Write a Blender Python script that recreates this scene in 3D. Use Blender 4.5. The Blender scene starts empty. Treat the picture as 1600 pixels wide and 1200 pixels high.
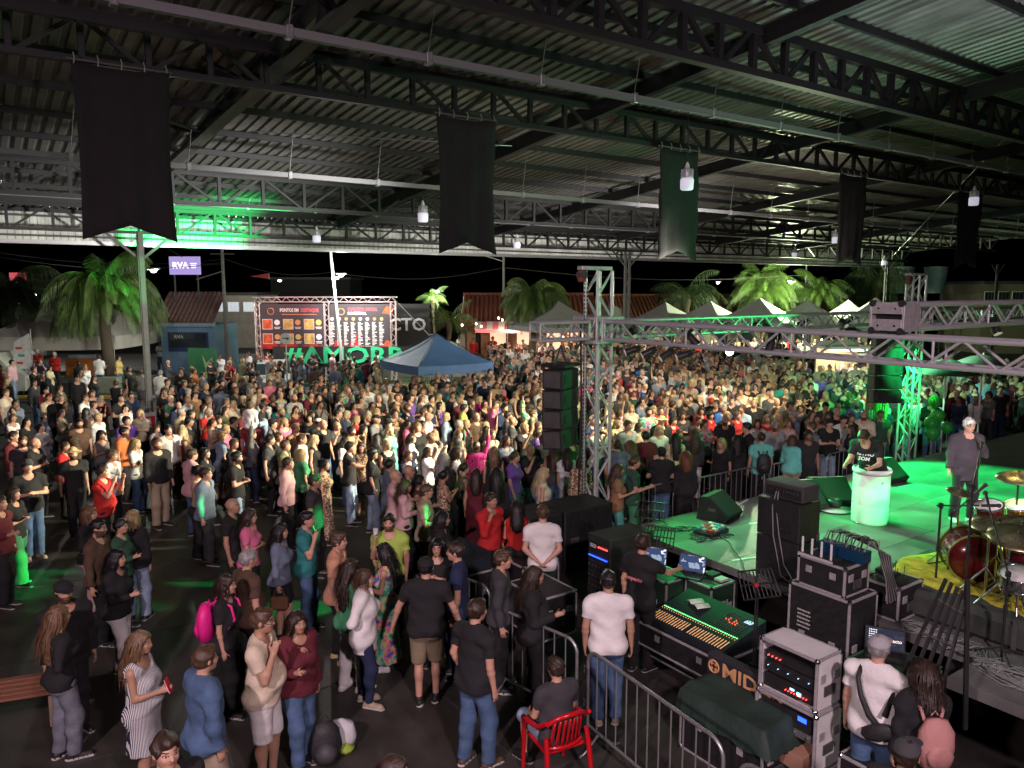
import bpy, math, random
import numpy as np
from mathutils import Vector, Matrix
R = math.radians
sc = bpy.context.scene
# ------------------------------------------------------------------ camera
HC = 5.1
cam_d = bpy.data.cameras.new('camera'); cam_d.lens = 27.0; cam_d.sensor_width = 36.0
cam_d.clip_start = 0.1; cam_d.clip_end = 600
cam = bpy.data.objects.new('camera', cam_d); sc.collection.objects.link(cam)
PITCH = math.atan(150/1200)
cam.location = (0, 0, HC); cam.rotation_euler = (math.pi/2-PITCH, 0, 0)
sc.camera = cam
# ------------------------------------------------------------------ world: night sky
w = bpy.data.worlds.new('World'); sc.world = w; w.use_nodes = True
nt = w.node_tree; bg = nt.nodes['Background']
sky = nt.nodes.new('ShaderNodeTexSky'); sky.sky_type = 'NISHITA'; sky.sun_disc = False
sky.sun_elevation = R(-8); sky.sun_rotation = R(200)
nt.links.new(sky.outputs[0], bg.inputs[0]); bg.inputs[1].default_value = 0.05
sc.view_settings.view_transform = 'Standard'; sc.view_settings.look = 'None'
sc.view_settings.gamma = 1; sc.view_settings.use_curve_mapping = False
sc.view_settings.exposure = 0.32
try:
    sc.cycles.max_bounces = 5; sc.cycles.diffuse_bounces = 2; sc.cycles.glossy_bounces = 2
    sc.cycles.transmission_bounces = 2; sc.cycles.transparent_max_bounces = 4
    sc.cycles.caustics_reflective = False; sc.cycles.caustics_refractive = False
    sc.cycles.sample_clamp_indirect = 3.0
    sc.cycles.use_denoising = True
except Exception as e:
    print(e)
# ------------------------------------------------------------------ site axes: e1 runs along the stage front and the roof trusses, e2 across
A1 = R(34.9)
E1 = Vector((math.cos(A1), math.sin(A1), 0)); E2 = Vector((-math.sin(A1), math.cos(A1), 0))
def SD(s, D, z=0.0): v = E1*s+E2*D; return Vector((v.x, v.y, z))
def ray(px, py):
    x = (px-800)/1200; y = -(py-600)/1200
    c, s = math.cos(PITCH), math.sin(PITCH)
    return Vector((x, c+y*s, -s+y*c))
CP = Vector((0, 0, HC))
def G(px, py, z=0.0):
    d = ray(px, py); return CP+d*((z-HC)/d.z)
def onY(px, py, Y):
    d = ray(px, py); return CP+d*(Y/d.y)
def onD(px, py, D):
    d = ray(px, py); return CP+d*(D/(d.x*E2.x+d.y*E2.y))
def toSD(p): return (p.x*E1.x+p.y*E1.y, p.x*E2.x+p.y*E2.y)
def proj(p):
    c, s = math.cos(PITCH), math.sin(PITCH)
    x, y, z = p[0], p[1], p[2]-HC
    f = y*c-z*s; u = y*s+z*c
    return 800+1200*x/f, 600-1200*u/f
def roofz(D): return HC+4.4-0.1*(D-8.4)
# ------------------------------------------------------------------ lights
def lamp(kind, loc, power, col, target=None, size=0.1, cone=60, blend=0.5):
    ld = bpy.data.lights.new(kind.lower()+'_light', kind); ld.energy = power; ld.color = col
    if kind == 'SPOT':
        ld.spot_size = R(cone); ld.spot_blend = blend; ld.shadow_soft_size = size
    elif kind == 'AREA': ld.size = size
    elif kind == 'SUN': ld.angle = size
    else: ld.shadow_soft_size = size
    o = bpy.data.objects.new(kind.lower()+'_light', ld); sc.collection.objects.link(o)
    o.location = loc
    if target is not None:
        o.rotation_euler = (Vector(target)-Vector(loc)).to_track_quat('-Z', 'Y').to_euler()
    return o
WARM = (1.0, 0.90, 0.62); GRN = (0.02, 1.0, 0.20); PINK = (1.0, 0.74, 0.82); WHT = (1.0, 0.93, 0.82)
FIX = []   # (location, target) of visible stage fixtures
def stage_lamp(loc, target, power, col, cone, blend=0.35, size=0.08, fix=True):
    loc = Vector(loc); target = Vector(target)
    lamp('SPOT', loc+(target-loc).normalized()*0.22, power, col, target, size, cone, blend)
    if fix: FIX.append((loc, target, col))
moon = lamp('SUN', (0, 0, 60), 0.004, (0.7, 0.8, 1.0), (20, 30, 0), R(0.5))
# audience floods on the front truss
stage_lamp(SD(13.6, 11.3, 4.3), SD(8.0, 19.2, 1.0), 4600, WARM, 62, 0.5)
stage_lamp(SD(12.6, 11.3, 4.3), SD(2.0, 20.0, 1.0), 6800, WARM, 44, 0.5)
stage_lamp(SD(16.6, 11.3, 4.3), SD(17.2, 18.2, 1.0), 1250, WARM, 88, 0.6)
stage_lamp(SD(14.8, 11.3, 4.3), SD(13.2, 17.2, 1.0), 1300, WARM, 70, 0.6)
stage_lamp(SD(18.6, 11.3, 4.3), SD(21.5, 19.0, 1.0), 1500, WARM, 66, 0.6)
stage_lamp(SD(11.4, 11.3, 4.3), SD(-9.0, 22.0, 1.2), 7000, WARM, 34, 0.6)
# green wash on the stage floor
stage_lamp(SD(12.0, 10.9, 4.3), SD(12.0, 6.2, 1.2), 2400, GRN, 40, 0.35)
stage_lamp(SD(14.5, 10.9, 4.3), SD(14.2, 6.8, 1.2), 4200, GRN, 40, 0.3)
stage_lamp(SD(17.5, 10.9, 4.3), SD(16.5, 6.8, 1.2), 5600, GRN, 54, 0.5)
stage_lamp(SD(10.4, 10.9, 4.3), SD(9.6, 7.4, 1.2), 1000, GRN, 42, 0.5)
stage_lamp(SD(9.75, 7.2, 4.3), SD(8.4, 7.0, 0.9), 30, GRN, 65, 0.6)
stage_lamp(SD(11.3, 2.6, 4.4), SD(12.15, 6.9, 1.42), 3000, GRN, 9, 0.5)
# whitish wash on the performers
stage_lamp(SD(9.75, 1.2, 4.3), SD(13.0, 6.8, 1.4), 1700, (1, .86, .92), 50, 0.7)
stage_lamp(SD(9.75, 3.2, 4.3), SD(13.2, 6.3, 2.2), 1300, (1, .88, .95), 30, 0.7)
stage_lamp(SD(9.75, 8.8, 4.3), SD(11.0, 6.0, 1.2), 420, (.72, 1, .8), 100, 0.8)
stage_lamp(SD(12.4, 5.3, 4.6), SD(12.0, 3.4, 1.3), 420, (1.0, .75, .25), 60, 0.6)
# green beams thrown on the roof edge, the lamp column and the crowd
stage_lamp(SD(11.0, 11.75, 4.0), onY(350, 365, 25.0), 60000, GRN, 15, 0.8)
stage_lamp(SD(18.5, 8.6, 4.3), SD(21.3, 11.8, 2.2), 1500, GRN, 40, 0.6)
stage_lamp(SD(10.6, 11.75, 4.0), onY(232, 440, 24), 9000, GRN, 6.0, 0.4)
stage_lamp(SD(20.5, 10.6, 3.6), SD(21.6, 12.3, 1.6), 500, GRN, 80, 0.5)
stage_lamp(SD(9.4, 8.5, 4.05), onY(193, 850, 12.4), 9000, GRN, 5, 0.4)
stage_lamp(SD(9.4, 8.9, 4.05), onY(615, 850, 12), 5000, GRN, 7, 0.4)
stage_lamp(SD(9.4, 9.3, 4.05), onY(485, 825, 13), 6500, GRN, 5, 0.4)
stage_lamp(SD(9.4, 9.7, 4.05), G(20, 900), 12000, GRN, 5, 0.5)
stage_lamp(SD(19.5, 11.8, 4.0), onY(110, 420, 39), 60000, GRN, 4, 0.3)
stage_lamp(SD(19.2, 11.8, 4.0), onY(195, 470, 38), 50000, GRN, 3, 0.3, fix=False)
stage_lamp(SD(9.4, 9.5, 4.05), G(150, 960), 3500, GRN, 7, 0.6, fix=False)
stage_lamp(SD(15.9, 8.2, 4.2), SD(13.4, 11.1, 4.4), 420, GRN, 90, 0.5, fix=False)
stage_lamp(SD(12.5, 10.9, 4.3), onD(1060, 408, 12.35), 260, GRN, 16, 0.6, fix=False)
# added spots with no fixture, standing in for stage light spilt onto roof and fascia
stage_lamp(SD(14.0, 8.4, 4.7), SD(13.0, 10.0, 9.0), 330, (.60, 1.0, .70), 150, 1.0, 0.3, False)
stage_lamp(SD(13.0, 5.5, 5.0), SD(12.0, 4.4, 9.0), 620, (.88, .84, 1.0), 150, 1.0, 0.3, False)
stage_lamp(SD(13.4, 11.6, 4.9), SD(8.0, 20.0, 8.6), 750, (1, .93, .76), 110, 1.0, 0.3, False)
stage_lamp(SD(17.4, 11.6, 4.9), SD(22.0, 22.0, 8.6), 900, (1, .90, .76), 120, 1.0, 0.3, False)
stage_lamp(SD(9.0, 11.6, 4.9), SD(2, 28.0, 6.9), 6500, (1, .96, .92), 60, 1.0, 0.3, False)
stage_lamp(SD(17.0, 11.6, 4.9), SD(20, 28.0, 6.9), 5000, (1, .96, .9), 70, 1.0, 0.3, False)
stage_lamp(SD(21.0, 11.9, 4.2), SD(29, 14.0, 1.2), 2400, (.4, 1, .6), 80, 0.8, fix=False)  # added spot with no fixture, brightens the crowd right of the stage
# mezzanine floodlights behind the photographer
lamp('SPOT', (-4.5, -2.0, 7.6), 2500, PINK, (-3.5, 9.5, 0.5), 0.20, 115, 1.0)
lamp('SPOT', (3.0, -2.0, 7.6), 2500, PINK, (2.8, 8.5, 0.8), 0.30, 110, 1.0)
# ================================================================== helpers
COL = sc.collection
def link(o): COL.objects.link(o); return o
def setp(o, label=None, cat=None, group=None, kind=None):
    if label: o['label'] = label
    if cat: o['category'] = cat
    if group: o['group'] = group
    if kind: o['kind'] = kind
    return o
def thing(name, label, cat, loc=(0, 0, 0), rz=0.0, group=None):
    o = bpy.data.objects.new(name, None); link(o); o.empty_display_size = 0.1
    o.location = loc; o.rotation_euler = (0, 0, rz)
    return setp(o, label, cat, group)
def copy_tree(o, parent=None):
    c = o.copy(); link(c)
    if parent is not None: c.parent = parent
    for ch in list(o.children): copy_tree(ch, c)
    return c
def hexc(h):
    h = h.lstrip('#'); c = [int(h[i:i+2], 16)/255 for i in (0, 2, 4)]
    return tuple((v/12.92 if v <= .04045 else ((v+.055)/1.055)**2.4) for v in c)
_M = {}
def mat(name, col=(.5, .5, .5), rough=.6, metal=0.0, var=.15, scale=6.0, bump=0.0, bscale=40.0, emit=None, estr=0.0, coat=0.0, alpha=1.0, stretch=None):
    if name in _M: return _M[name]
    m = bpy.data.materials.new(name); m.use_nodes = True; n = m.node_tree.nodes; L = m.node_tree.links
    b = n['Principled BSDF']; b.inputs['Roughness'].default_value = rough; b.inputs['Metallic'].default_value = metal
    b.inputs['Base Color'].default_value = (*col, 1)
    if coat: b.inputs['Coat Weight'].default_value = coat
    if emit is not None:
        b.inputs['Emission Color'].default_value = (*emit, 1); b.inputs['Emission Strength'].default_value = estr
    if var > 0 or bump > 0:
        tc = n.new('ShaderNodeTexCoord'); src = tc.outputs['Object']
        if stretch:
            mp = n.new('ShaderNodeMapping'); mp.inputs['Scale'].default_value = stretch
            L.new(src, mp.inputs[0]); src = mp.outputs[0]
    if var > 0:
        no = n.new('ShaderNodeTexNoise'); no.inputs['Scale'].default_value = scale; no.inputs['Detail'].default_value = 5
        L.new(src, no.inputs['Vector'])
        mr = n.new('ShaderNodeMapRange'); mr.inputs[1].default_value = .3; mr.inputs[2].default_value = .7
        mr.inputs[3].default_value = 1-var; mr.inputs[4].default_value = 1+var
        L.new(no.outputs[0], mr.inputs[0])
        mx = n.new('ShaderNodeVectorMath'); mx.operation = 'SCALE'; mx.inputs[0].default_value = col
        L.new(mr.outputs[0], mx.inputs['Scale']); L.new(mx.outputs[0], b.inputs['Base Color'])
        rr = n.new('ShaderNodeMapRange'); rr.inputs[3].default_value = max(0, rough-.1); rr.inputs[4].default_value = min(1, rough+.1)
        L.new(no.outputs[0], rr.inputs[0]); L.new(rr.outputs[0], b.inputs['Roughness'])
    if bump > 0:
        n2 = n.new('ShaderNodeTexNoise'); n2.inputs['Scale'].default_value = bscale; n2.inputs['Detail'].default_value = 3
        L.new(src, n2.inputs['Vector'])
        bp = n.new('ShaderNodeBump'); bp.inputs['Strength'].default_value = bump; bp.inputs['Distance'].default_value = .02
        L.new(n2.outputs[0], bp.inputs['Height']); L.new(bp.outputs[0], b.inputs['Normal'])
    _M[name] = m; return m
def nodes_of(m): return m.node_tree.nodes, m.node_tree.links, m.node_tree.nodes['Principled BSDF']

class MB:
    def __init__(s): s.v = []; s.f = []; s.m = []; s.sm = []
    def add(s, vs, fs, mi=0, sm=False):
        o = len(s.v); s.v += [tuple(v) for v in vs]
        for f in fs: s.f.append(tuple(i+o for i in f)); s.m.append(mi); s.sm.append(sm)
        return s
    def box(s, c, d, M=None, mi=0):
        x, y, z = d[0]/2, d[1]/2, d[2]/2; c = Vector(c)
        vs = [Vector((a*x, b*y, e*z)) for a in (-1, 1) for b in (-1, 1) for e in (-1, 1)]
        if M is not None: vs = [M @ v for v in vs]
        vs = [v+c for v in vs]
        return s.add(vs, [(0, 1, 3, 2), (4, 6, 7, 5), (0, 4, 5, 1), (2, 3, 7, 6), (0, 2, 6, 4), (1, 5, 7, 3)], mi)
    def bbox(s, c, d, b=.01, mi=0):   # bevelled box
        x, y, z = d[0]/2, d[1]/2, d[2]/2; b = min(b, x*.9, y*.9, z*.9); c = Vector(c); vs = []; idx = {}
        for a in (-1, 1):
            for e in (-1, 1):
                for g in (-1, 1):
                    for k, (p, q, r) in enumerate(((x, y-b, z-b), (x-b, y, z-b), (x-b, y-b, z))):
                        idx[(a, e, g, k)] = len(vs); vs.append(c+Vector((a*p, e*q, g*r)))
        F = []
        def fix(f):
            pts = [vs[i]-c for i in f]; n = (pts[1]-pts[0]).cross(pts[2]-pts[0]); ce = sum(pts, Vector())/len(pts)
            return tuple(f) if n.dot(ce) > 0 else tuple(reversed(f))
        for a in (-1, 1):
            F.append(fix([idx[(a, -1, -1, 0)], idx[(a, 1, -1, 0)], idx[(a, 1, 1, 0)], idx[(a, -1, 1, 0)]]))
            F.append(fix([idx[(-1, a, -1, 1)], idx[(1, a, -1, 1)], idx[(1, a, 1, 1)], idx[(-1, a, 1, 1)]]))
            F.append(fix([idx[(-1, -1, a, 2)], idx[(1, -1, a, 2)], idx[(1, 1, a, 2)], idx[(-1, 1, a, 2)]]))
            for e in (-1, 1):
                F.append(fix([idx[(a, e, -1, 0)], idx[(a, e, 1, 0)], idx[(a, e, 1, 1)], idx[(a, e, -1, 1)]]))
                F.append(fix([idx[(a, -1, e, 0)], idx[(a, 1, e, 0)], idx[(a, 1, e, 2)], idx[(a, -1, e, 2)]]))
                F.append(fix([idx[(-1, a, e, 1)], idx[(1, a, e, 1)], idx[(1, a, e, 2)], idx[(-1, a, e, 2)]]))
                for g in (-1, 1): F.append(fix([idx[(a, e, g, k)] for k in range(3)]))
        return s.add(vs, F, mi)
    def cyl(s, p0, p1, r, n=8, r2=None, cap=True, mi=0, sm=True):
        p0, p1 = Vector(p0), Vector(p1); d = p1-p0
        if d.length < 1e-6: return s
        r2 = r if r2 is None else r2
        q = d.to_track_quat('Z', 'Y'); vs = []
        for k in range(n):
            a = 2*math.pi*k/n; u = q @ Vector((math.cos(a), math.sin(a), 0))
            vs += [p0+u*r, p1+u*r2]
        s.add(vs, [(2*k, 2*((k+1) % n), 2*((k+1) % n)+1, 2*k+1) for k in range(n)], mi, sm)
        if cap: s.add(vs, [tuple(2*k for k in reversed(range(n))), tuple(2*k+1 for k in range(n))], mi)
        return s
    def tube(s, pts, r, n=6, mi=0, cap=True):
        pts = [Vector(p) for p in pts]; rings = []; up = None
        for i, p in enumerate(pts):
            d = (pts[min(i+1, len(pts)-1)]-pts[max(i-1, 0)])
            if d.length < 1e-7: d = Vector((0, 0, 1))
            d.normalize()
            if up is None: up = Vector((0, 0, 1)) if abs(d.z) < .9 else Vector((1, 0, 0))
            x = up.cross(d)
            if x.length < 1e-4: x = Vector((1, 0, 0)).cross(d)
            x.normalize(); y = d.cross(x); up = y
            rr = r[i] if isinstance(r, (list, tuple)) else r
            rings.append([p+(x*math.cos(2*math.pi*k/n)+y*math.sin(2*math.pi*k/n))*rr for k in range(n)])
        vs = [v for ring in rings for v in ring]; F = []
        for i in range(len(pts)-1):
            for k in range(n): a = i*n+k; b = i*n+(k+1) % n; F.append((a, b, b+n, a+n))
        s.add(vs, F, mi, True)
        if cap: s.add(rings[0], [tuple(reversed(range(n)))], mi); s.add(rings[-1], [tuple(range(n))], mi)
        return s
    def lathe(s, prof, c=(0, 0, 0), n=16, mi=0, M=None):
        c = Vector(c); vs = []
        for (r, z) in prof:
            for k in range(n):
                a = 2*math.pi*k/n; v = Vector((r*math.cos(a), r*math.sin(a), z)); vs.append((M @ v if M is not None else v)+c)
        F = [(i*n+k, i*n+(k+1) % n, (i+1)*n+(k+1) % n, (i+1)*n+k) for i in range(len(prof)-1) for k in range(n)]
        s.add(vs, F, mi, True)
        s.add(vs[:n], [tuple(reversed(range(n)))], mi); s.add(vs[-n:], [tuple(range(n))], mi)
        return s
    def prism(s, poly, h, M=None, c=(0, 0, 0), mi=0):   # poly in xz, extruded along y by h
        c = Vector(c); n = len(poly)
        vs = [Vector((x, -h/2, z)) for x, z in poly]+[Vector((x, h/2, z)) for x, z in poly]
        if M is not None: vs = [M @ v for v in vs]
        vs = [v+c for v in vs]
        return s.add(vs, [tuple(range(n)), tuple(reversed(range(n, 2*n)))]+[((i+1) % n, i, i+n, (i+1) % n+n) for i in range(n)], mi)
    def mesh(s, name):
        me = bpy.data.meshes.new(name); me.from_pydata(s.v, [], s.f)
        me.polygons.foreach_set('material_index', s.m); me.polygons.foreach_set('use_smooth', s.sm); me.update()
        return me
    def build(s, name, mats, parent=None, loc=None, rz=None):
        me = s.mesh(name)
        for m in (mats if isinstance(mats, (list, tuple)) else [mats]): me.materials.append(m)
        o = bpy.data.objects.new(name, me); link(o)
        if parent is not None: o.parent = parent
        if loc is not None: o.location = loc
        if rz is not None: o.rotation_euler = (0, 0, rz)
        return o
def inst(name, me, mats=None, parent=None, M=None):
    o = bpy.data.objects.new(name, me); link(o)
    if parent is not None: o.parent = parent
    if M is not None: o.matrix_basis = M
    if mats is not None:
        for i, m in enumerate(mats if isinstance(mats, (list, tuple)) else [mats]):
            o.material_slots[i].link = 'OBJECT'; o.material_slots[i].material = m
    return o
_unit = {}
def unit(kind):
    if kind not in _unit:
        b = MB()
        if kind == 'cyl': b.cyl((0, 0, 0), (0, 0, 1), 1, 8)
        elif kind == 'box': b.box((0, 0, .5), (1, 1, 1))
        me = b.mesh('bar_'+kind); me.materials.append(None); _unit[kind] = me
    return _unit[kind]
def bar(name, p0, p1, r, m, parent=None, kind='cyl', r2=None, up=None):
    p0, p1 = Vector(p0), Vector(p1); d = p1-p0; L_ = d.length; z = d.normalized()
    u = Vector(up) if up is not None else (Vector((0, 0, 1)) if abs(z.z) < .95 else Vector((1, 0, 0)))
    x = u.cross(z).normalized(); y = z.cross(x)
    M = Matrix((x*r, y*(r2 or r), z*L_)).transposed().to_4x4(); M.translation = p0
    return inst(name, unit(kind), m, parent, M)
def text_mesh(body, size, name, m, parent=None, M=None, extrude=.002, align='CENTER', bold=0.0, width=None):
    cu = bpy.data.curves.new(name, 'FONT'); cu.body = body; cu.size = size; cu.extrude = extrude
    cu.align_x = align; cu.align_y = 'CENTER'; cu.offset = bold; cu.resolution_u = 2
    to = bpy.data.objects.new('t', cu); link(to)
    dg = bpy.context.evaluated_depsgraph_get(); me = bpy.data.meshes.new_from_object(to.evaluated_get(dg))
    bpy.data.objects.remove(to); me.name = name; me.materials.clear(); me.materials.append(m)
    if width:
        xs = [v.co.x for v in me.vertices]; w_ = max(xs)-min(xs)
        k = width/w_
        for v in me.vertices: v.co.x *= k
    o = bpy.data.objects.new(name, me); link(o)
    if parent is not None: o.parent = parent
    if M is not None: o.matrix_basis = M
    return o
def basis(x, y, z, o): 
    M = Matrix((Vector(x), Vector(y), Vector(z))).transposed().to_4x4(); M.translation = Vector(o); return M
# ------------------------------------------------------------------ shared materials
STEEL_DK = mat('dark_painted_steel', (.022, .022, .024), .55, .3, .25, 9)
STEEL_BM = mat('grey_primer_steel', (.085, .085, .08), .6, .2, .25, 5)
GALV = mat('galvanised_steel', (.42, .43, .44), .38, .7, .2, 12)
ALU = mat('aluminium_tube', (.62, .62, .65), .38, .35, .12, 18)
ALU_E = mat('aluminium_edge', (.5, .49, .5), .4, .35, .15, 20)
BLACK = mat('black_painted_wood', (.018, .018, .019), .55, 0, .3, 14, .2, 90)
BLKPL = mat('black_plastic', (.022, .022, .023), .4, 0, .2, 10)
RUBBER = mat('black_rubber', (.02, .02, .02), .7, 0, .2, 30)
GRILLE = mat('black_grille', (.03, .03, .03), .5, .5, .2, 60, .6, 260)
WHITEP = mat('white_paint', (.75, .75, .73), .5, 0, .08, 6)
CHROME = mat('chrome', (.75, .75, .76), .15, 1.0, .05, 10)
def glow(name, col=(1, 1, 1), s=1.0): return mat(name, col, .5, 0, 0, emit=col, estr=s)
# ================================================================== people
def surface_nets(F, xs, ys, zs):
    I = F < 0
    c = np.zeros((F.shape[0]-1, F.shape[1]-1, F.shape[2]-1), np.uint8)
    for dx in (0, 1):
        for dy in (0, 1):
            for dz in (0, 1):
                c += I[dx:dx+c.shape[0], dy:dy+c.shape[1], dz:dz+c.shape[2]]
    act = (c > 0) & (c < 8)
    ai = np.argwhere(act)
    if len(ai) == 0: return np.zeros((0, 3), np.float32), np.zeros((0, 4), np.int32), ai
    idm = -np.ones(act.shape, np.int32); idm[act] = np.arange(len(ai))
    X, Y, Z = ai[:, 0], ai[:, 1], ai[:, 2]
    P = np.zeros((len(ai), 3), np.float32); cnt = np.zeros(len(ai), np.float32)
    corners = [(0, 0, 0), (1, 0, 0), (0, 1, 0), (1, 1, 0), (0, 0, 1), (1, 0, 1), (0, 1, 1), (1, 1, 1)]
    V = [F[X+a, Y+b, Z+d] for a, b, d in corners]
    for i in range(8):
        for ax in range(3):
            if corners[i][ax] == 0:
                j = i | (1 << ax)
                a, b = V[i], V[j]; m = (a < 0) != (b < 0)
                t = np.where(m, a/np.where(m, a-b, 1), 0)
                for k in range(3):
                    v = corners[i][k]+(t if k == ax else 0)
                    P[:, k] += np.where(m, v, 0)
                cnt += m
    P /= cnt[:, None]
    h = xs[1]-xs[0]
    W = P*h+np.stack([xs[X], ys[Y], zs[Z]], 1)
    Q = []
    for ax in range(3):
        sl0 = [slice(None)]*3; sl1 = [slice(None)]*3
        sl0[ax] = slice(0, -1); sl1[ax] = slice(1, None)
        A = I[tuple(sl0)]; B = I[tuple(sl1)]
        for flip in (0, 1):
            m = (A & ~B) if flip == 0 else (~A & B)
            e = np.argwhere(m)
            o1, o2 = (ax+1) % 3, (ax+2) % 3
            ok = (e[:, o1] > 0) & (e[:, o2] > 0) & (e[:, o1] < F.shape[o1]-1) & (e[:, o2] < F.shape[o2]-1)
            e = e[ok]
            if len(e) == 0: continue
            def cell(d1, d2):
                q = e.copy(); q[:, o1] -= d1; q[:, o2] -= d2
                return idm[q[:, 0], q[:, 1], q[:, 2]]
            q = np.stack([cell(1, 1), cell(0, 1), cell(0, 0), cell(1, 0)], 1)
            if flip: q = q[:, ::-1]
            Q.append(q)
    return W, np.concatenate(Q).astype(np.int32), ai

class Field:
    def __init__(s, lo, hi, h):
        s.h = h
        s.ax = [np.arange(lo[i], hi[i]+h, h, dtype=np.float32) for i in range(3)]
        s.shape = tuple(len(a) for a in s.ax)
    def new(s): return np.full(s.shape, 9.0, np.float32)
    def sub(s, lo, hi):
        r = []
        for i in range(3):
            a = max(0, int((lo[i]-s.ax[i][0])/s.h)-1); b = min(s.shape[i], int((hi[i]-s.ax[i][0])/s.h)+3)
            if a >= b: return None
            r.append(slice(a, b))
        return tuple(r)
    def put(s, F, kind, a, b, ra, rb, k=.02, flat=1.0, M=None, inf=0.0, clip=None):
        a = np.array(a, np.float32); b = np.array(b, np.float32)
        pad = k+s.h*2+max(ra, rb) + inf if kind == 'c' else k+s.h*2+max(b)+inf
        if kind == 'c': lo, hi = np.minimum(a, b)-pad, np.maximum(a, b)+pad
        else: lo, hi = a-pad, a+pad
        r = s.sub(lo, hi)
        if r is None: return
        x = s.ax[0][r[0]][:, None, None]-a[0]; y = s.ax[1][r[1]][None, :, None]-a[1]; z = s.ax[2][r[2]][None, None, :]-a[2]
        if kind == 'c':
            d = b-a
            if M is not None:
                d = M @ d
                x, y, z = M[0, 0]*x+M[0, 1]*y+M[0, 2]*z, M[1, 0]*x+M[1, 1]*y+M[1, 2]*z, M[2, 0]*x+M[2, 1]*y+M[2, 2]*z
            if flat != 1: y = y/flat; d = d.copy(); d[1] /= flat
            dd = float(d @ d)+1e-9
            t = np.clip((x*d[0]+y*d[1]+z*d[2])/dd, 0, 1)
            D = np.sqrt((x-t*d[0])**2+(y-t*d[1])**2+(z-t*d[2])**2)-(ra+(rb-ra)*t)
            if flat != 1: D = D*(0.5+0.5*flat)
        else:
            if M is not None: x, y, z = M[0, 0]*x+M[0, 1]*y+M[0, 2]*z, M[1, 0]*x+M[1, 1]*y+M[1, 2]*z, M[2, 0]*x+M[2, 1]*y+M[2, 2]*z
            k0 = np.sqrt((x/b[0])**2+(y/b[1])**2+(z/b[2])**2)+1e-6
            k1 = np.sqrt((x/b[0]**2)**2+(y/b[1]**2)**2+(z/b[2]**2)**2)+1e-6
            D = k0*(k0-1)/k1
        D = D-inf
        if clip is not None:
            p, n = clip
            X = s.ax[0][r[0]][:, None, None]; Y = s.ax[1][r[1]][None, :, None]; Z = s.ax[2][r[2]][None, None, :]
            D = np.maximum(D, (X-p[0])*n[0]+(Y-p[1])*n[1]+(Z-p[2])*n[2])
        S = F[r]
        if k > 0:
            h = np.maximum(k-np.abs(S-D), 0)/k
            F[r] = np.minimum(S, D)-h*h*k*.25
        else: F[r] = np.minimum(S, D)

def nrm(v):
    v = np.array(v, float); return v/(np.linalg.norm(v)+1e-9)
ARMS = {  # (upper arm direction, forearm direction) of the right arm; x mirrored for the left
    'dn': ((.16, -.04, -1), (.04, .16, -1)), 'hang': ((.10, .04, -1), (.0, .35, -1)),
    'cross': ((.22, .20, -1), (-.9, .50, .12)), 'cup': ((.14, .12, -1), (-.12, .95, .30)),
    'phone': ((.18, .65, -.55), (-.28, .30, .9)), 'hip': ((.62, -.30, -.85), (-.85, .30, -.35)),
    'clap': ((.16, .30, -1), (-.55, .65, .55)), 'up': ((.35, .15, .85), (.05, .12, 1)),
    'back': ((.22, -.28, -1), (-.62, -.30, -.55)), 'pocket': ((.26, -.18, -1), (-.16, .30, -.9)),
    'mic': ((.22, .30, -.9), (-.62, .40, .85)), 'chin': ((.14, .40, -.85), (-.18, .25, 1)),
    'reach': ((.2, .85, -.55), (-.1, .95, -.1)), 'side': ((.45, .12, -.9), (.30, .25, -.9)),
    'lap': ((.15, .25, -1), (-.30, .85, -.35)), 'hug': ((.5, .6, -.25), (-.3, .9, -.1)),
}
def rotx(a): c, s = math.cos(a), math.sin(a); return np.array([[1, 0, 0], [0, c, -s], [0, s, c]])
def rotz(a): c, s = math.cos(a), math.sin(a); return np.array([[c, -s, 0], [s, c, 0], [0, 0, 1]])

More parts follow.
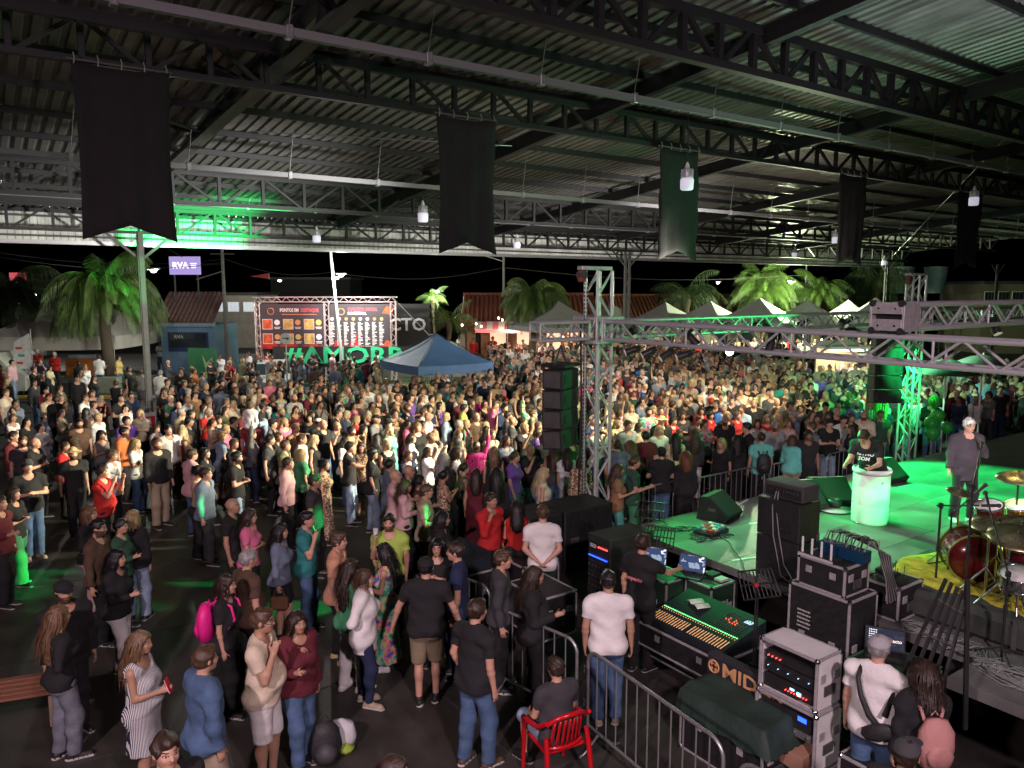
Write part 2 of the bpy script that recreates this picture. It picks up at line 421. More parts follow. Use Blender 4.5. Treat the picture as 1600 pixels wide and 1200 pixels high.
def make_person(sp, h, parts, seed=0):
    """sp: sex, height, ra, la (arm poses), lean, look, pitch, hair, top, bottom, legs, belly. Returns {part: (verts, quads)} and head data"""
    rnd = random.Random(seed); H = sp.get('h', 1.75); s = H/1.75; fem = sp['sex'] == 'f'; b = sp.get('belly', 1.0)
    lean = R(sp.get('lean', 0)); Rl = rotx(-lean); Mi = Rl.T.astype(np.float32)
    seat = sp.get('legs') == 'sit'; PZ = .95*s if not seat else .52
    piv = np.array([0, 0, PZ])
    def U(p): p = np.array(p, float); p[2] = p[2]*s-.95*s+PZ; p[0] *= s; p[1] *= s; return Rl @ (p-piv)+piv
    sw = (.155 if fem else .182)+(.01 if b > 1.1 else 0); wd = 1.0 if not fem else .92
    B = []     # skin primitives: (group, kind, a, b, ra, rb, k, flat, M)
    def T(a, c, ra, rb, fl=.68, k=.05, g='torso'): B.append((g, 'c', U(a), U(c), ra*s, rb*s, k, fl, Mi))
    T((0, 0, .93), (0, 0, 1.08), .158*(1.04 if fem else .98)*(b*.5+.5), .128*wd*b, .72)
    T((0, .0, 1.08), (0, 0, 1.26), .130*wd*b, .158*wd, .68)
    T((0, 0, 1.26), (0, -.015, 1.37), .158*wd, .135*wd, .62)
    T((-sw+.05, -.012, 1.405), (sw-.05, -.012, 1.405), .055, .055, 1.0, .06)
    if b > 1.02: B.append(('torso', 'e', U((0, .05, 1.08)), (.13*b*s, .13*b*s, .13*s), 0, 0, .06, 1, Mi))
    if fem:
        for q in (-1, 1): B.append(('torso', 'e', U((q*.07, .085, 1.25)), (.07*s, .062*s, .065*s), 0, 0, .035, 1, Mi))
    B.append(('neck', 'c', U((0, -.02, 1.43)), U((0, .0, 1.56)), .056*s*wd, .05*s*wd, .03, 1, None))
    # legs
    hips = {}
    stance = rnd.uniform(.07, .13); sh = rnd.uniform(-.05, .09)
    legdir = {}
    for q in (-1, 1):
        hip = np.array([q*.085*s, 0, PZ-.04*s])
        if seat: knee = np.array([q*.14, .44, .50]); ank = np.array([q*.15, .42+.05*q, .09])
        elif sp.get('legs') == 'walk': ank = np.array([q*.08, q*.20, .085+(.03 if q < 0 else 0)]); knee = (hip+ank)/2+np.array([0, .05, 0])
        else: ank = np.array([q*stance, q*sh, .085]); knee = (hip+ank)/2+np.array([q*.005, .025+(.03 if q*sh > 0 else 0), .0])
        fd = rotz(-q*rnd.uniform(.08, .35)) @ np.array([0, 1, 0])
        legdir[q] = (hip, knee, ank, fd)
        tw = (.088 if fem else .084)*s*(b*.4+.6)
        B.append(('leg', 'c', hip, knee, tw, .055*s, .035, 1, None))
        B.append(('shin', 'c', knee, ank, .053*s, .036*s, .02, 1, None))
        B.append(('shin', 'e', knee*.7+ank*.3+np.array([0, -.018, 0]), (.05*s, .056*s, .1*s), 0, 0, .02, 1, None))
        B.append(('leg', 'e', hip+np.array([-q*.01, -.055, .0]), (.095*s*(1.06 if fem else 1), .09*s, .10*s), 0, 0, .04, 1, None))
        B.append(('foot', 'c', ank+np.array([0, 0, -.04])-fd*.03, ank+np.array([0, 0, -.055])+fd*.14, .035, .026, .02, 1, None))
    # arms
    arms = {}
    for q, nm in ((1, sp.get('ra', 'dn')), (-1, sp.get('la', 'dn'))):
        u, f_ = ARMS[nm]; j = lambda: rnd.uniform(-.05, .05)
        u = nrm((q*u[0]+j(), u[1]+j(), u[2])); f_ = nrm((q*f_[0]+j(), f_[1]+j(), f_[2]+j()))
        if nm not in ('dn', 'hang', 'pocket') or lean > .2: u2, f2 = (Rl @ u if nm not in ('dn', 'hang') else u), f_
        else: u2, f2 = u, f_
        if nm == 'cross' and q < 0: f2 = nrm(f2+np.array([0, .12, .14]))
        S = U((q*sw, -.012, 1.405)); E = S+u2*.275*s; Wp = E+f2*.245*s
        arms[q] = (S, E, Wp, u2, f2)
        ar = 1.0 if not fem else .85
        B.append(('arm', 'e', S+u2*.02, (.056*s*ar,)*3, 0, 0, .04, 1, None))
        B.append(('arm', 'c', S, E, .048*s*ar*(b*.3+.7), .038*s*ar, .02, 1, None))
        B.append(('farm', 'c', E, Wp, .039*s*ar, .026*s*ar, .012, 1, None))
        B.append(('farm', 'e', E+f2*.06*s, (.04*s*ar,)*3, 0, 0, .015, 1, None))
        # hand
        n = nrm(np.cross(f2, np.cross(np.array([-q, .0, .0])+np.array([0, 0, -.3 if abs(f2[2]) < .5 else 0]), f2)))
        wv = nrm(np.cross(n, f2))*q
        hs = (.92 if not fem else .84)*s
        Mh = np.array([wv, n, f2], np.float32)
        if h > .021:
            B.append(('hand', 'c', Wp, Wp+f2*.12*hs, .030, .026, .01, .8, Mh))
        else:
            B.append(('hand', 'c', Wp+f2*.02*hs, Wp+f2*.075*hs, .036*hs, .038*hs, .012, .52, Mh))
            curl = .55
            for i, (off, ln) in enumerate(((-.028, .062), (-.010, .075), (.010, .070), (.028, .055))):
                p0 = Wp+f2*.095*hs+wv*off*hs; d1 = nrm(f2+n*curl*.45+wv*off*3); p1 = p0+d1*ln*.55*hs
                d2 = nrm(f2*.6+n*(curl+.35)); p2 = p1+d2*ln*.55*hs
                B.append(('hand', 'c', p0, p1, .0095*hs, .009*hs, .004, 1, None)); B.append(('hand', 'c', p1, p2, .009*hs, .0078*hs, .003, 1, None))
            p0 = Wp+f2*.035*hs-wv*.03*hs; p1 = p0+nrm(f2*.7-wv*.7+n*.3)*.04*hs; p2 = p1+nrm(f2*.8-wv*.2+n*.5)*.035*hs
            B.append(('hand', 'c', p0, p1, .014*hs, .0115*hs, .008, 1, None)); B.append(('hand', 'c', p1, p2, .0115*hs, .0095*hs, .004, 1, None))
    # head
    yaw = R(sp.get('look', 0)); pt = R(sp.get('pitch', 0)); Rh = Rl @ rotz(yaw) @ rotx(pt)
    Rh = rotz(yaw) @ rotx(pt-lean*.5); Mh_ = Rh.T.astype(np.float32)
    hc = U((0, .005, 1.56))+Rh @ np.array([0, .018, .075])*s
    hsz = s if s > .9 else .95; hk = 1.0 if not fem else .95
    def HP(p): return hc+Rh @ (np.array(p)*hsz*hk)
    def hr(*r): return tuple(x*hsz*hk for x in r)
    B.append(('head', 'e', HP((0, -.012, .012)), hr(.076, .096, .096), 0, 0, .02, 1, Mh_))
    B.append(('head', 'e', HP((0, .020, -.040)), hr(.060, .070, .075), 0, 0, .03, 1, Mh_))
    B.append(('head', 'e', HP((0, .058, -.090)), hr(.026, .024, .024), 0, 0, .035, 1, Mh_))
    if h < .035:
        B.append(('head', 'c', HP((0, .080, .010)), HP((0, .104, -.032)), .009, .0135, .014, 1, None))
        for q in (-1, 1):
            B.append(('head', 'e', HP((q*.078, -.004, -.015)), hr(.010, .020, .030), 0, 0, .008, 1, Mh_))
            B.append(('head', 'e', HP((q*.034, .072, -.028)), hr(.022, .018, .022), 0, 0, .02, 1, Mh_))
        B.append(('head', 'c', HP((-.03, .083, .022)), HP((.03, .083, .022)), .008, .008, .016, 1, None))
        B.append(('head', 'c', HP((-.016, .086, -.058)), HP((.016, .086, -.058)), .009, .009, .008, 1, None))
    # bounds
    lo = np.array([1e9]*3); hi = -lo
    for (g, kd, a, c, ra, rb, k, fl, M_) in B:
        r_ = max(ra, rb) if kd == 'c' else max(c); pts = (a, c) if kd == 'c' else (a,)
        for p in pts: lo = np.minimum(lo, np.array(p)-r_); hi = np.maximum(hi, np.array(p)+r_)
    hp = .06
    hair, top, bot = sp['hair'], sp['top'], sp['bottom']
    lo -= hp; hi += hp; lo[2] = -h*2
    if bot == 'dress' or bot == 'skirt' or bot == 'longskirt': lo[:2] = np.minimum(lo[:2], [-.32, -.28]); hi[:2] = np.maximum(hi[:2], [.32, .28])
    if hair == 'hat': lo[0] = min(lo[0], hc[0]-.24); hi[0] = max(hi[0], hc[0]+.24); lo[1] = min(lo[1], hc[1]-.24); hi[1] = max(hi[1], hc[1]+.24)
    if hair in ('l', 'p', 'n'): lo[:2] = np.minimum(lo[:2], hc[:2]-.22); hi[:2] = np.maximum(hi[:2], hc[:2]+.2)
    fd = Field(lo, hi, h); out = {}
    X = fd.ax[0][:, None, None]; Y = fd.ax[1][None, :, None]; Z = fd.ax[2][None, None, :]
    ph = rnd.uniform(0, 9)
    fields = {}
    def zc(v): return v*s-.95*s+PZ
    def lean_z(): # coordinate along the leaning torso
        return (Rl[0, 2]*(X-piv[0])+Rl[1, 2]*(Y-piv[1])+Rl[2, 2]*(Z-piv[2]))+PZ
    if 'body' in parts:
        F = fd.new()
        for (g, kd, a, c, ra, rb, k, fl, M_) in B: fd.put(F, kd, a, c, ra, rb, k, fl, M_)
        fields['body'] = F
    if 'top' in parts and top != 'none':
        F = fd.new(); thick = {'t': .016, 'l': .015, 'k': .012, 'j': .028, 'crop': .012, 'blazer': .026}[top]+h*.2
        for (g, kd, a, c, ra, rb, k, fl, M_) in B:
            if g == 'torso': fd.put(F, kd, a, c, ra, rb, k+.02, fl, M_, inf=thick)
        for q in (-1, 1):
            S, E, Wp, u, f_ = arms[q]; ar = 1.0 if not fem else .85
            if top in ('k', 'crop'): continue
            fr = .62 if top == 't' else 1.0
            e = S+(E-S)*(fr+.03)
            fd.put(F, 'e', S+u*.02, (.056*s*ar,)*3, 0, 0, .05, 1, None, inf=thick)
            fd.put(F, 'c', S, E if fr == 1 else e+u*.06, .050*s*ar, .046*s*ar if fr < 1 else .040*s*ar, .025, 1, None, inf=thick*.9, clip=((e, u) if fr < 1 else None))
            if fr == 1:
                e2 = E+f_*.23*s
                fd.put(F, 'c', E, e2+f_*.06, .041*s*ar, .032*s*ar, .02, 1, None, inf=thick*.75, clip=(e2, f_))
        hem = {'t': .85, 'l': .87, 'k': .92, 'j': .84, 'crop': 1.07, 'blazer': .72}[top]
        LZ = lean_z()
        if top == 'blazer': fd.put(F, 'c', U((0, -.01, 1.0)), U((0, -.01, .70)), .17*s, .185*s, .05, .75, None)
        if hem < .9:
            for (g, kd, a, c, ra, rb, k, fl, M_) in B:
                if g == 'leg' and kd == 'e': fd.put(F, kd, a, c, ra, rb, .06, fl, M_, inf=thick+.017)
        if top != 'blazer': fd.put(F, 'c', U((0, 0, .98)), U((0, 0, .84)), .160*s*(b*.6+.4), .168*s*(b*.5+.5), .04, .76, Mi, inf=.013)
        amp = .0085 if h < .022 else (.0055 if h < .03 else .003)
        F += amp*np.sin(15*X+9*Z+ph)*np.sin(21*Z-11*Y+ph*2)+amp*.6*np.sin(38*Z+13*X+ph*3)*np.sin(17*X-5*Z)
        F = np.maximum(F, hem*s-.95*s+PZ+.008*np.sin(9*X+ph)-LZ)
        nk = U((0, .035, 1.475)); rr = (.085 if top in ('t', 'l') else (.12 if top in ('k', 'crop') else .09))*s
        Dn = np.sqrt((X-nk[0])**2+(Y-nk[1])**2+((Z-nk[2]))**2)-rr
        F = np.maximum(F, -Dn); fields['top'] = F
    if 'bottom' in parts and bot != 'none':
        F = fd.new(); jean = bot
        inf = {'j': .019, 'wide': .034, 's': .026, 'skirt': .01, 'longskirt': .01, 'dress': .01, 'leg': .012}[bot]+h*.15
        first = True
        for (g, kd, a, c, ra, rb, k, fl, M_) in B:
            if g == 'torso' and first: fd.put(F, kd, a, c, ra, rb, k+.02, fl, M_, inf=.016); first = False
        LZ = lean_z(); F = np.maximum(F, LZ-(1.03*s-.95*s+PZ))
        if bot in ('skirt', 'longskirt', 'dress'):
            hz = {'skirt': .58, 'longskirt': .14, 'dress': .52}[bot]*s
            fd.put(F, 'c', (0, -.005, .95*s), (0, 0, hz-.05), .15*s, (.21 if bot != 'longskirt' else .25)*s, .04, .8, None)
            for (g, kd, a, c, ra, rb, k, fl, M_) in B:
                if g == 'leg': fd.put(F, kd, a, c, ra, rb, .06, fl, M_, inf=.014)
            an = np.arctan2(Y, X+1e-6)
            F += .009*np.sin(an*9+ph)*np.clip((1.0-Z), 0, 1)
            F = np.maximum(F, hz-Z)
        else:
            for (g, kd, a, c, ra, rb, k, fl, M_) in B:
                if g == 'leg': fd.put(F, kd, a, c, ra, rb, .03, fl, M_, inf=inf)
                if g == 'shin' and bot != 's':
                    if kd == 'e': fd.put(F, kd, a, c, ra, rb, .03, fl, M_, inf=inf)
                    if kd == 'c': fd.put(F, kd, a, c, ra, rb+(.016 if bot == 'j' else (.045 if bot == 'wide' else .0)), .035, fl, M_, inf=inf)
            if bot != 's':
                for q in (-1, 1): kn = legdir[q][1]; fd.put(F, 'e', kn, (.056, .062, .085), 0, 0, .05, 1, None, inf=inf)
            if bot == 's' and not seat:
                for q in (-1, 1):
                    hip, knee, ank, _ = legdir[q]; fd.put(F, 'c', hip, knee*.85+ank*.15, .09*s, .075*s, .02, 1, None, inf=.006)
            amp = .005 if bot != 'leg' else .001
            F += amp*np.sin(36*Z+8*X+ph)*np.sin(14*X+9*Y+ph*2)*(np.clip(1.15-Z, 0, 1))
            F = np.maximum(F, (.075 if bot != 's' else (.50*s if not seat else .2))-Z)
        fields['bottom'] = F
    if 'shoes' in parts:
        F = fd.new()
        for q in (-1, 1):
            hip, knee, ank, fdv = legdir[q]; g_ = ank.copy(); g_[2] = 0
            up = np.array([0, 0, max(0, ank[2]-.085)])
            fd.put(F, 'c', g_-fdv*.045+up+np.array([0, 0, .045]), g_+fdv*.15+up+np.array([0, 0, .034]), .044, .039, .01, 1, None)
            fd.put(F, 'c', g_-fdv*.02+up+np.array([0, 0, .05]), g_+up+np.array([0, 0, .09]), .042, .045, .01, 1, None)
            fd.put(F, 'c', g_-fdv*.05+up+np.array([0, 0, .012]), g_+fdv*.16+up+np.array([0, 0, .012]), .048, .044, .004, 1, None, clip=(np.array([0, 0, .026])+up, (0, 0, 1)))
        F = np.maximum(F, .001-Z); fields['shoes'] = F
    if 'hair' in parts and hair != 'b':
        F = fd.new(); hx = (X-hc[0]); hy = (Y-hc[1]); hz = (Z-hc[2]); q_ = 1/(hsz*hk)
        lx = (Mh_[0, 0]*hx+Mh_[0, 1]*hy+Mh_[0, 2]*hz)*q_; ly = (Mh_[1, 0]*hx+Mh_[1, 1]*hy+Mh_[1, 2]*hz)*q_; lz = (Mh_[2, 0]*hx+Mh_[2, 1]*hy+Mh_[2, 2]*hz)*q_
        th = .008 if hair in ('s', 'c', 'hat', 'u') else .014
        th = max(th, h*.45)
        vol = {'s': 0, 'c': 0, 'hat': 0, 'u': 0, 'm': .01, 'l': .008, 'p': 0, 'n': 0, 'x': .03}.get(hair, 0)
        fd.put(F, 'e', HP((0, -.016, .014)), hr(.078+th+vol, .097+th+vol, .097+th+vol*.6), 0, 0, .01, 1, Mh_)
        if hair == 's': fd.put(F, 'e', HP((0, .02, .065)), hr(.06, .07, .05), 0, 0, .02, 1, Mh_)
        zz = lz < -5
        F = np.maximum(F, np.maximum(ly-.72*lz-.050, (-.078 if hair in ('s', 'c', 'hat', 'u') else -.10)-lz)*.8)
        G2 = fd.new()
        if hair == 'l':
            L_ = sp.get('hl', .34)
            fd.put(G2, 'c', HP((0, -.055, .01)), HP((0, -.135, -.20)), .088, .098, .02, .5, Mh_); fd.put(G2, 'c', HP((0, -.135, -.20)), HP((0, -.150, -L_)), .098, .078, .02, .42, Mh_)
            for q in (-1, 1): fd.put(G2, 'c', HP((q*.075, -.015, .0)), HP((q*.105, -.01, -.21)), .028, .034, .03, 1, None)
        elif hair == 'm':
            fd.put(G2, 'c', HP((0, -.045, .01)), HP((0, -.06, -.12)), .088, .082, .02, .6, Mh_)
            for q in (-1, 1): fd.put(G2, 'c', HP((q*.078, -.015, .0)), HP((q*.085, .0, -.12)), .024, .024, .02, 1, None)
        elif hair == 'p':
            fd.put(G2, 'c', HP((0, -.10, .05)), HP((0, -.15, -.06)), .03, .032, .02, 1, None)
            fd.put(G2, 'c', HP((0, -.15, -.06)), HP((0, -.13, -.22)), .032, .014, .02, 1, None)
        elif hair == 'n': fd.put(G2, 'e', HP((0, -.10, .075)), hr(.045, .045, .045), 0, 0, .02, 1, Mh_)
        elif hair == 'x':
            fd.put(G2, 'c', HP((0, -.04, .02)), HP((0, -.08, -.22)), .115, .12, .03, .7, Mh_)
        ff = (ly-.35*lz-.045) if hair != 'x' else (ly-.5*lz-.03)
        G2 = np.maximum(G2, ff*.7)
        F = np.minimum(F, G2)
        a_ = .0055 if h < .022 else (.0035 if h < .03 else .002)
        F += a_*np.sin(75*lx+9*np.sin(11*lz+ph))+a_*.7*np.sin(55*ly+7*np.sin(14*lz))
        if hair == 'x': F += .008*np.sin(60*lx+ph)*np.sin(70*lz)*np.sin(60*ly)
        fields['hair'] = F
    if 'hat' in parts and hair in ('c', 'hat', 'u'):
        F = fd.new(); hx = (X-hc[0]); hy = (Y-hc[1]); hz = (Z-hc[2]); q_ = 1/(hsz*hk)
        lz = (Mh_[2, 0]*hx+Mh_[2, 1]*hy+Mh_[2, 2]*hz)*q_
        if hair in ('c', 'u'):
            fd.put(F, 'e', HP((0, -.016, .03)), hr(.094, .113, .092), 0, 0, .01, 1, Mh_); F = np.maximum(F, .030-lz)
            fd.put(F, 'e', HP((0, .12, .036)), hr(.068, .075, .011), 0, 0, .01, 1, Mh_)
        else:
            fd.put(F, 'e', HP((0, -.01, .045)), hr(.085, .10, .095), 0, 0, .01, 1, Mh_); F = np.maximum(F, .035-lz)
            fd.put(F, 'e', HP((0, -.005, .045)), hr(.17, .18, .016), 0, 0, .015, 1, Mh_)
        fields['hat'] = F
    return fd, fields, (hc, Mh_, hsz*hk), arms, U

def arrays_to_mesh(name, V, Q, mi=None, attr=None):
    me = bpy.data.meshes.new(name)
    me.vertices.add(len(V)); me.vertices.foreach_set('co', np.ascontiguousarray(V, np.float32).ravel())
    me.loops.add(len(Q)*4); me.loops.foreach_set('vertex_index', np.ascontiguousarray(Q, np.int32).ravel())
    me.polygons.add(len(Q)); me.polygons.foreach_set('loop_start', np.arange(0, len(Q)*4, 4, dtype=np.int32))
    if mi is not None: me.polygons.foreach_set('material_index', np.ascontiguousarray(mi, np.int32))
    me.update(calc_edges=True)
    me.polygons.foreach_set('use_smooth', np.ones(len(Q), bool))
    if attr is not None:
        at = me.attributes.new('hl', 'FLOAT_VECTOR', 'POINT'); at.data.foreach_set('vector', np.ascontiguousarray(attr, np.float32).ravel())
    me.validate(); return me
def head_attr(V, hd):
    hc, M, k = hd; d = (V-hc)/k; r = d @ M.T
    far = np.linalg.norm(d, axis=1) > .3
    r[far] = (0, -1, -9); return r
# ---- materials
SKINC = {'fair': (.58, .34, .24), 'tan': (.46, .27, .18), 'brown': (.24, .13, .08), 'dark': (.10, .055, .035)}
def skin(tone, beard=None, glasses=False, lips=False):
    key = 'skin_%s_%s_%s' % (tone, beard or 'bare', 'glasses' if glasses else 'plain')
    if key in _M: return _M[key]
    m = bpy.data.materials.new(key); m.use_nodes = True; n, L, b = nodes_of(m)
    c = SKINC[tone]; b.inputs['Roughness'].default_value = .48
    at = n.new('ShaderNodeAttribute'); at.attribute_name = 'hl'
    sp = n.new('ShaderNodeSeparateXYZ'); L.new(at.outputs['Vector'], sp.inputs[0])
    def mth(op, a, b_=None, cl=False):
        k = n.new('ShaderNodeMath'); k.operation = op; k.use_clamp = cl
        for i, v in enumerate((a, b_)):
            if v is None: continue
            if isinstance(v, (int, float)): k.inputs[i].default_value = v
            else: L.new(v, k.inputs[i])
        return k.outputs[0]
    ax = mth('ABSOLUTE', sp.outputs[0]); y, z = sp.outputs[1], sp.outputs[2]
    front = mth('GREATER_THAN', y, .035)
    def ell(cx, cz, rx, rz, soft=.35):
        u = mth('DIVIDE', mth('SUBTRACT', ax, cx), rx); v = mth('DIVIDE', mth('SUBTRACT', z, cz), rz)
        d = mth('ADD', mth('MULTIPLY', u, u), mth('MULTIPLY', v, v))
        return mth('MULTIPLY', mth('DIVIDE', mth('SUBTRACT', 1+soft, d), soft, True), front)
    col = n.new('ShaderNodeMix'); col.data_type = 'RGBA'
    no = n.new('ShaderNodeTexNoise'); no.inputs['Scale'].default_value = 9; tc = n.new('ShaderNodeTexCoord'); L.new(tc.outputs['Object'], no.inputs['Vector'])
    L.new(no.outputs[0], col.inputs[0]); col.inputs[6].default_value = (*[v*.86 for v in c], 1); col.inputs[7].default_value = (c[0]*1.1, c[1]*1.02, c[2]*1.0, 1)
    cur = col.outputs[2]
    def over(fac, rgb):
        nonlocal cur
        k = n.new('ShaderNodeMix'); k.data_type = 'RGBA'; L.new(fac, k.inputs[0]); L.new(cur, k.inputs[6]); k.inputs[7].default_value = (*rgb, 1); cur = k.outputs[2]
    if beard:
        bz = mth('LESS_THAN', mth('SUBTRACT', z, mth('MULTIPLY', y, -.25)), -.018)
        by = mth('GREATER_THAN', y, -.02); lo_ = mth('GREATER_THAN', z, -.14)
        mo = mth('SUBTRACT', 1.0, ell(0, -.058, .026, .009)); 
        over(mth('MULTIPLY', mth('MULTIPLY', bz, by), mth('MULTIPLY', lo_, mth('MULTIPLY', mo, .85))), beard if isinstance(beard, tuple) else (.035, .022, .015))
    over(ell(.033, .002, .017, .008), (.12, .06, .045))
    over(ell(.033, .001, .011, .0045), (.62, .58, .55))
    over(ell(.033, .001, .0052, .0052), (.02, .012, .01))
    over(ell(.034, .024, .021, .0045), (.05, .03, .02))
    over(ell(0, -.0585, .023, .0075), (c[0]*.75, c[1]*.38, c[2]*.42))
    over(ell(.010, -.036, .005, .004), (c[0]*.3, c[1]*.2, c[2]*.2))
    if glasses:
        a = ell(.036, .0, .028, .021); i_ = ell(.036, .0, .022, .015)
        over(mth('SUBTRACT', a, i_, True), (.01, .01, .01))
    L.new(cur, b.inputs['Base Color'])
    _M[key] = m; return m
HAIRC = {'black': (.012, .010, .010), 'dbrown': (.035, .020, .013), 'brown': (.075, .042, .024), 'lbrown': (.17, .095, .05), 'blond': (.38, .27, .13), 'lblond': (.52, .42, .24), 'grey': (.30, .29, .28), 'white': (.62, .6, .58), 'red': (.16, .05, .025)}
def hairm(c): return mat('hair_'+c, HAIRC[c], .42, 0, .45, 30, .35, 120, stretch=(1, 1, .15))
CL = {'black': (.014, .014, .016), 'charcoal': (.045, .045, .05), 'grey': (.16, .16, .17), 'lgrey': (.36, .36, .37), 'white': (.78, .77, .75), 'cream': (.66, .56, .42), 'beige': (.42, .34, .24), 'khaki': (.25, .20, .125), 'brown': (.10, .055, .035), 'tan': (.32, .18, .09), 'maroon': (.12, .015, .025), 'red': (.50, .02, .02), 'pink': (.70, .16, .30), 'lpink': (.70, .42, .44), 'magenta': (.75, .03, .30), 'orange': (.70, .20, .06), 'peach': (.62, .32, .20), 'yellow': (.65, .50, .16), 'pyellow': (.66, .60, .36), 'lime': (.42, .58, .10), 'green': (.06, .28, .13), 'dgreen': (.03, .09, .055), 'olive': (.12, .13, .07), 'teal': (.03, .22, .22), 'turq': (.14, .52, .46), 'lblue': (.34, .46, .60), 'blue': (.04, .14, .45), 'navy': (.015, .025, .07), 'plum': (.05, .036, .05), 'denim': (.07, .13, .24), 'ldenim': (.25, .34, .46), 'gdenim': (.17, .18, .22), 'bluegrey': (.16, .20, .28), 'purple': (.16, .07, .36)}
WORDS = {'lgrey': 'light grey', 'lpink': 'pale pink', 'pyellow': 'pale yellow', 'turq': 'turquoise', 'lblue': 'light blue', 'dgreen': 'dark green', 'denim': 'blue denim', 'ldenim': 'faded denim', 'gdenim': 'grey denim', 'bluegrey': 'blue-grey', 'dbrown': 'dark brown', 'lbrown': 'light brown', 'lblond': 'pale blond', 'stripes': 'white striped', 'floral': 'floral print', 'leopard': 'leopard print', 'plaid': 'plaid', 'zebra': 'pink zebra print', 'pattern': 'blue patterned', 'striped_dress': 'blue and white striped'}
def cloth(c):
    if c in CL:
        den = 'denim' in c
        return mat('cloth_'+c, CL[c], .9, 0, .28 if den else .12, 5 if not den else 7, .35, 26)
    key = 'cloth_'+c
    if key in _M: return _M[key]
    base = {'stripes': 'white', 'floral': 'turq', 'leopard': 'tan', 'plaid': 'dgreen', 'zebra': 'magenta', 'pattern': 'lblue', 'striped_dress': 'white'}[c]
    m = mat(key, CL[base], .88, 0, 0, bump=.3, bscale=26); n, L, b = nodes_of(m)
    tc = n.new('ShaderNodeTexCoord'); cr = n.new('ShaderNodeValToRGB'); cr.color_ramp.interpolation = 'CONSTANT'
    if c in ('stripes', 'striped_dress'):
        t = n.new('ShaderNodeTexWave'); t.inputs['Scale'].default_value = 14 if c == 'stripes' else 26
        t.bands_direction = 'Z' if c == 'stripes' else 'X'; cols = [(0, CL['white']), (.55, CL['navy'])]
        t.inputs['Distortion'].default_value = .6
        if c == 'striped_dress':
            mp = n.new('ShaderNodeMapping'); mp.inputs['Rotation'].default_value = (0, 0, .8); L.new(tc.outputs['Object'], mp.inputs[0]); L.new(mp.outputs[0], t.inputs[0])
        else: L.new(tc.outputs['Object'], t.inputs[0])
    elif c == 'plaid':
        t = n.new('ShaderNodeTexChecker'); t.inputs['Scale'].default_value = 22; L.new(tc.outputs['Object'], t.inputs[0]); cols = [(0, CL['dgreen']), (.5, CL['charcoal'])]
    elif c == 'zebra':
        t = n.new('ShaderNodeTexWave'); t.inputs['Scale'].default_value = 9; t.inputs['Distortion'].default_value = 14; L.new(tc.outputs['Object'], t.inputs[0]); cols = [(0, CL['magenta']), (.55, CL['maroon'])]
    else:
        t = n.new('ShaderNodeTexVoronoi' if c != 'floral' else 'ShaderNodeTexNoise'); t.inputs['Scale'].default_value = {'floral': 9, 'leopard': 30, 'pattern': 26}[c]; L.new(tc.outputs['Object'], t.inputs[0])
        cols = {'leopard': [(0, CL['black']), (.32, CL['tan']), (.6, CL['cream'])], 'pattern': [(0, CL['lblue']), (.4, CL['white'])], 'floral': [(0, CL['green']), (.42, CL['turq']), (.5, CL['yellow']), (.56, CL['pink']), (.63, CL['blue'])]}[c]
    L.new(t.outputs['Fac'] if 'Fac' in t.outputs.keys() and c not in ('leopard', 'pattern') else t.outputs[0], cr.inputs[0])
    while len(cr.color_ramp.elements) < len(cols): cr.color_ramp.elements.new(.5)
    for e, (p, q) in zip(cr.color_ramp.elements, cols): e.position = p; e.color = (*q, 1)
    L.new(cr.outputs[0], b.inputs['Base Color']); return m
for _k in ('black', 'white', 'beige', 'brown', 'yellow', 'lgrey'): mat('shoe_'+_k, CL[_k], .6, 0, .15, 20)
SOLE = mat('rubber_sole', (.55, .54, .5), .7, 0, .1, 20)
STRAW = mat('straw_hat', (.55, .38, .2), .8, 0, .3, 60, .3, 200)

PCACHE = {}
ALLP = ('body', 'top', 'bottom', 'shoes', 'hair', 'hat')
def person_meshes(sp, h, single, seed):
    key = (sp['sex'], sp['h'], sp['hair'], sp['top'], sp['bottom'], sp.get('ra'), sp.get('la'), sp.get('lean', 0), sp.get('look', 0), sp.get('pitch', 0), sp.get('belly', 1), sp.get('legs'), sp.get('hl'), round(h, 4), single, seed)
    if key in PCACHE: return PCACHE[key]
    fd, fields, hd, arms, U = make_person(sp, h, ALLP, seed)
    res = {}
    if single:
        names = list(fields); F = fields[names[0]].copy()
        for nm in names[1:]: F = np.minimum(F, fields[nm])
        V, Q, ai = surface_nets(F, *fd.ax)
        # material of a vertex: the field that is lowest at its cell
        c = ai[Q[:, 0]]; st = np.stack([fields[nm][c[:, 0], c[:, 1], c[:, 2]]+fields[nm][np.minimum(c[:, 0]+1, F.shape[0]-1), np.minimum(c[:, 1]+1, F.shape[1]-1), np.minimum(c[:, 2]+1, F.shape[2]-1)] for nm in names], 0)
        slot = {'body': 0, 'hair': 1, 'top': 2, 'bottom': 3, 'shoes': 4, 'hat': 5}
        lut = np.array([slot[nm] for nm in names]); mi = lut[np.argmin(st, 0)]
        res['all'] = (V, Q, mi, head_attr(V, hd))
    else:
        for nm, F in fields.items():
            V, Q, ai = surface_nets(F, *fd.ax)
            if len(Q) == 0: continue
            mi = None
            if nm == 'shoes': mi = (V[Q[:, 0], 2] < .024).astype(np.int32)
            res[nm] = (V, Q, mi, head_attr(V, hd) if nm == 'body' else None)
    PCACHE[key] = (res, hd, arms, U, {})
    return PCACHE[key]
HEAD = {'B': 0, 'RB': 45, 'R': 90, 'RF': 135, 'F': 180, 'LF': 225, 'L': 270, 'LB': 315}
FOOT = {}
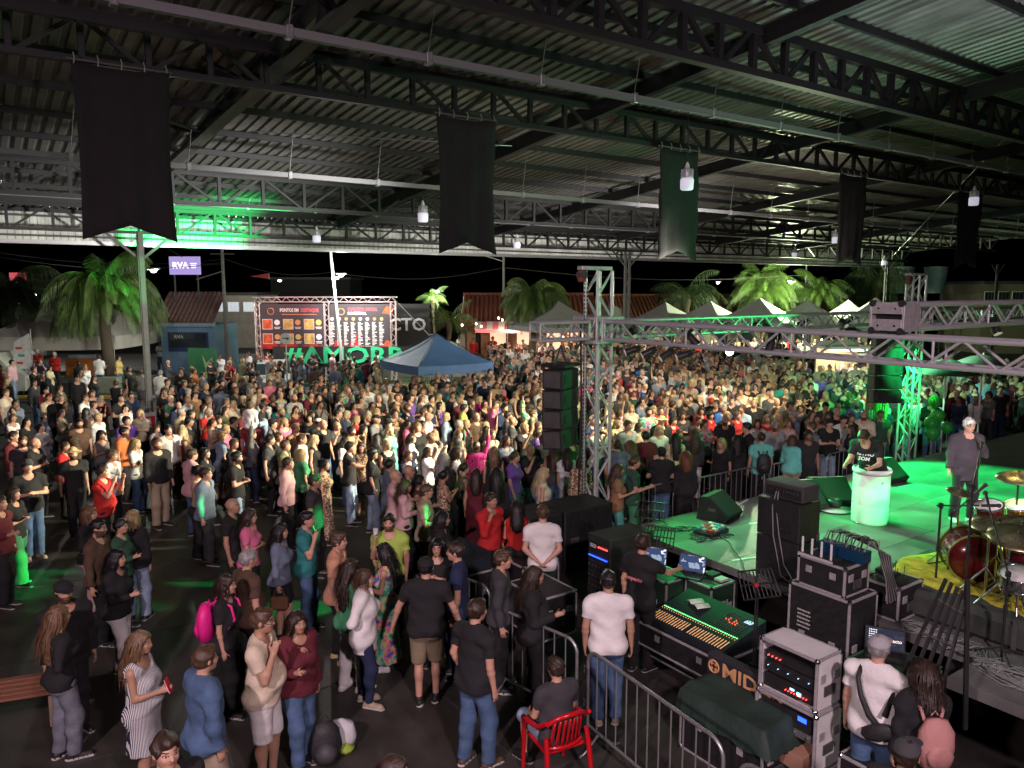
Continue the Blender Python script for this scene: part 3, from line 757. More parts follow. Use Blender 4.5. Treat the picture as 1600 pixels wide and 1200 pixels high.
def strands(root, sp, hd, m, seed):
    # loose ribbons of hair laid over the hair mass so the outline is not smooth
    hc, M, k = hd; rr = random.Random(seed); Mt = M.T
    if sp['hair'] in ('b', 'c', 'hat', 'u', 's'): return
    long_ = {'l': sp.get('hl', .34), 'm': .16, 'p': .10, 'x': .24, 'n': .06, 's': .035}[sp['hair']]
    vs, fs = [], []
    n = 150 if sp['hair'] != 's' else 190
    for i in range(n):
        az = rr.uniform(0, 2*math.pi) if sp['hair'] != 's' else rr.uniform(0, 2*math.pi); el = rr.uniform(.1, 1.5)
        d = np.array([math.cos(el)*math.cos(az), math.cos(el)*math.sin(az), math.sin(el)])
        R_ = np.array([.094, .113, .113]) if sp['hair'] != 's' else np.array([.088, .107, .112])
        if sp['hair'] == 'x': R_ = R_*1.22
        p = d*R_+np.array([0, -.016, .014])
        if p[1]-.72*p[2] > .035: continue
        side = nrm((d[0], d[1]-.35, 0)); K = 7; L_ = long_*rr.uniform(.7, 1.12)+.03; wv = rr.uniform(.004, .012) if sp['hair'] != 's' else .003; ph = rr.uniform(0, 6); w_ = rr.uniform(.003, .006); q = p.copy(); pts = []
        for j in range(K+1):
            t = j/K; pts.append(q.copy())
            if q[2] > -.03: dn = nrm(np.array([side[0]*max(0, q[2])*9, side[1]*max(0, q[2])*9-.1, -1]))
            else: dn = nrm(np.array([side[0]*.06, -.42 if sp['hair'] in ('l', 'x') and q[2] > -.2 else -.05, -1]))
            q = q+dn*(L_+max(0, p[2]))/K+np.array([math.cos(az), math.sin(az), 0])*0
            if q[2] > -.02:   # stay outside the skull
                e = (q-np.array([0, -.016, .014]))/R_; ln = np.linalg.norm(e)
                if ln < 1: q = q+(q-np.array([0, -.016, .014]))*(1/ln-1)
            q = q+np.array([math.sin(ph+t*9), math.cos(ph+t*8), 0])*wv
            if q[1] > .05 and q[2] < .05: q[1] = .05
        tan = nrm(np.cross(pts[1]-pts[0], d)); o = len(vs)
        for j, q in enumerate(pts):
            w2 = w_*(1-.6*j/K)
            for s_ in (-1, 1): v = hc+Mt @ (q+tan*w2*s_)*k; vs.append(tuple(v))
        fs += [(o+2*j, o+2*j+1, o+2*j+3, o+2*j+2) for j in range(K)]
    bb = MB(); bb.add(vs, fs, sm=True); o = bb.build('hair_strands', m, root); o['kind'] = 'stuff'
def build_person(sp, loc, face, h, label, single=False, seed=0, group=None):
    """one person: an Empty with body, clothes, hair and shoes, or a single mesh where it shows too small for parts"""
    res, hd, arms, U, mc = person_meshes(sp, h, single, seed)
    hairc = hairm(sp['hairc']); topm = cloth(sp['topc']); botm = cloth(sp['botc']); shm = mat('shoe_'+sp.get('shoe', 'black'))
    sk = skin(sp.get('tone', 'fair'), sp.get('beard'), sp.get('glasses', False))
    hatm = STRAW if sp['hair'] == 'hat' else cloth(sp.get('hatc', 'black'))
    rz = -R(face)
    if single:
        if 'all' not in mc:
            V, Q, mi, at = res['all']; me = arrays_to_mesh('person_mesh', V, Q, mi, at)
            for _ in range(6): me.materials.append(None)
            mc['all'] = me
        o = inst('person', mc['all'], [sk, hairc, topm, botm, shm, hatm])
        o.location = loc; o.rotation_euler = (0, 0, rz)
        return setp(o, label, 'person', group)
    root = thing('person', label, 'person', loc, rz, group)
    nm = {'body': 'body', 'top': {'t': 'shirt', 'l': 'shirt', 'k': 'tank_top', 'crop': 'crop_top', 'j': 'jacket', 'blazer': 'blazer'}.get(sp['top'], 'shirt'),
          'bottom': {'s': 'shorts', 'skirt': 'skirt', 'longskirt': 'skirt', 'dress': 'skirt'}.get(sp['bottom'], 'trousers'), 'shoes': 'shoes', 'hair': 'hair', 'hat': 'hat'}
    ms = {'body': [sk], 'top': [topm], 'bottom': [botm], 'shoes': [shm, SOLE], 'hair': [hairc], 'hat': [hatm]}
    for k, (V, Q, mi, at) in res.items():
        if k not in mc:
            me = arrays_to_mesh(nm[k], V, Q, mi, at)
            for _ in ms[k]: me.materials.append(None)
            mc[k] = me
        inst(nm[k], mc[k], ms[k], root)
    if h < .021 and sp['top'] in ('t',) :
        pass
    if single is False and h < .0225: strands(root, sp, hd, hairc, seed)
    return root
def parse(line):
    lab = None
    if '|' in line: line, lab = line.split('|'); lab = lab.strip()
    p = line.split(); x, y = float(p[0]), float(p[1]); face, pose, sex, hair, top, bot = p[2:8]
    sp = {'sex': sex, 'h': 1.74 if sex == 'm' else 1.64}
    def two(t, d):
        a = t.split(':'); return a[0], (a[1] if len(a) > 1 else d)
    sp['hair'], sp['hairc'] = two(hair, 'dbrown'); sp['top'], sp['topc'] = two(top, 'black'); sp['bottom'], sp['botc'] = two(bot, 'denim')
    PO = {'dn': ('dn', 'dn'), 'cx': ('cross', 'cross'), 'cup': ('cup', 'dn'), 'cupl': ('dn', 'cup'), 'ph': ('phone', 'phone'), 'ph1': ('cup', 'dn'), 'hip': ('hip', 'dn'), 'hips': ('hip', 'hip'), 'cl': ('clap', 'clap'), 'up': ('up', 'dn'), 'ups': ('up', 'up'),
          'bk': ('back', 'back'), 'pk': ('pocket', 'pocket'), 'pk1': ('dn', 'pocket'), 'chin': ('chin', 'dn'), 'mic': ('dn', 'mic'), 'reach': ('reach', 'reach'), 'sit': ('lap', 'lap'), 'hug': ('hug', 'dn'), 'chr': ('chin', 'cup'), 'side': ('side', 'side'), 'reach1': ('reach', 'dn')}
    sp['ra'], sp['la'] = PO[pose]
    for e in p[8:]:
        if e == 'gl': sp['glasses'] = True
        elif e == 'bd': sp['beard'] = True
        elif '=' in e:
            k, v = e.split('=')
            if k in ('shoe', 'tone', 'hatc', 'legs', 'acc', 'z', 'beardc'): sp[k] = v if k != 'z' else float(v)
            else: sp[k] = float(v)
    f = HEAD[face] if face in HEAD else float(face)
    return x, y, f, sp, lab
# ================================================================== ground
def ground_mat():
    m = mat('asphalt', (.05, .05, .052), .75, 0, .25, .8, .5, 160); n, L, b = nodes_of(m)
    return m
SOIL = mat('dark_soil', (.035, .033, .03), .9, 0, .3, .3)
ASPH = ground_mat(); CONC = mat('concrete_slab', (.046, .041, .036), .5, 0, .42, 1.9, .35, 120)
b = MB(); b.box((0, 150, -.25), (600, 700, .5)); setp(b.build('ground', ASPH), kind='structure')
pave = thing('pavement', None, None); pave['kind'] = 'structure'
slab = MB(); slab.box((0, 0, 0), (2.96, 2.96, .004)); slab_me = slab.mesh('paving_slab'); slab_me.materials.append(CONC)
for i in range(-6, 10):
    for j in range(0, 9):
        o = inst('paving_slab', slab_me, None, pave, Matrix.Translation(SD(i*3, 1.5+j*3, .002)) @ Matrix.Rotation(A1, 4, 'Z'))
# painted strip, kerbs and lawn in front of the menu boards
YEL = mat('yellow_paint', (.55, .42, .05), .6, 0, .3, 3)
KERB = mat('kerb_concrete', (.30, .29, .27), .8, 0, .25, 4)
GRASS = mat('lawn', (.035, .075, .018), .9, 0, .5, 6, .6, 60)
b = MB(); b.box((-4, 41.3, .07), (30, 3.4, .14)); setp(b.build('lawn', GRASS), kind='structure')
kb = thing('kerb', None, None); kb['kind'] = 'structure'
ks = MB(); ks.bbox((0, 0, .075), (.98, .16, .15), .02); kme = ks.mesh('kerb_stone'); kme.materials.append(None)
for i in range(30): inst('kerb_stone', kme, YEL if (i//3) % 3 else KERB, kb, Matrix.Translation((-26+i, 35.3 if i < 19 else 39.4, 0)))
b = MB()
for i in range(9): b.box((-34+i*2.6, 45.5, .006), (.12, 5, .004))
setp(b.build('parking_marking', WHITEP), kind='structure')
b = MB(); b.box((-16, 50.5, .002), (60, 18.6, .004)); setp(b.build('far_pavement', mat('pale_concrete', (.22, .21, .20), .8, 0, .15, .7)), kind='structure')
# ================================================================== steel canopy roof
canopy = thing('steel_canopy', 'steel lattice roof of corrugated sheets over the crowd and the stage', 'roof')
SHEET = mat('corrugated_sheet', (.21, .205, .19), .42, .45, .3, 1.5, .15, 8, stretch=(1, 1, 1))
SMIN, SMAX, DMIN, DMAX = -17, 52, 2.0, 28.0
prof = []
for k in range(5):
    x = k*.25; prof += [(x, 0), (x+.12, 0), (x+.15, .04), (x+.22, .04)]
prof.append((1.25, 0))
def sheet_mesh(length, name):
    bb = MB(); vs = []
    for x, z in prof: vs += [(x, 0, z), (x, length, z)]
    bb.add(vs, [(2*i, 2*i+2, 2*i+3, 2*i+1) for i in range(len(prof)-1)]); me = bb.mesh(name); me.materials.append(SHEET); return me
slope = Vector((E2.x, E2.y, -.1)).normalized(); length = (DMAX-DMIN)/math.sqrt(1-.0)*math.sqrt(1.01)
shm_ = sheet_mesh(length, 'roof_sheet')
nn = E1.cross(slope).normalized()
i = 0; s_ = SMIN
while s_ < SMAX:
    o = inst('roof_sheet', shm_, None, canopy, basis(E1, slope, nn, SD(s_, DMIN, roofz(DMIN)+(i % 2)*.006))); s_ += 1.25; i += 1
# purlins
def purl(D, dz=-.07, r=.035, r2=.06, m=STEEL_DK, s0=SMIN, s1=SMAX, name='purlin'):
    return bar(name, SD(s0, D, roofz(D)+dz), SD(s1, D, roofz(D)+dz), r*2, m, canopy, 'box', r2*2)
D_ = 2.8
while D_ < 28:
    purl(D_); D_ += 1.68
def ltruss(D, ztop, zbot, s0, s1, step, th=.09, m=STEEL_DK, dbl=True):
    t = thing('lattice_truss', None, None); t.parent = canopy
    bar('chord', SD(s0, D, ztop), SD(s1, D, ztop), th*1.15, m, t, 'box', th*1.1)
    bar('chord', SD(s0, D, zbot), SD(s1, D, zbot), th*1.25, m, t, 'box', th*.9)
    k = 0; s = s0
    while s < s1-.01:
        bar('upright', SD(s, D, zbot+th*.4), SD(s, D, ztop-th*.4), th*.85, m, t, 'box', th*.8, up=E1)
        a, b_ = (zbot, ztop) if k % 2 else (ztop, zbot)
        bar('web_bar', SD(s+.05, D+.012, a), SD(s+step-.05, D+.012, b_), th*.62, m, t, 'box', th*.6, up=E2)
        s += step; k += 1
    return t
ltruss(8.4, HC+4.12, HC+3.45, 2.4, 28, .82, .13)
ltruss(12.6, HC+3.72, HC+3.15, -14, 44, .86, .10)
ltruss(21.5, HC+2.95, HC+2.2, -14, 50, 1.15, .10)
ltruss(26.7, HC+2.45, HC+1.72, -14, 50, 1.15, .10)
# deep tapered rafters across the span
def rafter(s, d0, d1, deep):
    t = thing('rafter', None, None); t.parent = canopy
    if deep:
        z0, z1 = HC+3.75, HC+2.65
        bar('bottom_flange', SD(s, 6.0, z0), SD(s, 26.4, z1), .26, STEEL_BM, t, 'box', .07)
        bar('top_flange', SD(s, 6.0, roofz(6)-.26), SD(s, 26.4, roofz(26.4)-.2), .2, STEEL_DK, t, 'box', .1)
        k = 0; D = 6.3
        while D < 24:
            zb = z0+(z1-z0)*(D-6)/20.4+.04; zt = roofz(D)-.24
            if zt-zb > .12: bar('web_bar', SD(s, D, zb), SD(s, D+(.28 if k % 2 else -.28), zt), .09, STEEL_DK, t, 'box', .13)
            D += .55; k += 1
        for D in (10, 13.5, 17, 20):  # fly braces to the purlins
            zb = z0+(z1-z0)*(D-6)/20.4
            bar('fly_brace', SD(s, D, zb), SD(s-.9, D, roofz(D)-.2), .05, STEEL_DK, t, 'box')
    else:
        bar('rafter_beam', SD(s, d0, roofz(d0)-.33), SD(s, d1, roofz(d1)-.33), .16, STEEL_DK, t, 'box', .30)
rafter(4.2, 0, 0, True)
for s in (-9.2, 10.9, 17.6, 24.3, 31, 37.7): rafter(s, 2.2, 26.4, False)
# columns
def column(s, D, name, label, taped=False):
    t = thing(name, label, 'column', SD(s, D, 0), A1)
    z1 = HC+1.75
    for a in (-1, 1): bar('post', (a*.13, 0, 0), (a*.13, 0, z1), .07, STEEL_BM, t, 'box', .12)
    k = 0; z = .1
    while z < z1-.5:
        bar('lacing_bar', (-.13 if k % 2 else .13, 0, z), (.13 if k % 2 else -.13, 0, z+.55), .035, STEEL_BM, t, 'box'); z += .55; k += 1
    for a in (-1, 1): bar('knee_brace', (a*.13, 0, z1-.75), (a*1.0, 0, z1), .06, STEEL_BM, t, 'box')
    bb = MB(); bb.box((0, 0, .01), (.5, .4, .02)); bb.build('base_plate', STEEL_BM, t)
    return t
c1 = onD(232, 600, 26.7); c1s = toSD(c1)[0]
t = thing('roof_column', 'grey steel column lit green with a red fire sign, beside the tall palm', 'column', SD(c1s, 26.7, 0), A1)
bb = MB(); bb.bbox((0, 0, (HC+1.75)/2), (.17, .22, HC+1.75), .015); bb.build('post', STEEL_BM, t)
for a in (-1, 1): bar('knee_brace', (a*.1, 0, HC+.95), (a*1.0, 0, HC+1.72), .08, STEEL_BM, t, 'box')
bb = MB(); bb.box((0, 0, .012), (.5, .5, .024)); bb.build('base_plate', STEEL_BM, t)
# conduit up the column
p1 = SD(c1s-.28, 26.45, 0); bar('conduit', (-.11, -.12, .2), (-.11, -.12, HC+1.5), .022, STEEL_BM, t)
q = thing('fire_sign', 'small square red fire extinguisher sign on the lamp column', 'sign', onD(234, 656, 26.35)-Vector((0, 0, .0)), A1)
bb = MB(); bb.bbox((0, 0, 0), (.36, .015, .46), .004); bb.build('panel', WHITEP, q)
bb = MB(); bb.box((0, -.0105, -.04), (.31, .004, .31)); bb.build('red_field', mat('sign_red', (.6, .015, .02), .5, 0, .05), q)
bb = MB(); bb.box((0, -.015, -.05), (.07, .004, .18)); bb.box((-.02, -.015, .055), (.05, .004, .03)); bb.build('extinguisher_pictogram', WHITEP, q)
c2 = onD(977, 600, 26.7); c2s = toSD(c2)[0]
t = column(c2s, 26.7, 'roof_column', 'laced steel column rising from the crowd right of the truss tower')
q = thing('notice_sign', 'small pale blue notice on the laced column in the crowd', 'sign', onD(974, 585, 26.45), A1)
bb = MB(); bb.bbox((0, 0, 0), (.42, .015, .42), .004); bb.build('panel', mat('pale_blue_sign', (.25, .5, .5), .5, 0, .05), q)
bb = MB()
for k in range(4): bb.box((0, -.0105, .12-.07*k), (.3-.04*k, .003, .02))
bb.build('printed_lines', mat('print_dark', (.05, .12, .15), .6, 0, 0), q)
for px, lab in ((1375, 'dark steel column beside the second speaker column'), (1545, 'far steel column behind the green balloons')):
    cc = onD(px, 600, 26.7); column(toSD(cc)[0], 26.7, 'roof_column', lab)
# eaves fascia
fas = thing('eaves_fascia', None, None); fas.parent = canopy
FASC = mat('white_fascia_sheet', (.62, .63, .60), .5, 0, .25, 2.2, .1, 10, stretch=(1, 1, .2))
fb = MB(); vs = []
pr = []
for k in range(6): pr += [(k*.2, 0), (k*.2+.1, 0), (k*.2+.12, .03), (k*.2+.18, .03)]
pr.append((1.2, 0))
for x, y in pr: vs += [(x, y, 0), (x, y, 1.0)]
fb.add(vs, [(2*i, 2*i+2, 2*i+3, 2*i+1) for i in range(len(pr)-1)]); fme = fb.mesh('fascia_panel'); fme.materials.append(FASC)
s_ = -17
while s_ < 50:
    inst('fascia_panel', fme, None, fas, Matrix.Translation(SD(s_, 28.05, HC+1.42)) @ Matrix.Rotation(A1, 4, 'Z')); s_ += 1.2
bar('gutter', SD(-17, 28.15, HC+1.42), SD(50, 28.15, HC+1.42), .2, GALV, fas, 'box', .12)
bar('girt', SD(-17, 27.95, HC+1.6), SD(50, 27.95, HC+1.6), .06, STEEL_BM, fas, 'box'); bar('girt', SD(-17, 27.95, HC+2.2), SD(50, 27.95, HC+2.2), .06, STEEL_BM, fas, 'box')
# hanging conduits with droppers
def conduit(D, h, r, s0, s1, label, step=2.1, m=mat('conduit_grey', (.17, .17, .18), .65, 0, .15)):
    t = thing('lighting_conduit', label, 'conduit', (0, 0, 0), 0, 'galvanised conduits hanging under the roof')
    z = HC+h; bar('rail', SD(s0, D, z), SD(s1, D, z), r*2, m, t, 'box', r*2)
    s = s0+1.0
    while s < s1:
        bar('suspension_wire', SD(s, D, z+r), SD(s+.12, D, roofz(D)-.1), .008, GALV, t)
        bb = MB(); bb.bbox((0, 0, 0), (.09, r*2.6, r*3.2), .01); o = bb.build('clamp', GALV, t, SD(s, D, z)); o.rotation_euler = (0, 0, A1)
        s += step
    return z
conduit(10.5, 3.38, .055, -12, 45, 'thick grey conduit hanging under the roof, nearest the top of the photo')
conduit(17.0, 2.46, .05, -14, 48, 'grey conduit hanging across the black banners in the middle of the roof')
conduit(24.0, 2.42, .05, -15, 48, 'far grey conduit hanging just above the white fascia')
bar_w = thing('stay_cable', 'thin steel stay cable slanting under the roof on the right', 'cable')
bar('wire', onD(1600, 185, 9.5), onD(1395, 400, 20), .012, GALV, bar_w)
bar_w = thing('stay_cable', 'long thin stay cable stretched under the roof behind the banners', 'cable')
bar('wire', onD(390, 205, 13.2), onD(800, 228, 13.2), .010, GALV, bar_w)
# high bay lamps
def high_bay():
    t = thing('high_bay_lamp', None, None)
    bb = MB(); bb.lathe([(.0, .0), (.115, .0), (.135, .03), (.14, .2), (.13, .235), (.05, .24)], n=20); bb.build('diffuser', glow('lamp_diffuser', (.85, .85, 1.0), .35), t)
    bb = MB(); bb.lathe([(.075, .24), (.12, .25), (.075, .43), (.04, .45)], n=20); bb.build('heat_sink_core', ALU, t)
    bb = MB(); bb.box((0, 0, .335), (.012, .25, .17)); fm = bb.mesh('cooling_fin'); fm.materials.append(ALU)
    for k in range(9): inst('cooling_fin', fm, None, t, Matrix.Rotation(math.pi*k/9, 4, 'Z'))
    bb = MB(); bb.lathe([(.045, .45), (.05, .47), (.035, .53), (.02, .55), (.02, .57)], n=12); bb.build('lamp_holder', WHITEP, t)
    return t
hb = high_bay(); first = True
LB = ['largest white high-bay lamp hanging in front of the green banner', 'white high-bay lamp hanging at the right edge under the conduit', 'dim high-bay lamp hanging left of the second black banner', 'small high-bay lamp hanging low in front of the green banner', 'tiny high-bay lamp just right of the second black banner', 'small high-bay lamp hanging left of the fourth banner', 'tiny high-bay lamp between the third and fourth banners', 'high-bay lamp right of the fourth banner near the fascia', 'high-bay lamp hanging over the dark column at right', 'dim high-bay lamp left of the street lamp pole']
for (px, py, D, zr), lab in zip(((1073, 297, 10.5, 3.38), (1521, 321, 10.5, 3.38), (661, 347, 17, 2.46), (1041, 363, 17, 2.46), (808, 388, 24, 2.42), (1305, 380, 17, 2.46), (1241, 402, 24, 2.42), (1505, 391, 17, 2.46), (1381, 414, 24, 2.42), (495, 379, 24, 2.42)), LB):
    o = hb if first else copy_tree(hb); first = False
    p = onD(px, py, D); o.location = p; k = .92; o.scale = (k, k, k)
    setp(o, lab, 'lamp', 'high-bay lamps hanging under the roof')
    bar('suspension_cable', (0, 0, .56), (0, 0, (HC+zr-p.z)/k), .008, RUBBER, o)
# banners hung from the second truss
BAN = mat('black_banner_cloth', (.010, .008, .010), .97, 0, .3, 3, .3, 12)
def banner(px0, px1, lab, dz=0, col=None):
    a, c = onD(px0, 200, 12.35), onD(px1, 200, 12.35); s0, s1 = toSD(a)[0], toSD(c)[0]; z1 = HC+3.08; z0 = HC+.62+dz
    t = thing('banner', lab, 'banner', SD((s0+s1)/2, 12.35, z1), A1, 'dark banners hanging from the roof truss')
    W = s1-s0; N, K = 14, 16; bb = MB(); vs = []
    for j in range(K+1):
        for i in range(N+1):
            u = i/N; v = j/K
            x = (u-.5)*W*(1-.05*math.sin(v*3.1)); notch = .22*(1-abs(2*u-1))*v**6
            z = -v*(z1-z0)+notch-.05*math.sin(u*math.pi)*(1-v)
            y = .035*math.sin(u*9+v*4+px0)*v+.05*math.sin(v*5+px0)*(u-.4)+.02*math.sin(u*23+px0)*(.3+v)+.015*math.sin(v*17+u*6)
            vs.append((x, y, z))
    fs = [(j*(N+1)+i, j*(N+1)+i+1, (j+1)*(N+1)+i+1, (j+1)*(N+1)+i) for j in range(K) for i in range(N)]
    bb.add(vs, fs, sm=True); o = bb.build('banner_cloth', BAN, t); md = o.modifiers.new('t', 'SOLIDIFY'); md.thickness = .006
    for k in range(5):
        x = (k/4-.5)*W*.94; bb = MB(); bb.tube([(x, -.01, -.05), (x+.01, -.03, .03), (x, 0, .10)], .008, 5); bb.build('tie_rope', mat('grey_cable', (.25, .25, .24), .6), t)
    bar('hanging_rod', (-W/2-.05, 0, .01), (W/2+.05, 0, .01), .018, STEEL_BM, t)
banner(117, 268, 'wide black banner hanging in front of the palm at the left', .05)
banner(683, 774, 'black banner hanging above the blue canopy')
banner(1032, 1094, 'banner with green-lit notched hem, third from the left')
banner(1316, 1359, 'narrow black banner hanging above the stage truss')
banner(1505, 1543, 'narrowest black banner hanging at the right')
# ================================================================== stage deck
ZS = 1.15
DECK = mat('stage_deck', (.15, .15, .145), .36, 0, .45, 1.3, .25, 60)
SL, SR, DB, DF = 8.6, 24.0, -3.0, 9.05
stg = thing('stage', 'raised grey stage deck under the aluminium truss', 'stage')
ws, wd = 2.0, 1.0
bb = MB(); bb.bbox((ws/2, wd/2, -.06), (ws-.004, wd-.004, .12), .003); dm = bb.mesh('deck_panel'); dm.materials.append(DECK)
s = SL
while s < SR:
    D = DF-wd
    while D > DB:
        inst('deck_panel', dm, None, stg, Matrix.Translation(SD(s, D, ZS)) @ Matrix.Rotation(A1, 4, 'Z')); D -= wd
    s += ws
bb = MB(); bb.bbox((.35, wd/2, -.06), (.694, wd-.004, .12), .003); dm2 = bb.mesh('deck_panel'); dm2.materials.append(DECK)
for j in range(7): inst('deck_panel', dm2, None, stg, Matrix.Translation(SD(7.9, 2.55-j, ZS-.001)) @ Matrix.Rotation(A1, 4, 'Z'))
bb = MB()
for k in range(8):
    for j in range(12): bb.box(SD(SL+.15+k*2, DF-.15-j, (ZS-.12)/2), (.06, .06, ZS-.12))
o = bb.build('support_legs', STEEL_DK, stg); o['kind'] = 'stuff'
bb = MB(); M_ = Matrix.Rotation(A1, 3, 'Z')
bb.box(SD((SL+SR)/2, DF-.02, (ZS-.14)/2), (SR-SL, .01, ZS-.14), M_); bb.build('front_skirt', mat('stage_skirt', (.02, .02, .02), .9, 0, .2), stg)
TAPE = mat('white_tape', (.7, .7, .68), .6, 0, .1)
for (px, py, a, l) in ((1160, 785, 15, .5), (1187, 816, -12, .45), (1215, 825, 60, .3), (1170, 872, -15, .6), (1330, 690, 20, .5)):
    p = G(px, py, ZS+.004); bb = MB(); bb.box((0, 0, 0), (l, .045, .003)); o = bb.build('tape_mark', TAPE, stg, p); o.rotation_euler = (0, 0, A1+R(a))
# drum riser
riser = thing('drum_riser', 'low dark riser with rounded edge under the drum kit', 'riser', SD(9.05, 5.2, ZS), A1)
bb = MB(); bb.bbox((2.2, -3.1, .17), (4.4, 6.2, .34), .06); bb.build('platform', mat('riser_carpet', (.05, .055, .05), .9, 0, .2, 6, .3, 150), riser)
for k in range(5):
    bb = MB(); bb.box((-.004, -.6-k*1.2, .17), (.012, .05, .36)); bb.build('edge_clip', STEEL_BM, riser)
ZR = ZS+.34
# yellow shaggy rug: short tufts on a base
rug = thing('rug', 'crumpled yellow shaggy rug under the drum kit', 'rug', SD(11.0, 3.4, ZR), A1)
rnd = random.Random(4)
YR = mat('yellow_rug', (.62, .47, .04), .95, 0, .45, 7, .8, 70)
bb = MB(); N = 46; vs = []
for j in range(N+1):
    for i in range(N+1):
        x = -1.65+3.3*i/N; y = -2.6+4.3*j/N
        e = .08*math.sin(6*y+x)+.05*math.sin(13*y); sc_ = 1+(.0 if 0 < i < N else 0)
        z = .012+abs(.02*math.sin(9*x+5*math.sin(3*y))*math.sin(7*y+3*x))+rnd.uniform(0, .018)
        if i in (0, N) or j in (0, N): z = .002
        vs.append((x+(e if i == 0 else 0), y+(.08*math.sin(5*x) if j == N else 0), z))
bb.add(vs, [(j*(N+1)+i, j*(N+1)+i+1, (j+1)*(N+1)+i+1, (j+1)*(N+1)+i) for j in range(N) for i in range(N)], sm=True); bb.build('rug_pile', YR, rug)
# ================================================================== aluminium truss
def box_truss(name, label, p0, p1, side, up, w=.36, r=.030, panel=.5, m=ALU, group=None, plates=True):
    p0, p1 = Vector(p0), Vector(p1); t = thing(name, label, 'truss', (0, 0, 0), 0, group); d = (p1-p0).normalized(); L_ = (p1-p0).length
    side = Vector(side).normalized(); up = Vector(up).normalized(); h = w/2-r
    c = [(side*a+up*b_)*h for a, b_ in ((-1, -1), (1, -1), (1, 1), (-1, 1))]
    for q in c: bar('chord', p0+q, p1+q, r, m, t)
    n = max(1, round(L_/panel)); st = L_/n
    for f in range(4):
        a, b_ = c[f], c[(f+1) % 4]
        for k in range(n):
            x0, x1 = p0+d*(k*st), p0+d*((k+1)*st)
            if (k+(f in (1, 2))) % 2: bar('brace', x0+a, x1+b_, r*.55, m, t)
            else: bar('brace', x0+b_, x1+a, r*.55, m, t)
        k = 0.0
        while k <= L_+.01:
            bar('crossbar', p0+d*k+a, p0+d*k+b_, r*.5, m, t); k += 2.0 if L_ > 2.2 else L_
    return t
TZ0, TZ1 = 4.13, 4.5; TZ = (TZ0+TZ1)/2
TS, TD = 9.75, 11.1; T2S = 21.3
box_truss('truss_tower', 'tall aluminium truss tower standing left of the stage, in front of the crowd', SD(TS, TD, .05), SD(TS, TD, 5.42), E1, E2, .42, .033, .44)
box_truss('truss_tower', 'green-lit aluminium truss tower at the far stage corner behind the singer', SD(T2S, TD, .05), SD(T2S, TD, 5.45), E1, E2, .42, .033, .44)
box_truss('truss_beam', 'grey truss beam running from the tower towards the photographer over the stage', SD(TS+.02, TD-.35, TZ), SD(TS+.02, -1.5, TZ), E1, (0, 0, 1), .40, .034, .42)
box_truss('truss_beam', 'green-lit truss beam between the two towers along the stage front', SD(TS+.35, TD, TZ), SD(T2S-.3, TD, TZ), E2, (0, 0, 1), .38, .032, .40)
box_truss('truss_beam', 'short truss stub left of the tower carrying the speakers', SD(TS-.35, TD, TZ), SD(TS-1.5, TD, TZ), E2, (0, 0, 1), .38, .032, .40)
box_truss('truss_beam', 'far truss beam beyond the second tower at right', SD(T2S+.3, TD, TZ), SD(T2S+9, TD, TZ), E2, (0, 0, 1), .38, .032, .40)
CB = 5.34
box_truss('truss_beam', 'upper truss beam laid across the near beam, running out at the right', SD(TS+.25, CB, 4.73), SD(TS+14, CB, 4.73), E2, (0, 0, 1), .38, .033, .42)
# corner block facing the camera
blk = thing('truss_corner_block', 'square pinkish corner block with black rubber feet on the truss', 'truss block', SD(TS+.0, CB, 4.73), A1-R(90))
bb = MB(); bb.bbox((0, -.18, .115), (.40, .02, .15), .006); bb.build('face_plate', ALU_E, blk)
bb = MB(); bb.bbox((0, -.18, -.10), (.40, .02, .15), .006); bb.build('face_plate', ALU_E, blk)
for a in (-1, 1):
    bb = MB(); bb.bbox((a*.215, 0, 0), (.03, .38, .36), .006); bb.build('side_plate', ALU_E, blk)
bb = MB(); bb.bbox((0, .05, 0), (.38, .30, .30), .01); bb.build('core', STEEL_DK, blk)
for a in (-1, 1):
    for c_ in (-1, 1):
        bb = MB(); bb.cyl((a*.19, -.20, c_*.175), (a*.19, -.16, c_*.175), .045, 14); bb.build('rubber_foot', RUBBER, blk)
        bb = MB(); bb.cyl((a*.11, -.196, c_*.11), (a*.11, -.188, c_*.11), .014, 8); bb.build('bolt', STEEL_DK, blk)
# sleeve blocks on the towers
for (s0, lab) in ((TS, 'truss sleeve block clamped round the near tower'), (T2S, 'truss sleeve block round the far tower')):
    sb = thing('sleeve_block', lab, 'truss block', SD(s0, TD, TZ), A1)
    for zz in (-.22, .22):
        for (cx, cy, dx, dy) in ((0, -.33, .70, .05), (0, .33, .70, .05), (-.33, 0, .05, .62), (.33, 0, .05, .62)):
            bb = MB(); bb.bbox((cx, cy, zz), (dx, dy, .06), .008); bb.build('frame_bar', ALU, sb)
    for a in (-1, 1):
        for c_ in (-1, 1):
            for k in (0, .14): bb = MB(); bb.cyl((a*.33-a*k, c_*.33, -.19), (a*.33-a*k, c_*.33, .19), .024, 8); bb.build('upright_tube', ALU, sb)
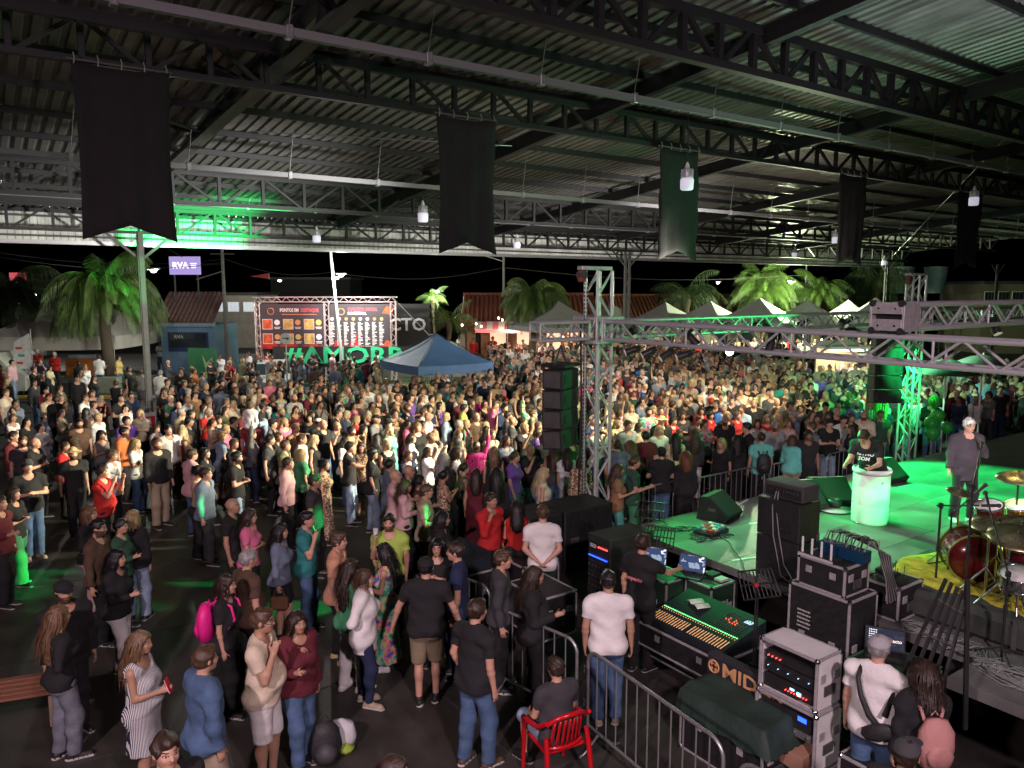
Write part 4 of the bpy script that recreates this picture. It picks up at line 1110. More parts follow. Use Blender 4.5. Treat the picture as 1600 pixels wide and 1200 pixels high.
# tower heads with chain motor
for (s0, lab) in ((TS, 'tower head with pulley and chain hoist on the near tower'), (T2S, 'tower head on the far truss tower')):
    th = thing('tower_head', lab, 'hoist', SD(s0, TD, 5.44), A1)
    bb = MB(); bb.bbox((-.1, 0, .03), (.75, .16, .07), .01); bb.build('head_beam', ALU, th)
    bb = MB(); bb.bbox((-.42, 0, -.12), (.14, .12, .22), .02); bb.build('pulley_block', mat('rust_red', (.3, .07, .03), .6, .2, .3, 20), th)
    bb = MB(); bb.cyl((-.42, -.08, -.1), (-.42, .08, -.1), .08, 14); bb.build('pulley_wheel', STEEL_BM, th)
ch = thing('hoist_chain', 'hoist chain and cables hanging beside the near tower', 'chain')
for dx in (-.40, -.33):
    bb = MB(); z = 5.2
    while z > 1.2:
        p = SD(TS+dx, TD-.06, z); bb.cyl(p, p-Vector((0, 0, .05)), .014, 6); z -= .075
    bb.build('chain_links', STEEL_BM, ch)['kind'] = 'stuff'
bb = MB(); bb.tube([SD(TS-.52, TD-.1, 4.5), SD(TS-.5, TD-.12, 3.0), SD(TS-.53, TD-.1, 1.0)], .02); bb.build('signal_cable', RUBBER, ch)
# ================================================================== stage fixtures
def fixture():
    t = thing('par_light', None, None)
    bb = MB(); bb.cyl((0, 0, -.02), (0, 0, -.20), .055, 16, .068); bb.cyl((0, 0, .06), (0, 0, -.02), .045, 14, .07); bb.build('housing', BLKPL, t)
    bb = MB(); bb.cyl((0, 0, -.196), (0, 0, -.207), .062, 16); bb.build('lens', glow('par_lens', (.2, 1, .4), .5), t)
    bb = MB(); bb.tube([(-.11, 0, -.08), (-.12, 0, .14), (.12, 0, .14), (.11, 0, -.08)], .01, 6); bb.build('yoke', STEEL_DK, t)
    return t
fx = fixture(); first = True
for k, (loc, tgt, col) in enumerate(FIX):
    o = fx if first else copy_tree(fx); first = False
    o.location = loc; o.rotation_euler = (tgt-loc).to_track_quat('-Z', 'Y').to_euler()
    s_, d_ = toSD(loc)
    setp(o, None, 'stage light', 'stage lights clamped to the truss')
    o['_s'] = s_; o['_d'] = d_
    green = col == GRN
    if not green:
        for c in o.children:
            if c.name.startswith('lens'):
                c.material_slots[0].link = 'OBJECT'; c.material_slots[0].material = glow('par_lens_warm', (1, .93, .75), .12)
fx_all = [o for o in bpy.data.objects if o.name.startswith('par_light')]
fx_all.sort(key=lambda o: (round(o['_d']), o['_s']))
ORD = ['first', 'second', 'third', 'fourth', 'fifth', 'sixth', 'seventh', 'eighth', 'ninth', 'tenth', 'eleventh', 'twelfth', 'thirteenth', 'fourteenth', 'fifteenth', 'sixteenth', 'seventeenth', 'eighteenth', 'nineteenth', 'twentieth']
from collections import defaultdict
rows = defaultdict(list)
for o in fx_all: rows['front' if o['_d'] > 10 else 'near'].append(o)
for rn, L_ in rows.items():
    for k, o in enumerate(sorted(L_, key=lambda o: o['_s'])):
        o['label'] = '%s stage light along the %s beam, counted from the tower' % (ORD[k] if k < 20 else 'last', 'stage front truss' if rn == 'front' else 'near truss'); del o['_s']; del o['_d']
# ================================================================== line arrays
def line_box(t, z, tilt=0.0):
    M_ = Matrix.Rotation(tilt, 3, 'X')
    bx = MB(); bx.bbox((0, 0, 0), (.70, .42, .36), .015); o = bx.build('speaker_cabinet', BLACK, t, (0, 0, z)); o.rotation_euler = (tilt, 0, 0)
    bb = MB(); bb.box((0, .214, 0), (.62, .008, .30)); bb.build('front_grille', GRILLE, o)
    for a in (-1, 1):
        bb = MB(); bb.bbox((a*.356, 0, 0), (.016, .34, .30), .004); bb.build('rigging_plate', STEEL_BM, o)
        bb = MB(); bb.bbox((a*.2, -.214, 0), (.10, .012, .16), .004); bb.build('handle', STEEL_DK, o)
        for c_ in (-1, 1): bb = MB(); bb.cyl((a*.32, -.21, c_*.13), (a*.32, -.222, c_*.13), .014, 8); bb.build('screw', CHROME, o)
for (p, lab, ang) in ((onD(876, 575, 11.2), 'hanging column of four black speakers left of the near tower', A1+R(25)), (onD(1388, 520, 10.9), 'hanging column of black speakers beside the far green tower', A1-R(38))):
    t = thing('line_array', lab, 'loudspeaker', (p.x, p.y, 0), ang)
    zt = p.z
    bb = MB(); bb.bbox((0, 0, zt+.06), (.66, .5, .06), .01); bb.build('flying_frame', STEEL_DK, t)
    for a in (-.25, .25): bar('shackle_strap', (a, 0, zt+.08), (0, 0, zt+.42), .02, STEEL_BM, t)
    n = 4 if px < 1e9 and 'near' in lab else 5
    for k in range(n): line_box(t, zt-.19-k*.375, R(-2*k))
# subwoofers in front of the crowd
sub = thing('subwoofer', None, None)
bb = MB(); bb.bbox((0, 0, .58), (1.15, .8, 1.12), .02); bb.build('cabinet', BLACK, sub)
bb = MB(); bb.box((0, .406, .58), (1.05, .01, 1.0)); bb.build('grille', GRILLE, sub)
for a in (-1, 1): bb = MB(); bb.bbox((a*.35, -.406, .58), (.2, .012, .1), .004); bb.build('handle', STEEL_BM, sub)
for k, (s_, lab) in enumerate(((7.75, 'black subwoofer cabinet, leftmost of the pair below the hanging speakers'), (8.95, 'black subwoofer cabinet next to the near truss tower'))):
    o = sub if k == 0 else copy_tree(sub); o.location = SD(s_, 10.75, 0); o.rotation_euler = (0, 0, A1); setp(o, lab, 'loudspeaker', 'subwoofers on the ground before the crowd')
# ================================================================== crowd barriers
def barrier(a, c, label, group='steel crowd control barriers', n=13, h=1.1):
    a, c = Vector((a[0], a[1], 0)), Vector((c[0], c[1], 0)); W = (c-a).length
    t = thing('crowd_barrier', label, 'barrier', a, math.atan2(c.y-a.y, c.x-a.x), group)
    r = .019; k = .16; pts = [(0.03, 0, .12), (.03, 0, h-k)]
    for i in range(1, 7): an = math.pi/2*i/6; pts.append((.03+k-k*math.cos(an), 0, h-k+k*math.sin(an)))
    pts.append((W/2, 0, h)); 
    for i in range(0, 7): an = math.pi/2*i/6; pts.append((W-.03-k+k*math.sin(an), 0, h-k+k*math.cos(an)))
    pts.append((W-.03, 0, .12)); bb = MB(); bb.tube(pts, r, 8); bb.build('frame', GALV, t)
    bar('bottom_rail', (.03, 0, .2), (W-.03, 0, .2), r*.9, GALV, t)
    for i in range(1, n+1):
        x = .03+(W-.06)*i/(n+1); bar('upright_bar', (x, 0, .2), (x, 0, h), .009, GALV, t)
    for x in (.25, W-.25):
        bb = MB(); bb.tube([(x, -.28, .0), (x, -.2, .02), (x, 0, .2), (x, .2, .02), (x, .28, 0)], .016, 6); bb.build('foot', GALV, t)
    for z in (.45, .85):
        bb = MB(); bb.tube([(0.0, 0, z), (-.045, 0, z+.02), (-.045, 0, z-.06)], .008, 5); bb.build('hook', GALV, t)
    return t
D1f = 10.9
lab = ['crowd barrier beside the near truss tower at the stage front', 'crowd barrier in front of the brown-haired back row of fans', 'crowd barrier behind the white barrel', 'crowd barrier at the far stage front beyond the barrel']
s0 = toSD(onD(952, 760, D1f))[0]
for k in range(4): barrier(SD(s0+k*2.25, D1f-.1*k), SD(s0+2.17+k*2.25, D1f-.1*k), lab[k], n=11)
F1 = [G(768, 945, 1.1), G(905, 1003, 1.1), G(917, 1012, 1.1), G(1135, 1165, 1.1), G(1152, 1182, 1.1), G(1330, 1290, 1.1)]
barrier(F1[0], F1[1], 'crowd barrier behind the man in black t-shirt and jeans', n=7)
barrier(F1[2], F1[3], 'long crowd barrier running from the man in white to the covered console', n=11)
barrier(F1[4], F1[5], 'crowd barrier cut off at the bottom edge near the white rack', n=9)
barrier(onY(690, 900, 10.6)*1, onY(768, 930, 9.9)*1, 'crowd barrier mostly hidden behind the man in khaki shorts', n=6)
barrier(G(700, 618, 0), G(745, 612, 0), 'far crowd barrier inside the crowd under the blue canopy edge', n=11)
barrier(G(660, 622, 0), G(697, 619, 0), 'far crowd barrier under the middle of the blue canopy', n=11)
# ================================================================== flight cases, consoles, amplifiers
def flight_case(name, label, cat, s, D, z, w, d, h, body=BLACK, edge=ALU_E, group=None, yaw=0, feet=True, handles='x', open_front=None):
    """case centred at (s, D): w along e1, d along e2; aluminium angle on all edges, ball corners, latches"""
    t = thing(name, label, cat, SD(s, D, z), A1+yaw, group)
    bb = MB()
    if open_front:   # open on the -x side: five panels
        th = .015
        bb.box((0, 0, h-th/2), (w, d, th)); bb.box((0, 0, th/2), (w, d, th)); bb.box((0, d/2-th/2, h/2), (w, th, h-2*th-.002)); bb.box((0, -d/2+th/2, h/2), (w, th, h-2*th-.002)); bb.box((w/2-th/2, 0, h/2), (th, d-2*th-.002, h-2*th-.002))
        bb.build('case_shell', body, t)
    else:
        bb.bbox((0, 0, h/2), (w-.008, d-.008, h-.008), .004); bb.build('case_shell', body, t)
    e = .028
    for a in (-1, 1):
        for c_ in (-1, 1):
            for (p, dm_) in (((a*(w/2-e/2+.003), c_*(d/2-e/2+.003), h/2), (e, e, h-.05)), ((a*(w/2-e/2+.003), 0, h/2+c_*(h/2-e/2+.002)), (e, d-.05, e)), ((0, a*(d/2-e/2+.003), h/2+c_*(h/2-e/2+.002)), (w-.05, e, e))):
                bb = MB(); bb.bbox(p, dm_, .004); bb.build('edge_angle', edge, t)
            for g in (0, 1): bb = MB(); bb.bbox((a*(w/2-.018), c_*(d/2-.018), g*h+(.018 if g == 0 else -.018)), (.055, .055, .055), .016); bb.build('ball_corner', CHROME, t)
    for c_ in (-1, 1):   # latches and handle on both end faces
        for q in (-.27, .27):
            bb = MB(); bb.bbox((q*w, c_*(d/2+.004), h*.62), (min(.09, w*.2), .014, .09), .003); bb.build('latch', ALU_E, t)
        if w > .3: bb = MB(); bb.bbox((0, c_*(d/2+.006), h*.36), (min(.17, w*.4), .014, .11), .004); bb.build('recessed_handle', STEEL_BM, t)
    if not open_front:
        for q in (-.25, .25): bb = MB(); bb.bbox((-w/2-.004, q*d, h*.62), (.012, .08, .08), .003); bb.build('latch', ALU_E, t)
    return t
def knobs(t, x, y0, y1, z, n, r=.008, m=WHITEP, nm='knob', ax='x'):
    bb = MB()
    for k in range(n):
        y = y0+(y1-y0)*k/max(1, n-1)
        bb.cyl((x, y, z), (x-.018, y, z), r, 8)
    o = bb.build(nm, m, t); o['kind'] = 'stuff'
LEDR, LEDG, LEDB, LEDY = glow('led_red', (1, .05, .04), 3.5), glow('led_green', (.1, 1, .3), 1.6), glow('led_blue', (.02, .08, 1), 3.0), glow('led_amber', (1, .55, .2), 1.6)
LEDW = glow('led_cyan', (.25, .6, 1), 3)
# white open rack case, foreground right
rk = flight_case('rack_case', 'white flight-case rack with open front and blue display, upper of the foreground stack', 'rack case', 6.76, 4.48, .90, .42, .68, .56, WHITEP, ALU_E, open_front=True)
def unit_box(t, z, h, label_m, x=-.17, d=.58, nm='rack_unit'):
    bb = MB(); bb.bbox((x+.16, 0, z), (.34, d, h), .003); o = bb.build(nm, label_m, t); return o
u = unit_box(rk, .12, .13, BLKPL); knobs(rk, -.182, -.22, .02, .10, 8, .006, LEDR, 'level_leds')
bb = MB(); bb.box((-.183, -.13, .11), (.004, .05, .04)); bb.build('display', glow('display_blue', (.15, .5, 1), 3), rk)
bb = MB(); bb.box((-.183, -.05, .13), (.004, .05, .02)); bb.build('display', LEDW, rk)
u = unit_box(rk, .27, .12, BLKPL); knobs(rk, -.182, -.24, .24, .28, 5, .003, LEDW, 'indicator_leds'); u = unit_box(rk, .39, .09, BLKPL); knobs(rk, -.182, .1, .24, .39, 4, .007, LEDR, 'red_plugs')
rk2 = flight_case('rack_case', 'white flight-case rack holding amplifiers and a brown carton, below the open rack', 'rack case', 6.76, 4.48, .26, .44, .72, .63, WHITEP, ALU_E, open_front=True)
bb = MB(); bb.box((-.18, -.18, .50), (.004, .10, .05)); bb.build('display', LEDB, rk2)
for z in (.50, .42): unit_box(rk2, z, .075, BLKPL)
unit_box(rk2, .33, .075, mat('grey_amp_panel', (.20, .20, .21), .4, .4)); knobs(rk2, -.182, .05, .25, .33, 3, .018, CHROME, 'connector'); knobs(rk2, -.182, -.25, -.1, .33, 2, .018, CHROME, 'connector')
cart = thing('carton', 'brown cardboard carton lying inside the lower white rack', 'box', SD(6.63, 4.48, .285), A1+R(4))
bb = MB(); bb.bbox((-.02, 0, .08), (.36, .56, .15), .004); bb.build('box_body', mat('cardboard', (.38, .20, .13), .85, 0, .1, 5), cart)
bb = MB(); bb.box((-.203, .22, .07), (.003, .07, .06)); bb.build('white_label', WHITEP, cart)
for k in range(5): bb = MB(); bb.box((-.05+.012*(k % 2), -.1+.045*k, .1565), (.05, .02, .002)); bb.build('printed_mark', mat('ink', (.06, .03, .02), .8, 0, 0), cart)
rk3 = flight_case('flight_case', 'black flight case with aluminium edges under the white racks', 'flight case', 6.76, 4.48, 0, .5, .78, .255)
lidc = flight_case('flight_case', 'small open flight case with silver edges in front of the white racks', 'flight case', 6.75, 3.72, 0, .35, .34, .62, BLACK, ALU_E)
# bass amplifier: head over two cabinets
cab = thing('bass_cabinet', 'tall black bass speaker cabinet standing on the stage edge', 'loudspeaker', SD(8.9, 6.18, ZS), A1)
bb = MB(); bb.bbox((0, 0, .30), (.46, .66, .58), .01); bb.build('lower_box', BLACK, cab)
bb = MB(); bb.bbox((0, 0, .86), (.46, .66, .52), .01); bb.build('upper_box', BLACK, cab)
bb = MB(); bb.bbox((-.234, -.12, .78), (.006, .16, .16), .002); bb.build('connector_plate', STEEL_DK, cab)
for k in range(3): bb = MB(); bb.cyl((-.237, -.16+.05*k, .75), (-.25, -.16+.05*k, .75), .012, 8); bb.build('socket', CHROME, cab)
for z in (.06, .5): bb = MB(); bb.bbox((.20, -.334, z+.12), (.06, .01, .1), .003); bb.build('handle', STEEL_BM, cab)
hd = thing('bass_amplifier', 'wide bass amplifier head on top of the tall black cabinet', 'amplifier', SD(8.92, 6.16, ZS+1.125), A1)
bb = MB(); bb.bbox((0, 0, .115), (.36, .60, .22), .012); bb.build('case', mat('tolex_grey', (.05, .05, .05), .8, 0, .2, 50, .4, 200), hd)
bb = MB(); bb.box((-.1825, 0, .10), (.005, .54, .14)); bb.build('control_panel', BLKPL, hd)
knobs(hd, -.185, -.22, .22, .11, 9, .011, CHROME, 'control_knobs')
bb = MB(); bb.tube([(-.19, .1, .1), (-.25, .11, -.1), (-.25, .08, -.5), (-.27, -.02, -.8), (-.3, -.1, -1.0), (-.35, -.25, -1.02)], .008); bb.build('cable', mat('grey_cable', (.25, .25, .24), .6), hd)
bb = MB(); bb.tube([(-.19, .07, .1), (-.24, .05, -.15), (-.27, -.02, -.45), (-.27, -.12, -.85), (-.3, -.28, -1.0)], .008); bb.build('cable', mat('grey_cable'), hd)
# rack with patch box, wireless aerials
fc = flight_case('flight_case', 'large black flight case on stage with silver edges and printed lettering', 'flight case', 8.22, 5.05, 0, .58, .80, 1.55)
for r_ in range(5):
    for k in range(6): bb = MB(); bb.box((-.2935, .26-.03*k-.012*(r_ % 2), 1.25-.05*r_), (.003, .018+.01*((k*7+r_) % 2), .02)); bb.build('printed_mark', mat('white_print', (.5, .5, .48), .7, 0, 0), fc)
fc2 = flight_case('rack_case', 'black rack on the big case with white aerials on top', 'rack case', 8.2, 5.05, 1.555, .5, .62, .36)
wl = thing('wireless_receiver', 'receiver with four upright white aerials on the black rack', 'receiver', SD(8.02, 5.12, 1.92), A1)
bb = MB(); bb.bbox((0, 0, .02), (.18, .48, .04), .004); bb.build('case', BLKPL, wl)
bb = MB(); bb.box((-.093, 0, .02), (.004, .46, .035)); bb.build('front_panel', mat('light_grey_panel', (.5, .5, .5), .5, 0, .05), wl)
for k in range(4): bb = MB(); bb.bbox((-.06, .19-.125*k, .13), (.012, .028, .20), .004); bb.build('aerial', WHITEP, wl)
pb = thing('patch_box', 'blue stage patch box with a tangle of cables on the black rack', 'stage box', SD(8.3, 4.98, 1.92), A1)
bb = MB(); bb.bbox((0, 0, .07), (.18, .58, .14), .006); bb.build('case', mat('blue_metal', (.01, .06, .13), .4, .3, .1), pb)
rnd = random.Random(8)
CBL = mat('cable_black', (.03, .03, .03), .5, 0, .2); CBLG = mat('cable_grey', (.22, .23, .22), .5, 0, .2)
for k in range(16):
    y = -.26+.035*k; bb = MB(); pts = []
    bb.tube([(rnd.uniform(-.06, .06), y, .14), (.02+rnd.uniform(-.05, .05), y-.02, .24+rnd.uniform(0, .06)), (.08, y-.12, .26+rnd.uniform(0, .04)), (.16, -.33-.01*k, .12), (.2+.01*k, -.42, -.2), (.2+.02*k, -.45, -.48)], .008, 5); bb.build('patch_cable', CBL if k % 3 else CBLG, pb)
    bb = MB(); bb.cyl((0, y, .14), (0, y, .165), .012, 8); bb.build('plug', CHROME, pb)
fc3 = flight_case('flight_case', 'black flight case covered in cables right of the patch box', 'flight case', 8.98, 4.75, ZS+.01, .55, .5, .42)
for k in range(3):
    wx = thing('radio_receiver', ['black receiver box with two thin aerials, nearest the drum riser', 'black receiver box on the cable-covered case, middle', 'black receiver box on the cable-covered case beside the patch box'][k], 'receiver', SD(8.9+.1*k, 4.6+.16*k, 1.583), A1)
    bb = MB(); bb.bbox((0, 0, .025), (.2, .12, .05), .006); bb.build('case', BLKPL, wx)
    for a in (-1, 1): bar('aerial', (a*.07, 0, .05), (a*.08, 0, .2), .004, BLKPL, wx)
# stage cables
def squiggle(name, label, pts, n, spread, z, m, r=.007, seed=1, cat='cable', loops=1.0):
    rr = random.Random(seed); t = thing(name, label, cat)
    for k in range(n):
        P = []
        ph = rr.uniform(0, 6)
        for i in range(22):
            u = i/21*(len(pts)-1); a = min(int(u), len(pts)-2); f = u-a
            p = Vector(pts[a]).lerp(Vector(pts[a+1]), f)
            P.append(p+Vector((math.sin(i*.9*loops+ph)*spread+rr.uniform(-1, 1)*spread*.3, math.cos(i*1.1*loops+ph*2)*spread, z+.004*k % .03)))
        bb = MB(); bb.tube(P, r, 5); bb.build('cable', m, t)
    return t
squiggle('cable_bundle', 'pale tangle of cables on the floor beside the open laptop', [SD(8.78, 4.35, ZS+.01), SD(8.76, 4.0, ZS+.01), SD(8.5, 3.2, ZS+.01), SD(8.4, 2.6, ZS+.01)], 12, .16, 0, CBLG, .008, 3, loops=1.3)
squiggle('cable_bundle', 'many cables running along the stage edge toward the right', [SD(8.4, 3.4, ZS+.01), SD(8.3, 2.2, ZS+.01), SD(8.45, .8, ZS+.01)], 12, .14, 0, CBLG, .008, 5, loops=.5)
squiggle('stage_cable', 'single dark cable curving over the deck to the laptops', [SD(9.6, 8.1, ZS+.01), SD(9.4, 7.5, ZS+.01), SD(9.0, 7.0, ZS+.01), SD(8.5, 6.6, ZS+.01)], 1, .03, 0, CBL, .010, 7, loops=.3)
squiggle('stage_cable', 'dark cables looping on the deck by the pedal board', [SD(9.0, 8.7, ZS+.01), SD(9.5, 8.3, ZS+.01), SD(9.1, 7.9, ZS+.01), SD(9.8, 7.9, ZS+.01)], 4, .12, 0, CBL, .009, 9)
# pedal board and wedges
pd = thing('pedal_board', 'small board of effect pedals on the left of the stage', 'pedal board', SD(9.55, 8.05, ZS), A1+R(8))
bb = MB(); bb.bbox((0, 0, .04), (.50, .36, .07), .01); bb.build('board', BLKPL, pd)
for i in range(4):
    for j in range(3):
        bb = MB(); bb.bbox((-.18+.12*i, -.11+.11*j, .10), (.08, .085, .045), .006); o = bb.build('pedal', mat('pedal_'+('red', 'white', 'teal', 'steel')[(i+j*3) % 4], ((.4, .04, .03), (.6, .6, .58), (.05, .3, .3), (.3, .3, .32))[(i+j*3) % 4], .4), pd)
        bb = MB(); bb.cyl((-.18+.12*i, -.13+.11*j, .12), (-.18+.12*i, -.13+.11*j, .14), .012, 8); bb.build('footswitch', CHROME, o)
def wedge(s, D, ang, lab, sc_=1.0):
    t = thing('stage_monitor', lab, 'loudspeaker', SD(s, D, ZS), A1+ang, 'wedge monitors on the stage')
    W = .62*sc_; bb = MB(); poly = [(-.28*sc_, 0), (.24*sc_, 0), (.30*sc_, .10*sc_), (-.08*sc_, .42*sc_), (-.22*sc_, .40*sc_)]
    M_ = Matrix.Rotation(R(90), 3, 'Z'); bb.prism(poly, W, M_); bb.build('cabinet', BLACK, t)
    bb = MB(); p0 = Vector((0, .30*sc_, .10*sc_)); p1 = Vector((0, -.08*sc_, .42*sc_)); n_ = Vector((0, (p1-p0).z, -(p1-p0).y)).normalized()
    c_ = (p0+p1)/2+n_*.008
    an = math.atan2(p1.z-p0.z, p1.y-p0.y); bb.box(c_, (W*.92, (p1-p0).length*.92, .012), Matrix.Rotation(an, 3, 'X')); bb.build('grille', GRILLE, t)
    bb = MB(); bb.bbox((W/2+.004, 0, .2*sc_), (.01, .14, .05), .003); bb.build('side_handle', STEEL_BM, t)
    return t
wedge(10.35, 8.55, R(-165), 'slanted black stage monitor near the barriers at the left')
wedge(12.0, 8.1, R(160), 'slanted black stage monitor with purple sheen behind the amplifier', 1.15)
wedge(12.75, 8.0, R(150), 'second slanted black monitor between the purple one and the barrel', 1.1)
wedge(15.2, 8.3, R(175), 'black stage monitor behind the barrel man', 1.05)
# barrel
brl = thing('barrel', 'tall white plastic barrel lit green on the stage', 'barrel', (*((G(1358, 815, ZS)).xy), ZS))
WP = mat('white_hdpe', (.70, .70, .68), .38, 0, .06, 3)
prof_ = [(.27, 0), (.285, .01), (.29, .05), (.292, .30), (.288, .32), (.292, .34), (.292, .62), (.288, .64), (.292, .66), (.292, .86), (.285, .90)]
bb = MB(); bb.lathe(prof_, n=40); bb.build('shell', WP, brl)
bb = MB(); bb.lathe([(.292, .875), (.31, .885), (.312, .915), (.30, .94), (.285, .945), (.282, .925)], n=40); bb.build('rim_ring', WHITEP, brl)
bb = MB(); bb.lathe([(.0001, .928), (.278, .926), (.282, .915)], n=40); bb.build('lid', WP, brl)
bb = MB(); bb.tube([(.296*math.cos(a), .296*math.sin(a), .86) for a in [math.pi*2*k/32 for k in range(33)]], .006, 5); bb.build('clamp_band', STEEL_BM, brl)
for k in range(2): bb = MB(); a = -1.45; bb.box((.293*math.cos(a)+.02*k, .293*math.sin(a), .74), (.014, .004, .03)); bb.build('stencil_mark', mat('ink_dark', (.05, .05, .05), .8, 0, 0), brl)
pan = thing('floor_fan', 'small round black floor fan on a white disc left of the barrel', 'fan', G(1303, 795, ZS+.02))
bb = MB(); bb.lathe([(.0001, 0), (.30, 0), (.31, .012), (.0001, .014)], n=32); bb.build('white_disc', WHITEP, pan)
bb = MB(); bb.tube([(-.1, 0, .03), (0, 0, .06), (.1, 0, .03)], .012, 5); bb.build('foot', BLKPL, pan)
bb = MB(); bb.lathe([(.10, .07), (.125, .08), (.13, .17), (.10, .18)], n=24); bb.build('fan_housing', BLKPL, pan)
for k in range(5): bb = MB(); a = k*1.256; bb.box((.05*math.cos(a), .05*math.sin(a), .185), (.08, .03, .004), Matrix.Rotation(a, 3, 'Z') @ Matrix.Rotation(.4, 3, 'X')); bb.build('fan_blade', STEEL_BM, pan)
# amplifier rack with red LEDs at the stage corner
ar = thing('amplifier_rack', 'dark amplifier rack with red lights at the left corner of the stage', 'amplifier rack', SD(8.04, 8.55, .0), A1)
bb = MB(); bb.bbox((0, 0, .67), (.9, .52, 1.32), .012); bb.build('case', mat('green_black_paint', (.03, .035, .03), .5, 0, .2), ar)
for k in range(7): bb = MB(); bb.bbox((-.455, 0, .2+.16*k), (.02, .46, .14), .003); bb.build('amplifier_unit', BLKPL, ar)
knobs(ar, -.466, -.2, -.02, 1.17, 5, .012, LEDR, 'red_level_lights'); knobs(ar, -.466, -.2, .2, 1.0, 14, .010, LEDB, 'blue_level_lights')
for k in range(3): knobs(ar, -.466, -.2, .2, .85-.16*k, 6, .012, STEEL_BM, 'connectors')
for k in range(3): bb = MB(); bb.box((-.467, .12, 1.14+.022*k), (.004, .14, .010)); bb.build('printed_line', WHITEP, ar)
# laptops on green-lit cases
GC = mat('dark_green_panel', (.02, .055, .03), .55, 0, .2)
fcA = flight_case('flight_case', 'green-lit flight case with white lettering under the right-hand laptop', 'flight case', 8.30, 6.98, .12, .50, .48, .88, GC)
bb = text_mesh('SBRS', .1, 'lettering', mat('white_print'), fcA, basis((1, 0, 0), (0, 0, 1), (0, -1, 0), (-.0, -.243, .60)), bold=.003)
bb = text_mesh('SOM', .07, 'lettering', mat('white_print'), fcA, basis((1, 0, 0), (0, 0, 1), (0, -1, 0), (-.0, -.243, .12)))
fcB = flight_case('flight_case', 'green-lit flight case behind the technician holding the laptops', 'flight case', 8.0, 7.72, .08, .50, .85, .88, GC)
SCR = None
def screen_mat(name, kind):
    m = bpy.data.materials.new(name); m.use_nodes = True; n, L, b = nodes_of(m)
    tc = n.new('ShaderNodeTexCoord'); vo = n.new('ShaderNodeTexVoronoi'); vo.feature = 'F1'; vo.distance = 'CHEBYCHEV'; vo.inputs['Scale'].default_value = 14
    L.new(tc.outputs['Object'], vo.inputs['Vector']); cr = n.new('ShaderNodeValToRGB'); L.new(vo.outputs['Color'], cr.inputs[0]); cr.color_ramp.interpolation = 'CONSTANT'
    el = cr.color_ramp.elements; el[0].color = (.03, .05, .12, 1) if kind != 'desk' else (.02, .022, .04, 1); el[1].position = .68; el[1].color = (.25, .3, .42, 1) if kind != 'desk' else (.03, .035, .06, 1)
    e = el.new(.88); e.color = (.8, .85, 1, 1) if kind != 'desk' else (.03, .03, .05, 1)
    L.new(cr.outputs[0], b.inputs['Emission Color']); b.inputs['Emission Strength'].default_value = 1.1; b.inputs['Base Color'].default_value = (.01, .01, .01, 1); b.inputs['Roughness'].default_value = .2
    return m
SCR1 = screen_mat('laptop_screen_mixer', 'mix'); SCR2 = screen_mat('laptop_screen_desktop', 'desk')
def laptop(label, s, D, z, ang, scr, w=.38, logo=False, tilt=18):
    t = thing('laptop', label, 'laptop', SD(s, D, z), ang)
    bb = MB(); bb.bbox((0, 0, .01), (w, .25, .02), .004); bb.build('keyboard_base', BLKPL, t)
    bb = MB()
    for i in range(12):
        for j in range(5): bb.box((-w*.42+w*.84*i/11, .06-.03*j+.03, .0215), (.022, .022, .003))
    bb.build('keys', STEEL_DK, t)['kind'] = 'stuff'
    M_ = Matrix.Rotation(R(-tilt), 3, 'X'); bb = MB(); bb.box(M_ @ Vector((0, 0, .125))+Vector((0, .125, .02)), (w, .012, .25), M_); lid = bb.build('lid', BLKPL, t)
    bb = MB(); bb.box(M_ @ Vector((0, -.008, .128))+Vector((0, .125, .02)), (w*.93, .003, .22), M_); bb.build('screen', scr, lid)
    def onscr(x, z_): return M_ @ Vector((x, -.011, z_))+Vector((0, .125, .02))
    if logo:
        og = glow('logo_orange', (1, .35, .06), 1.6); wg = glow('icon_white', (.8, .85, 1), 1.1)
        ex, ey, ez = Vector((1, 0, 0)), M_ @ Vector((0, 0, 1)), M_ @ Vector((0, -1, 0))
        text_mesh('mpacto', .055, 'screen_lettering', glow('logo_white', (1, .75, .6), 1.4), lid, basis(ex, ey, ez, onscr(.09, .12)), .0005)
        bb = MB(); pts = [onscr(-.02+.03*math.cos(a), .125+.03*math.sin(a)) for a in [k*math.pi/10 for k in range(21)]]; bb.tube(pts, .004, 5); bb.build('screen_ring', og, lid)
        bb = MB()
        for i in range(5):
            for j in range(7): bb.box(onscr(-.165+.018*i, .215-.025*j), (.009, .002, .012), M_)
        bb.build('screen_icons', wg, lid)['kind'] = 'stuff'
    return t
scr_yaw = A1-R(90)+R(24)
laptop('open laptop showing a mixing screen, right-hand one before the technician', 8.12, 7.22, 1.005, scr_yaw, SCR1, .40)
laptop('open laptop partly hidden by the music stand, left of the other laptop', 8.0, 7.85, .965, scr_yaw, SCR1, .38)
bx = thing('drive_box', 'two black interface boxes with pale lids beside the laptop', 'interface', SD(8.4, 6.98, 1.003), A1)
bb = MB(); bb.bbox((0, .05, .03), (.2, .16, .05), .006); bb.build('case', BLKPL, bx); bb = MB(); bb.bbox((-.02, -.13, .02), (.16, .13, .035), .004); bb.build('pale_box', mat('light_grey_panel'), bx)
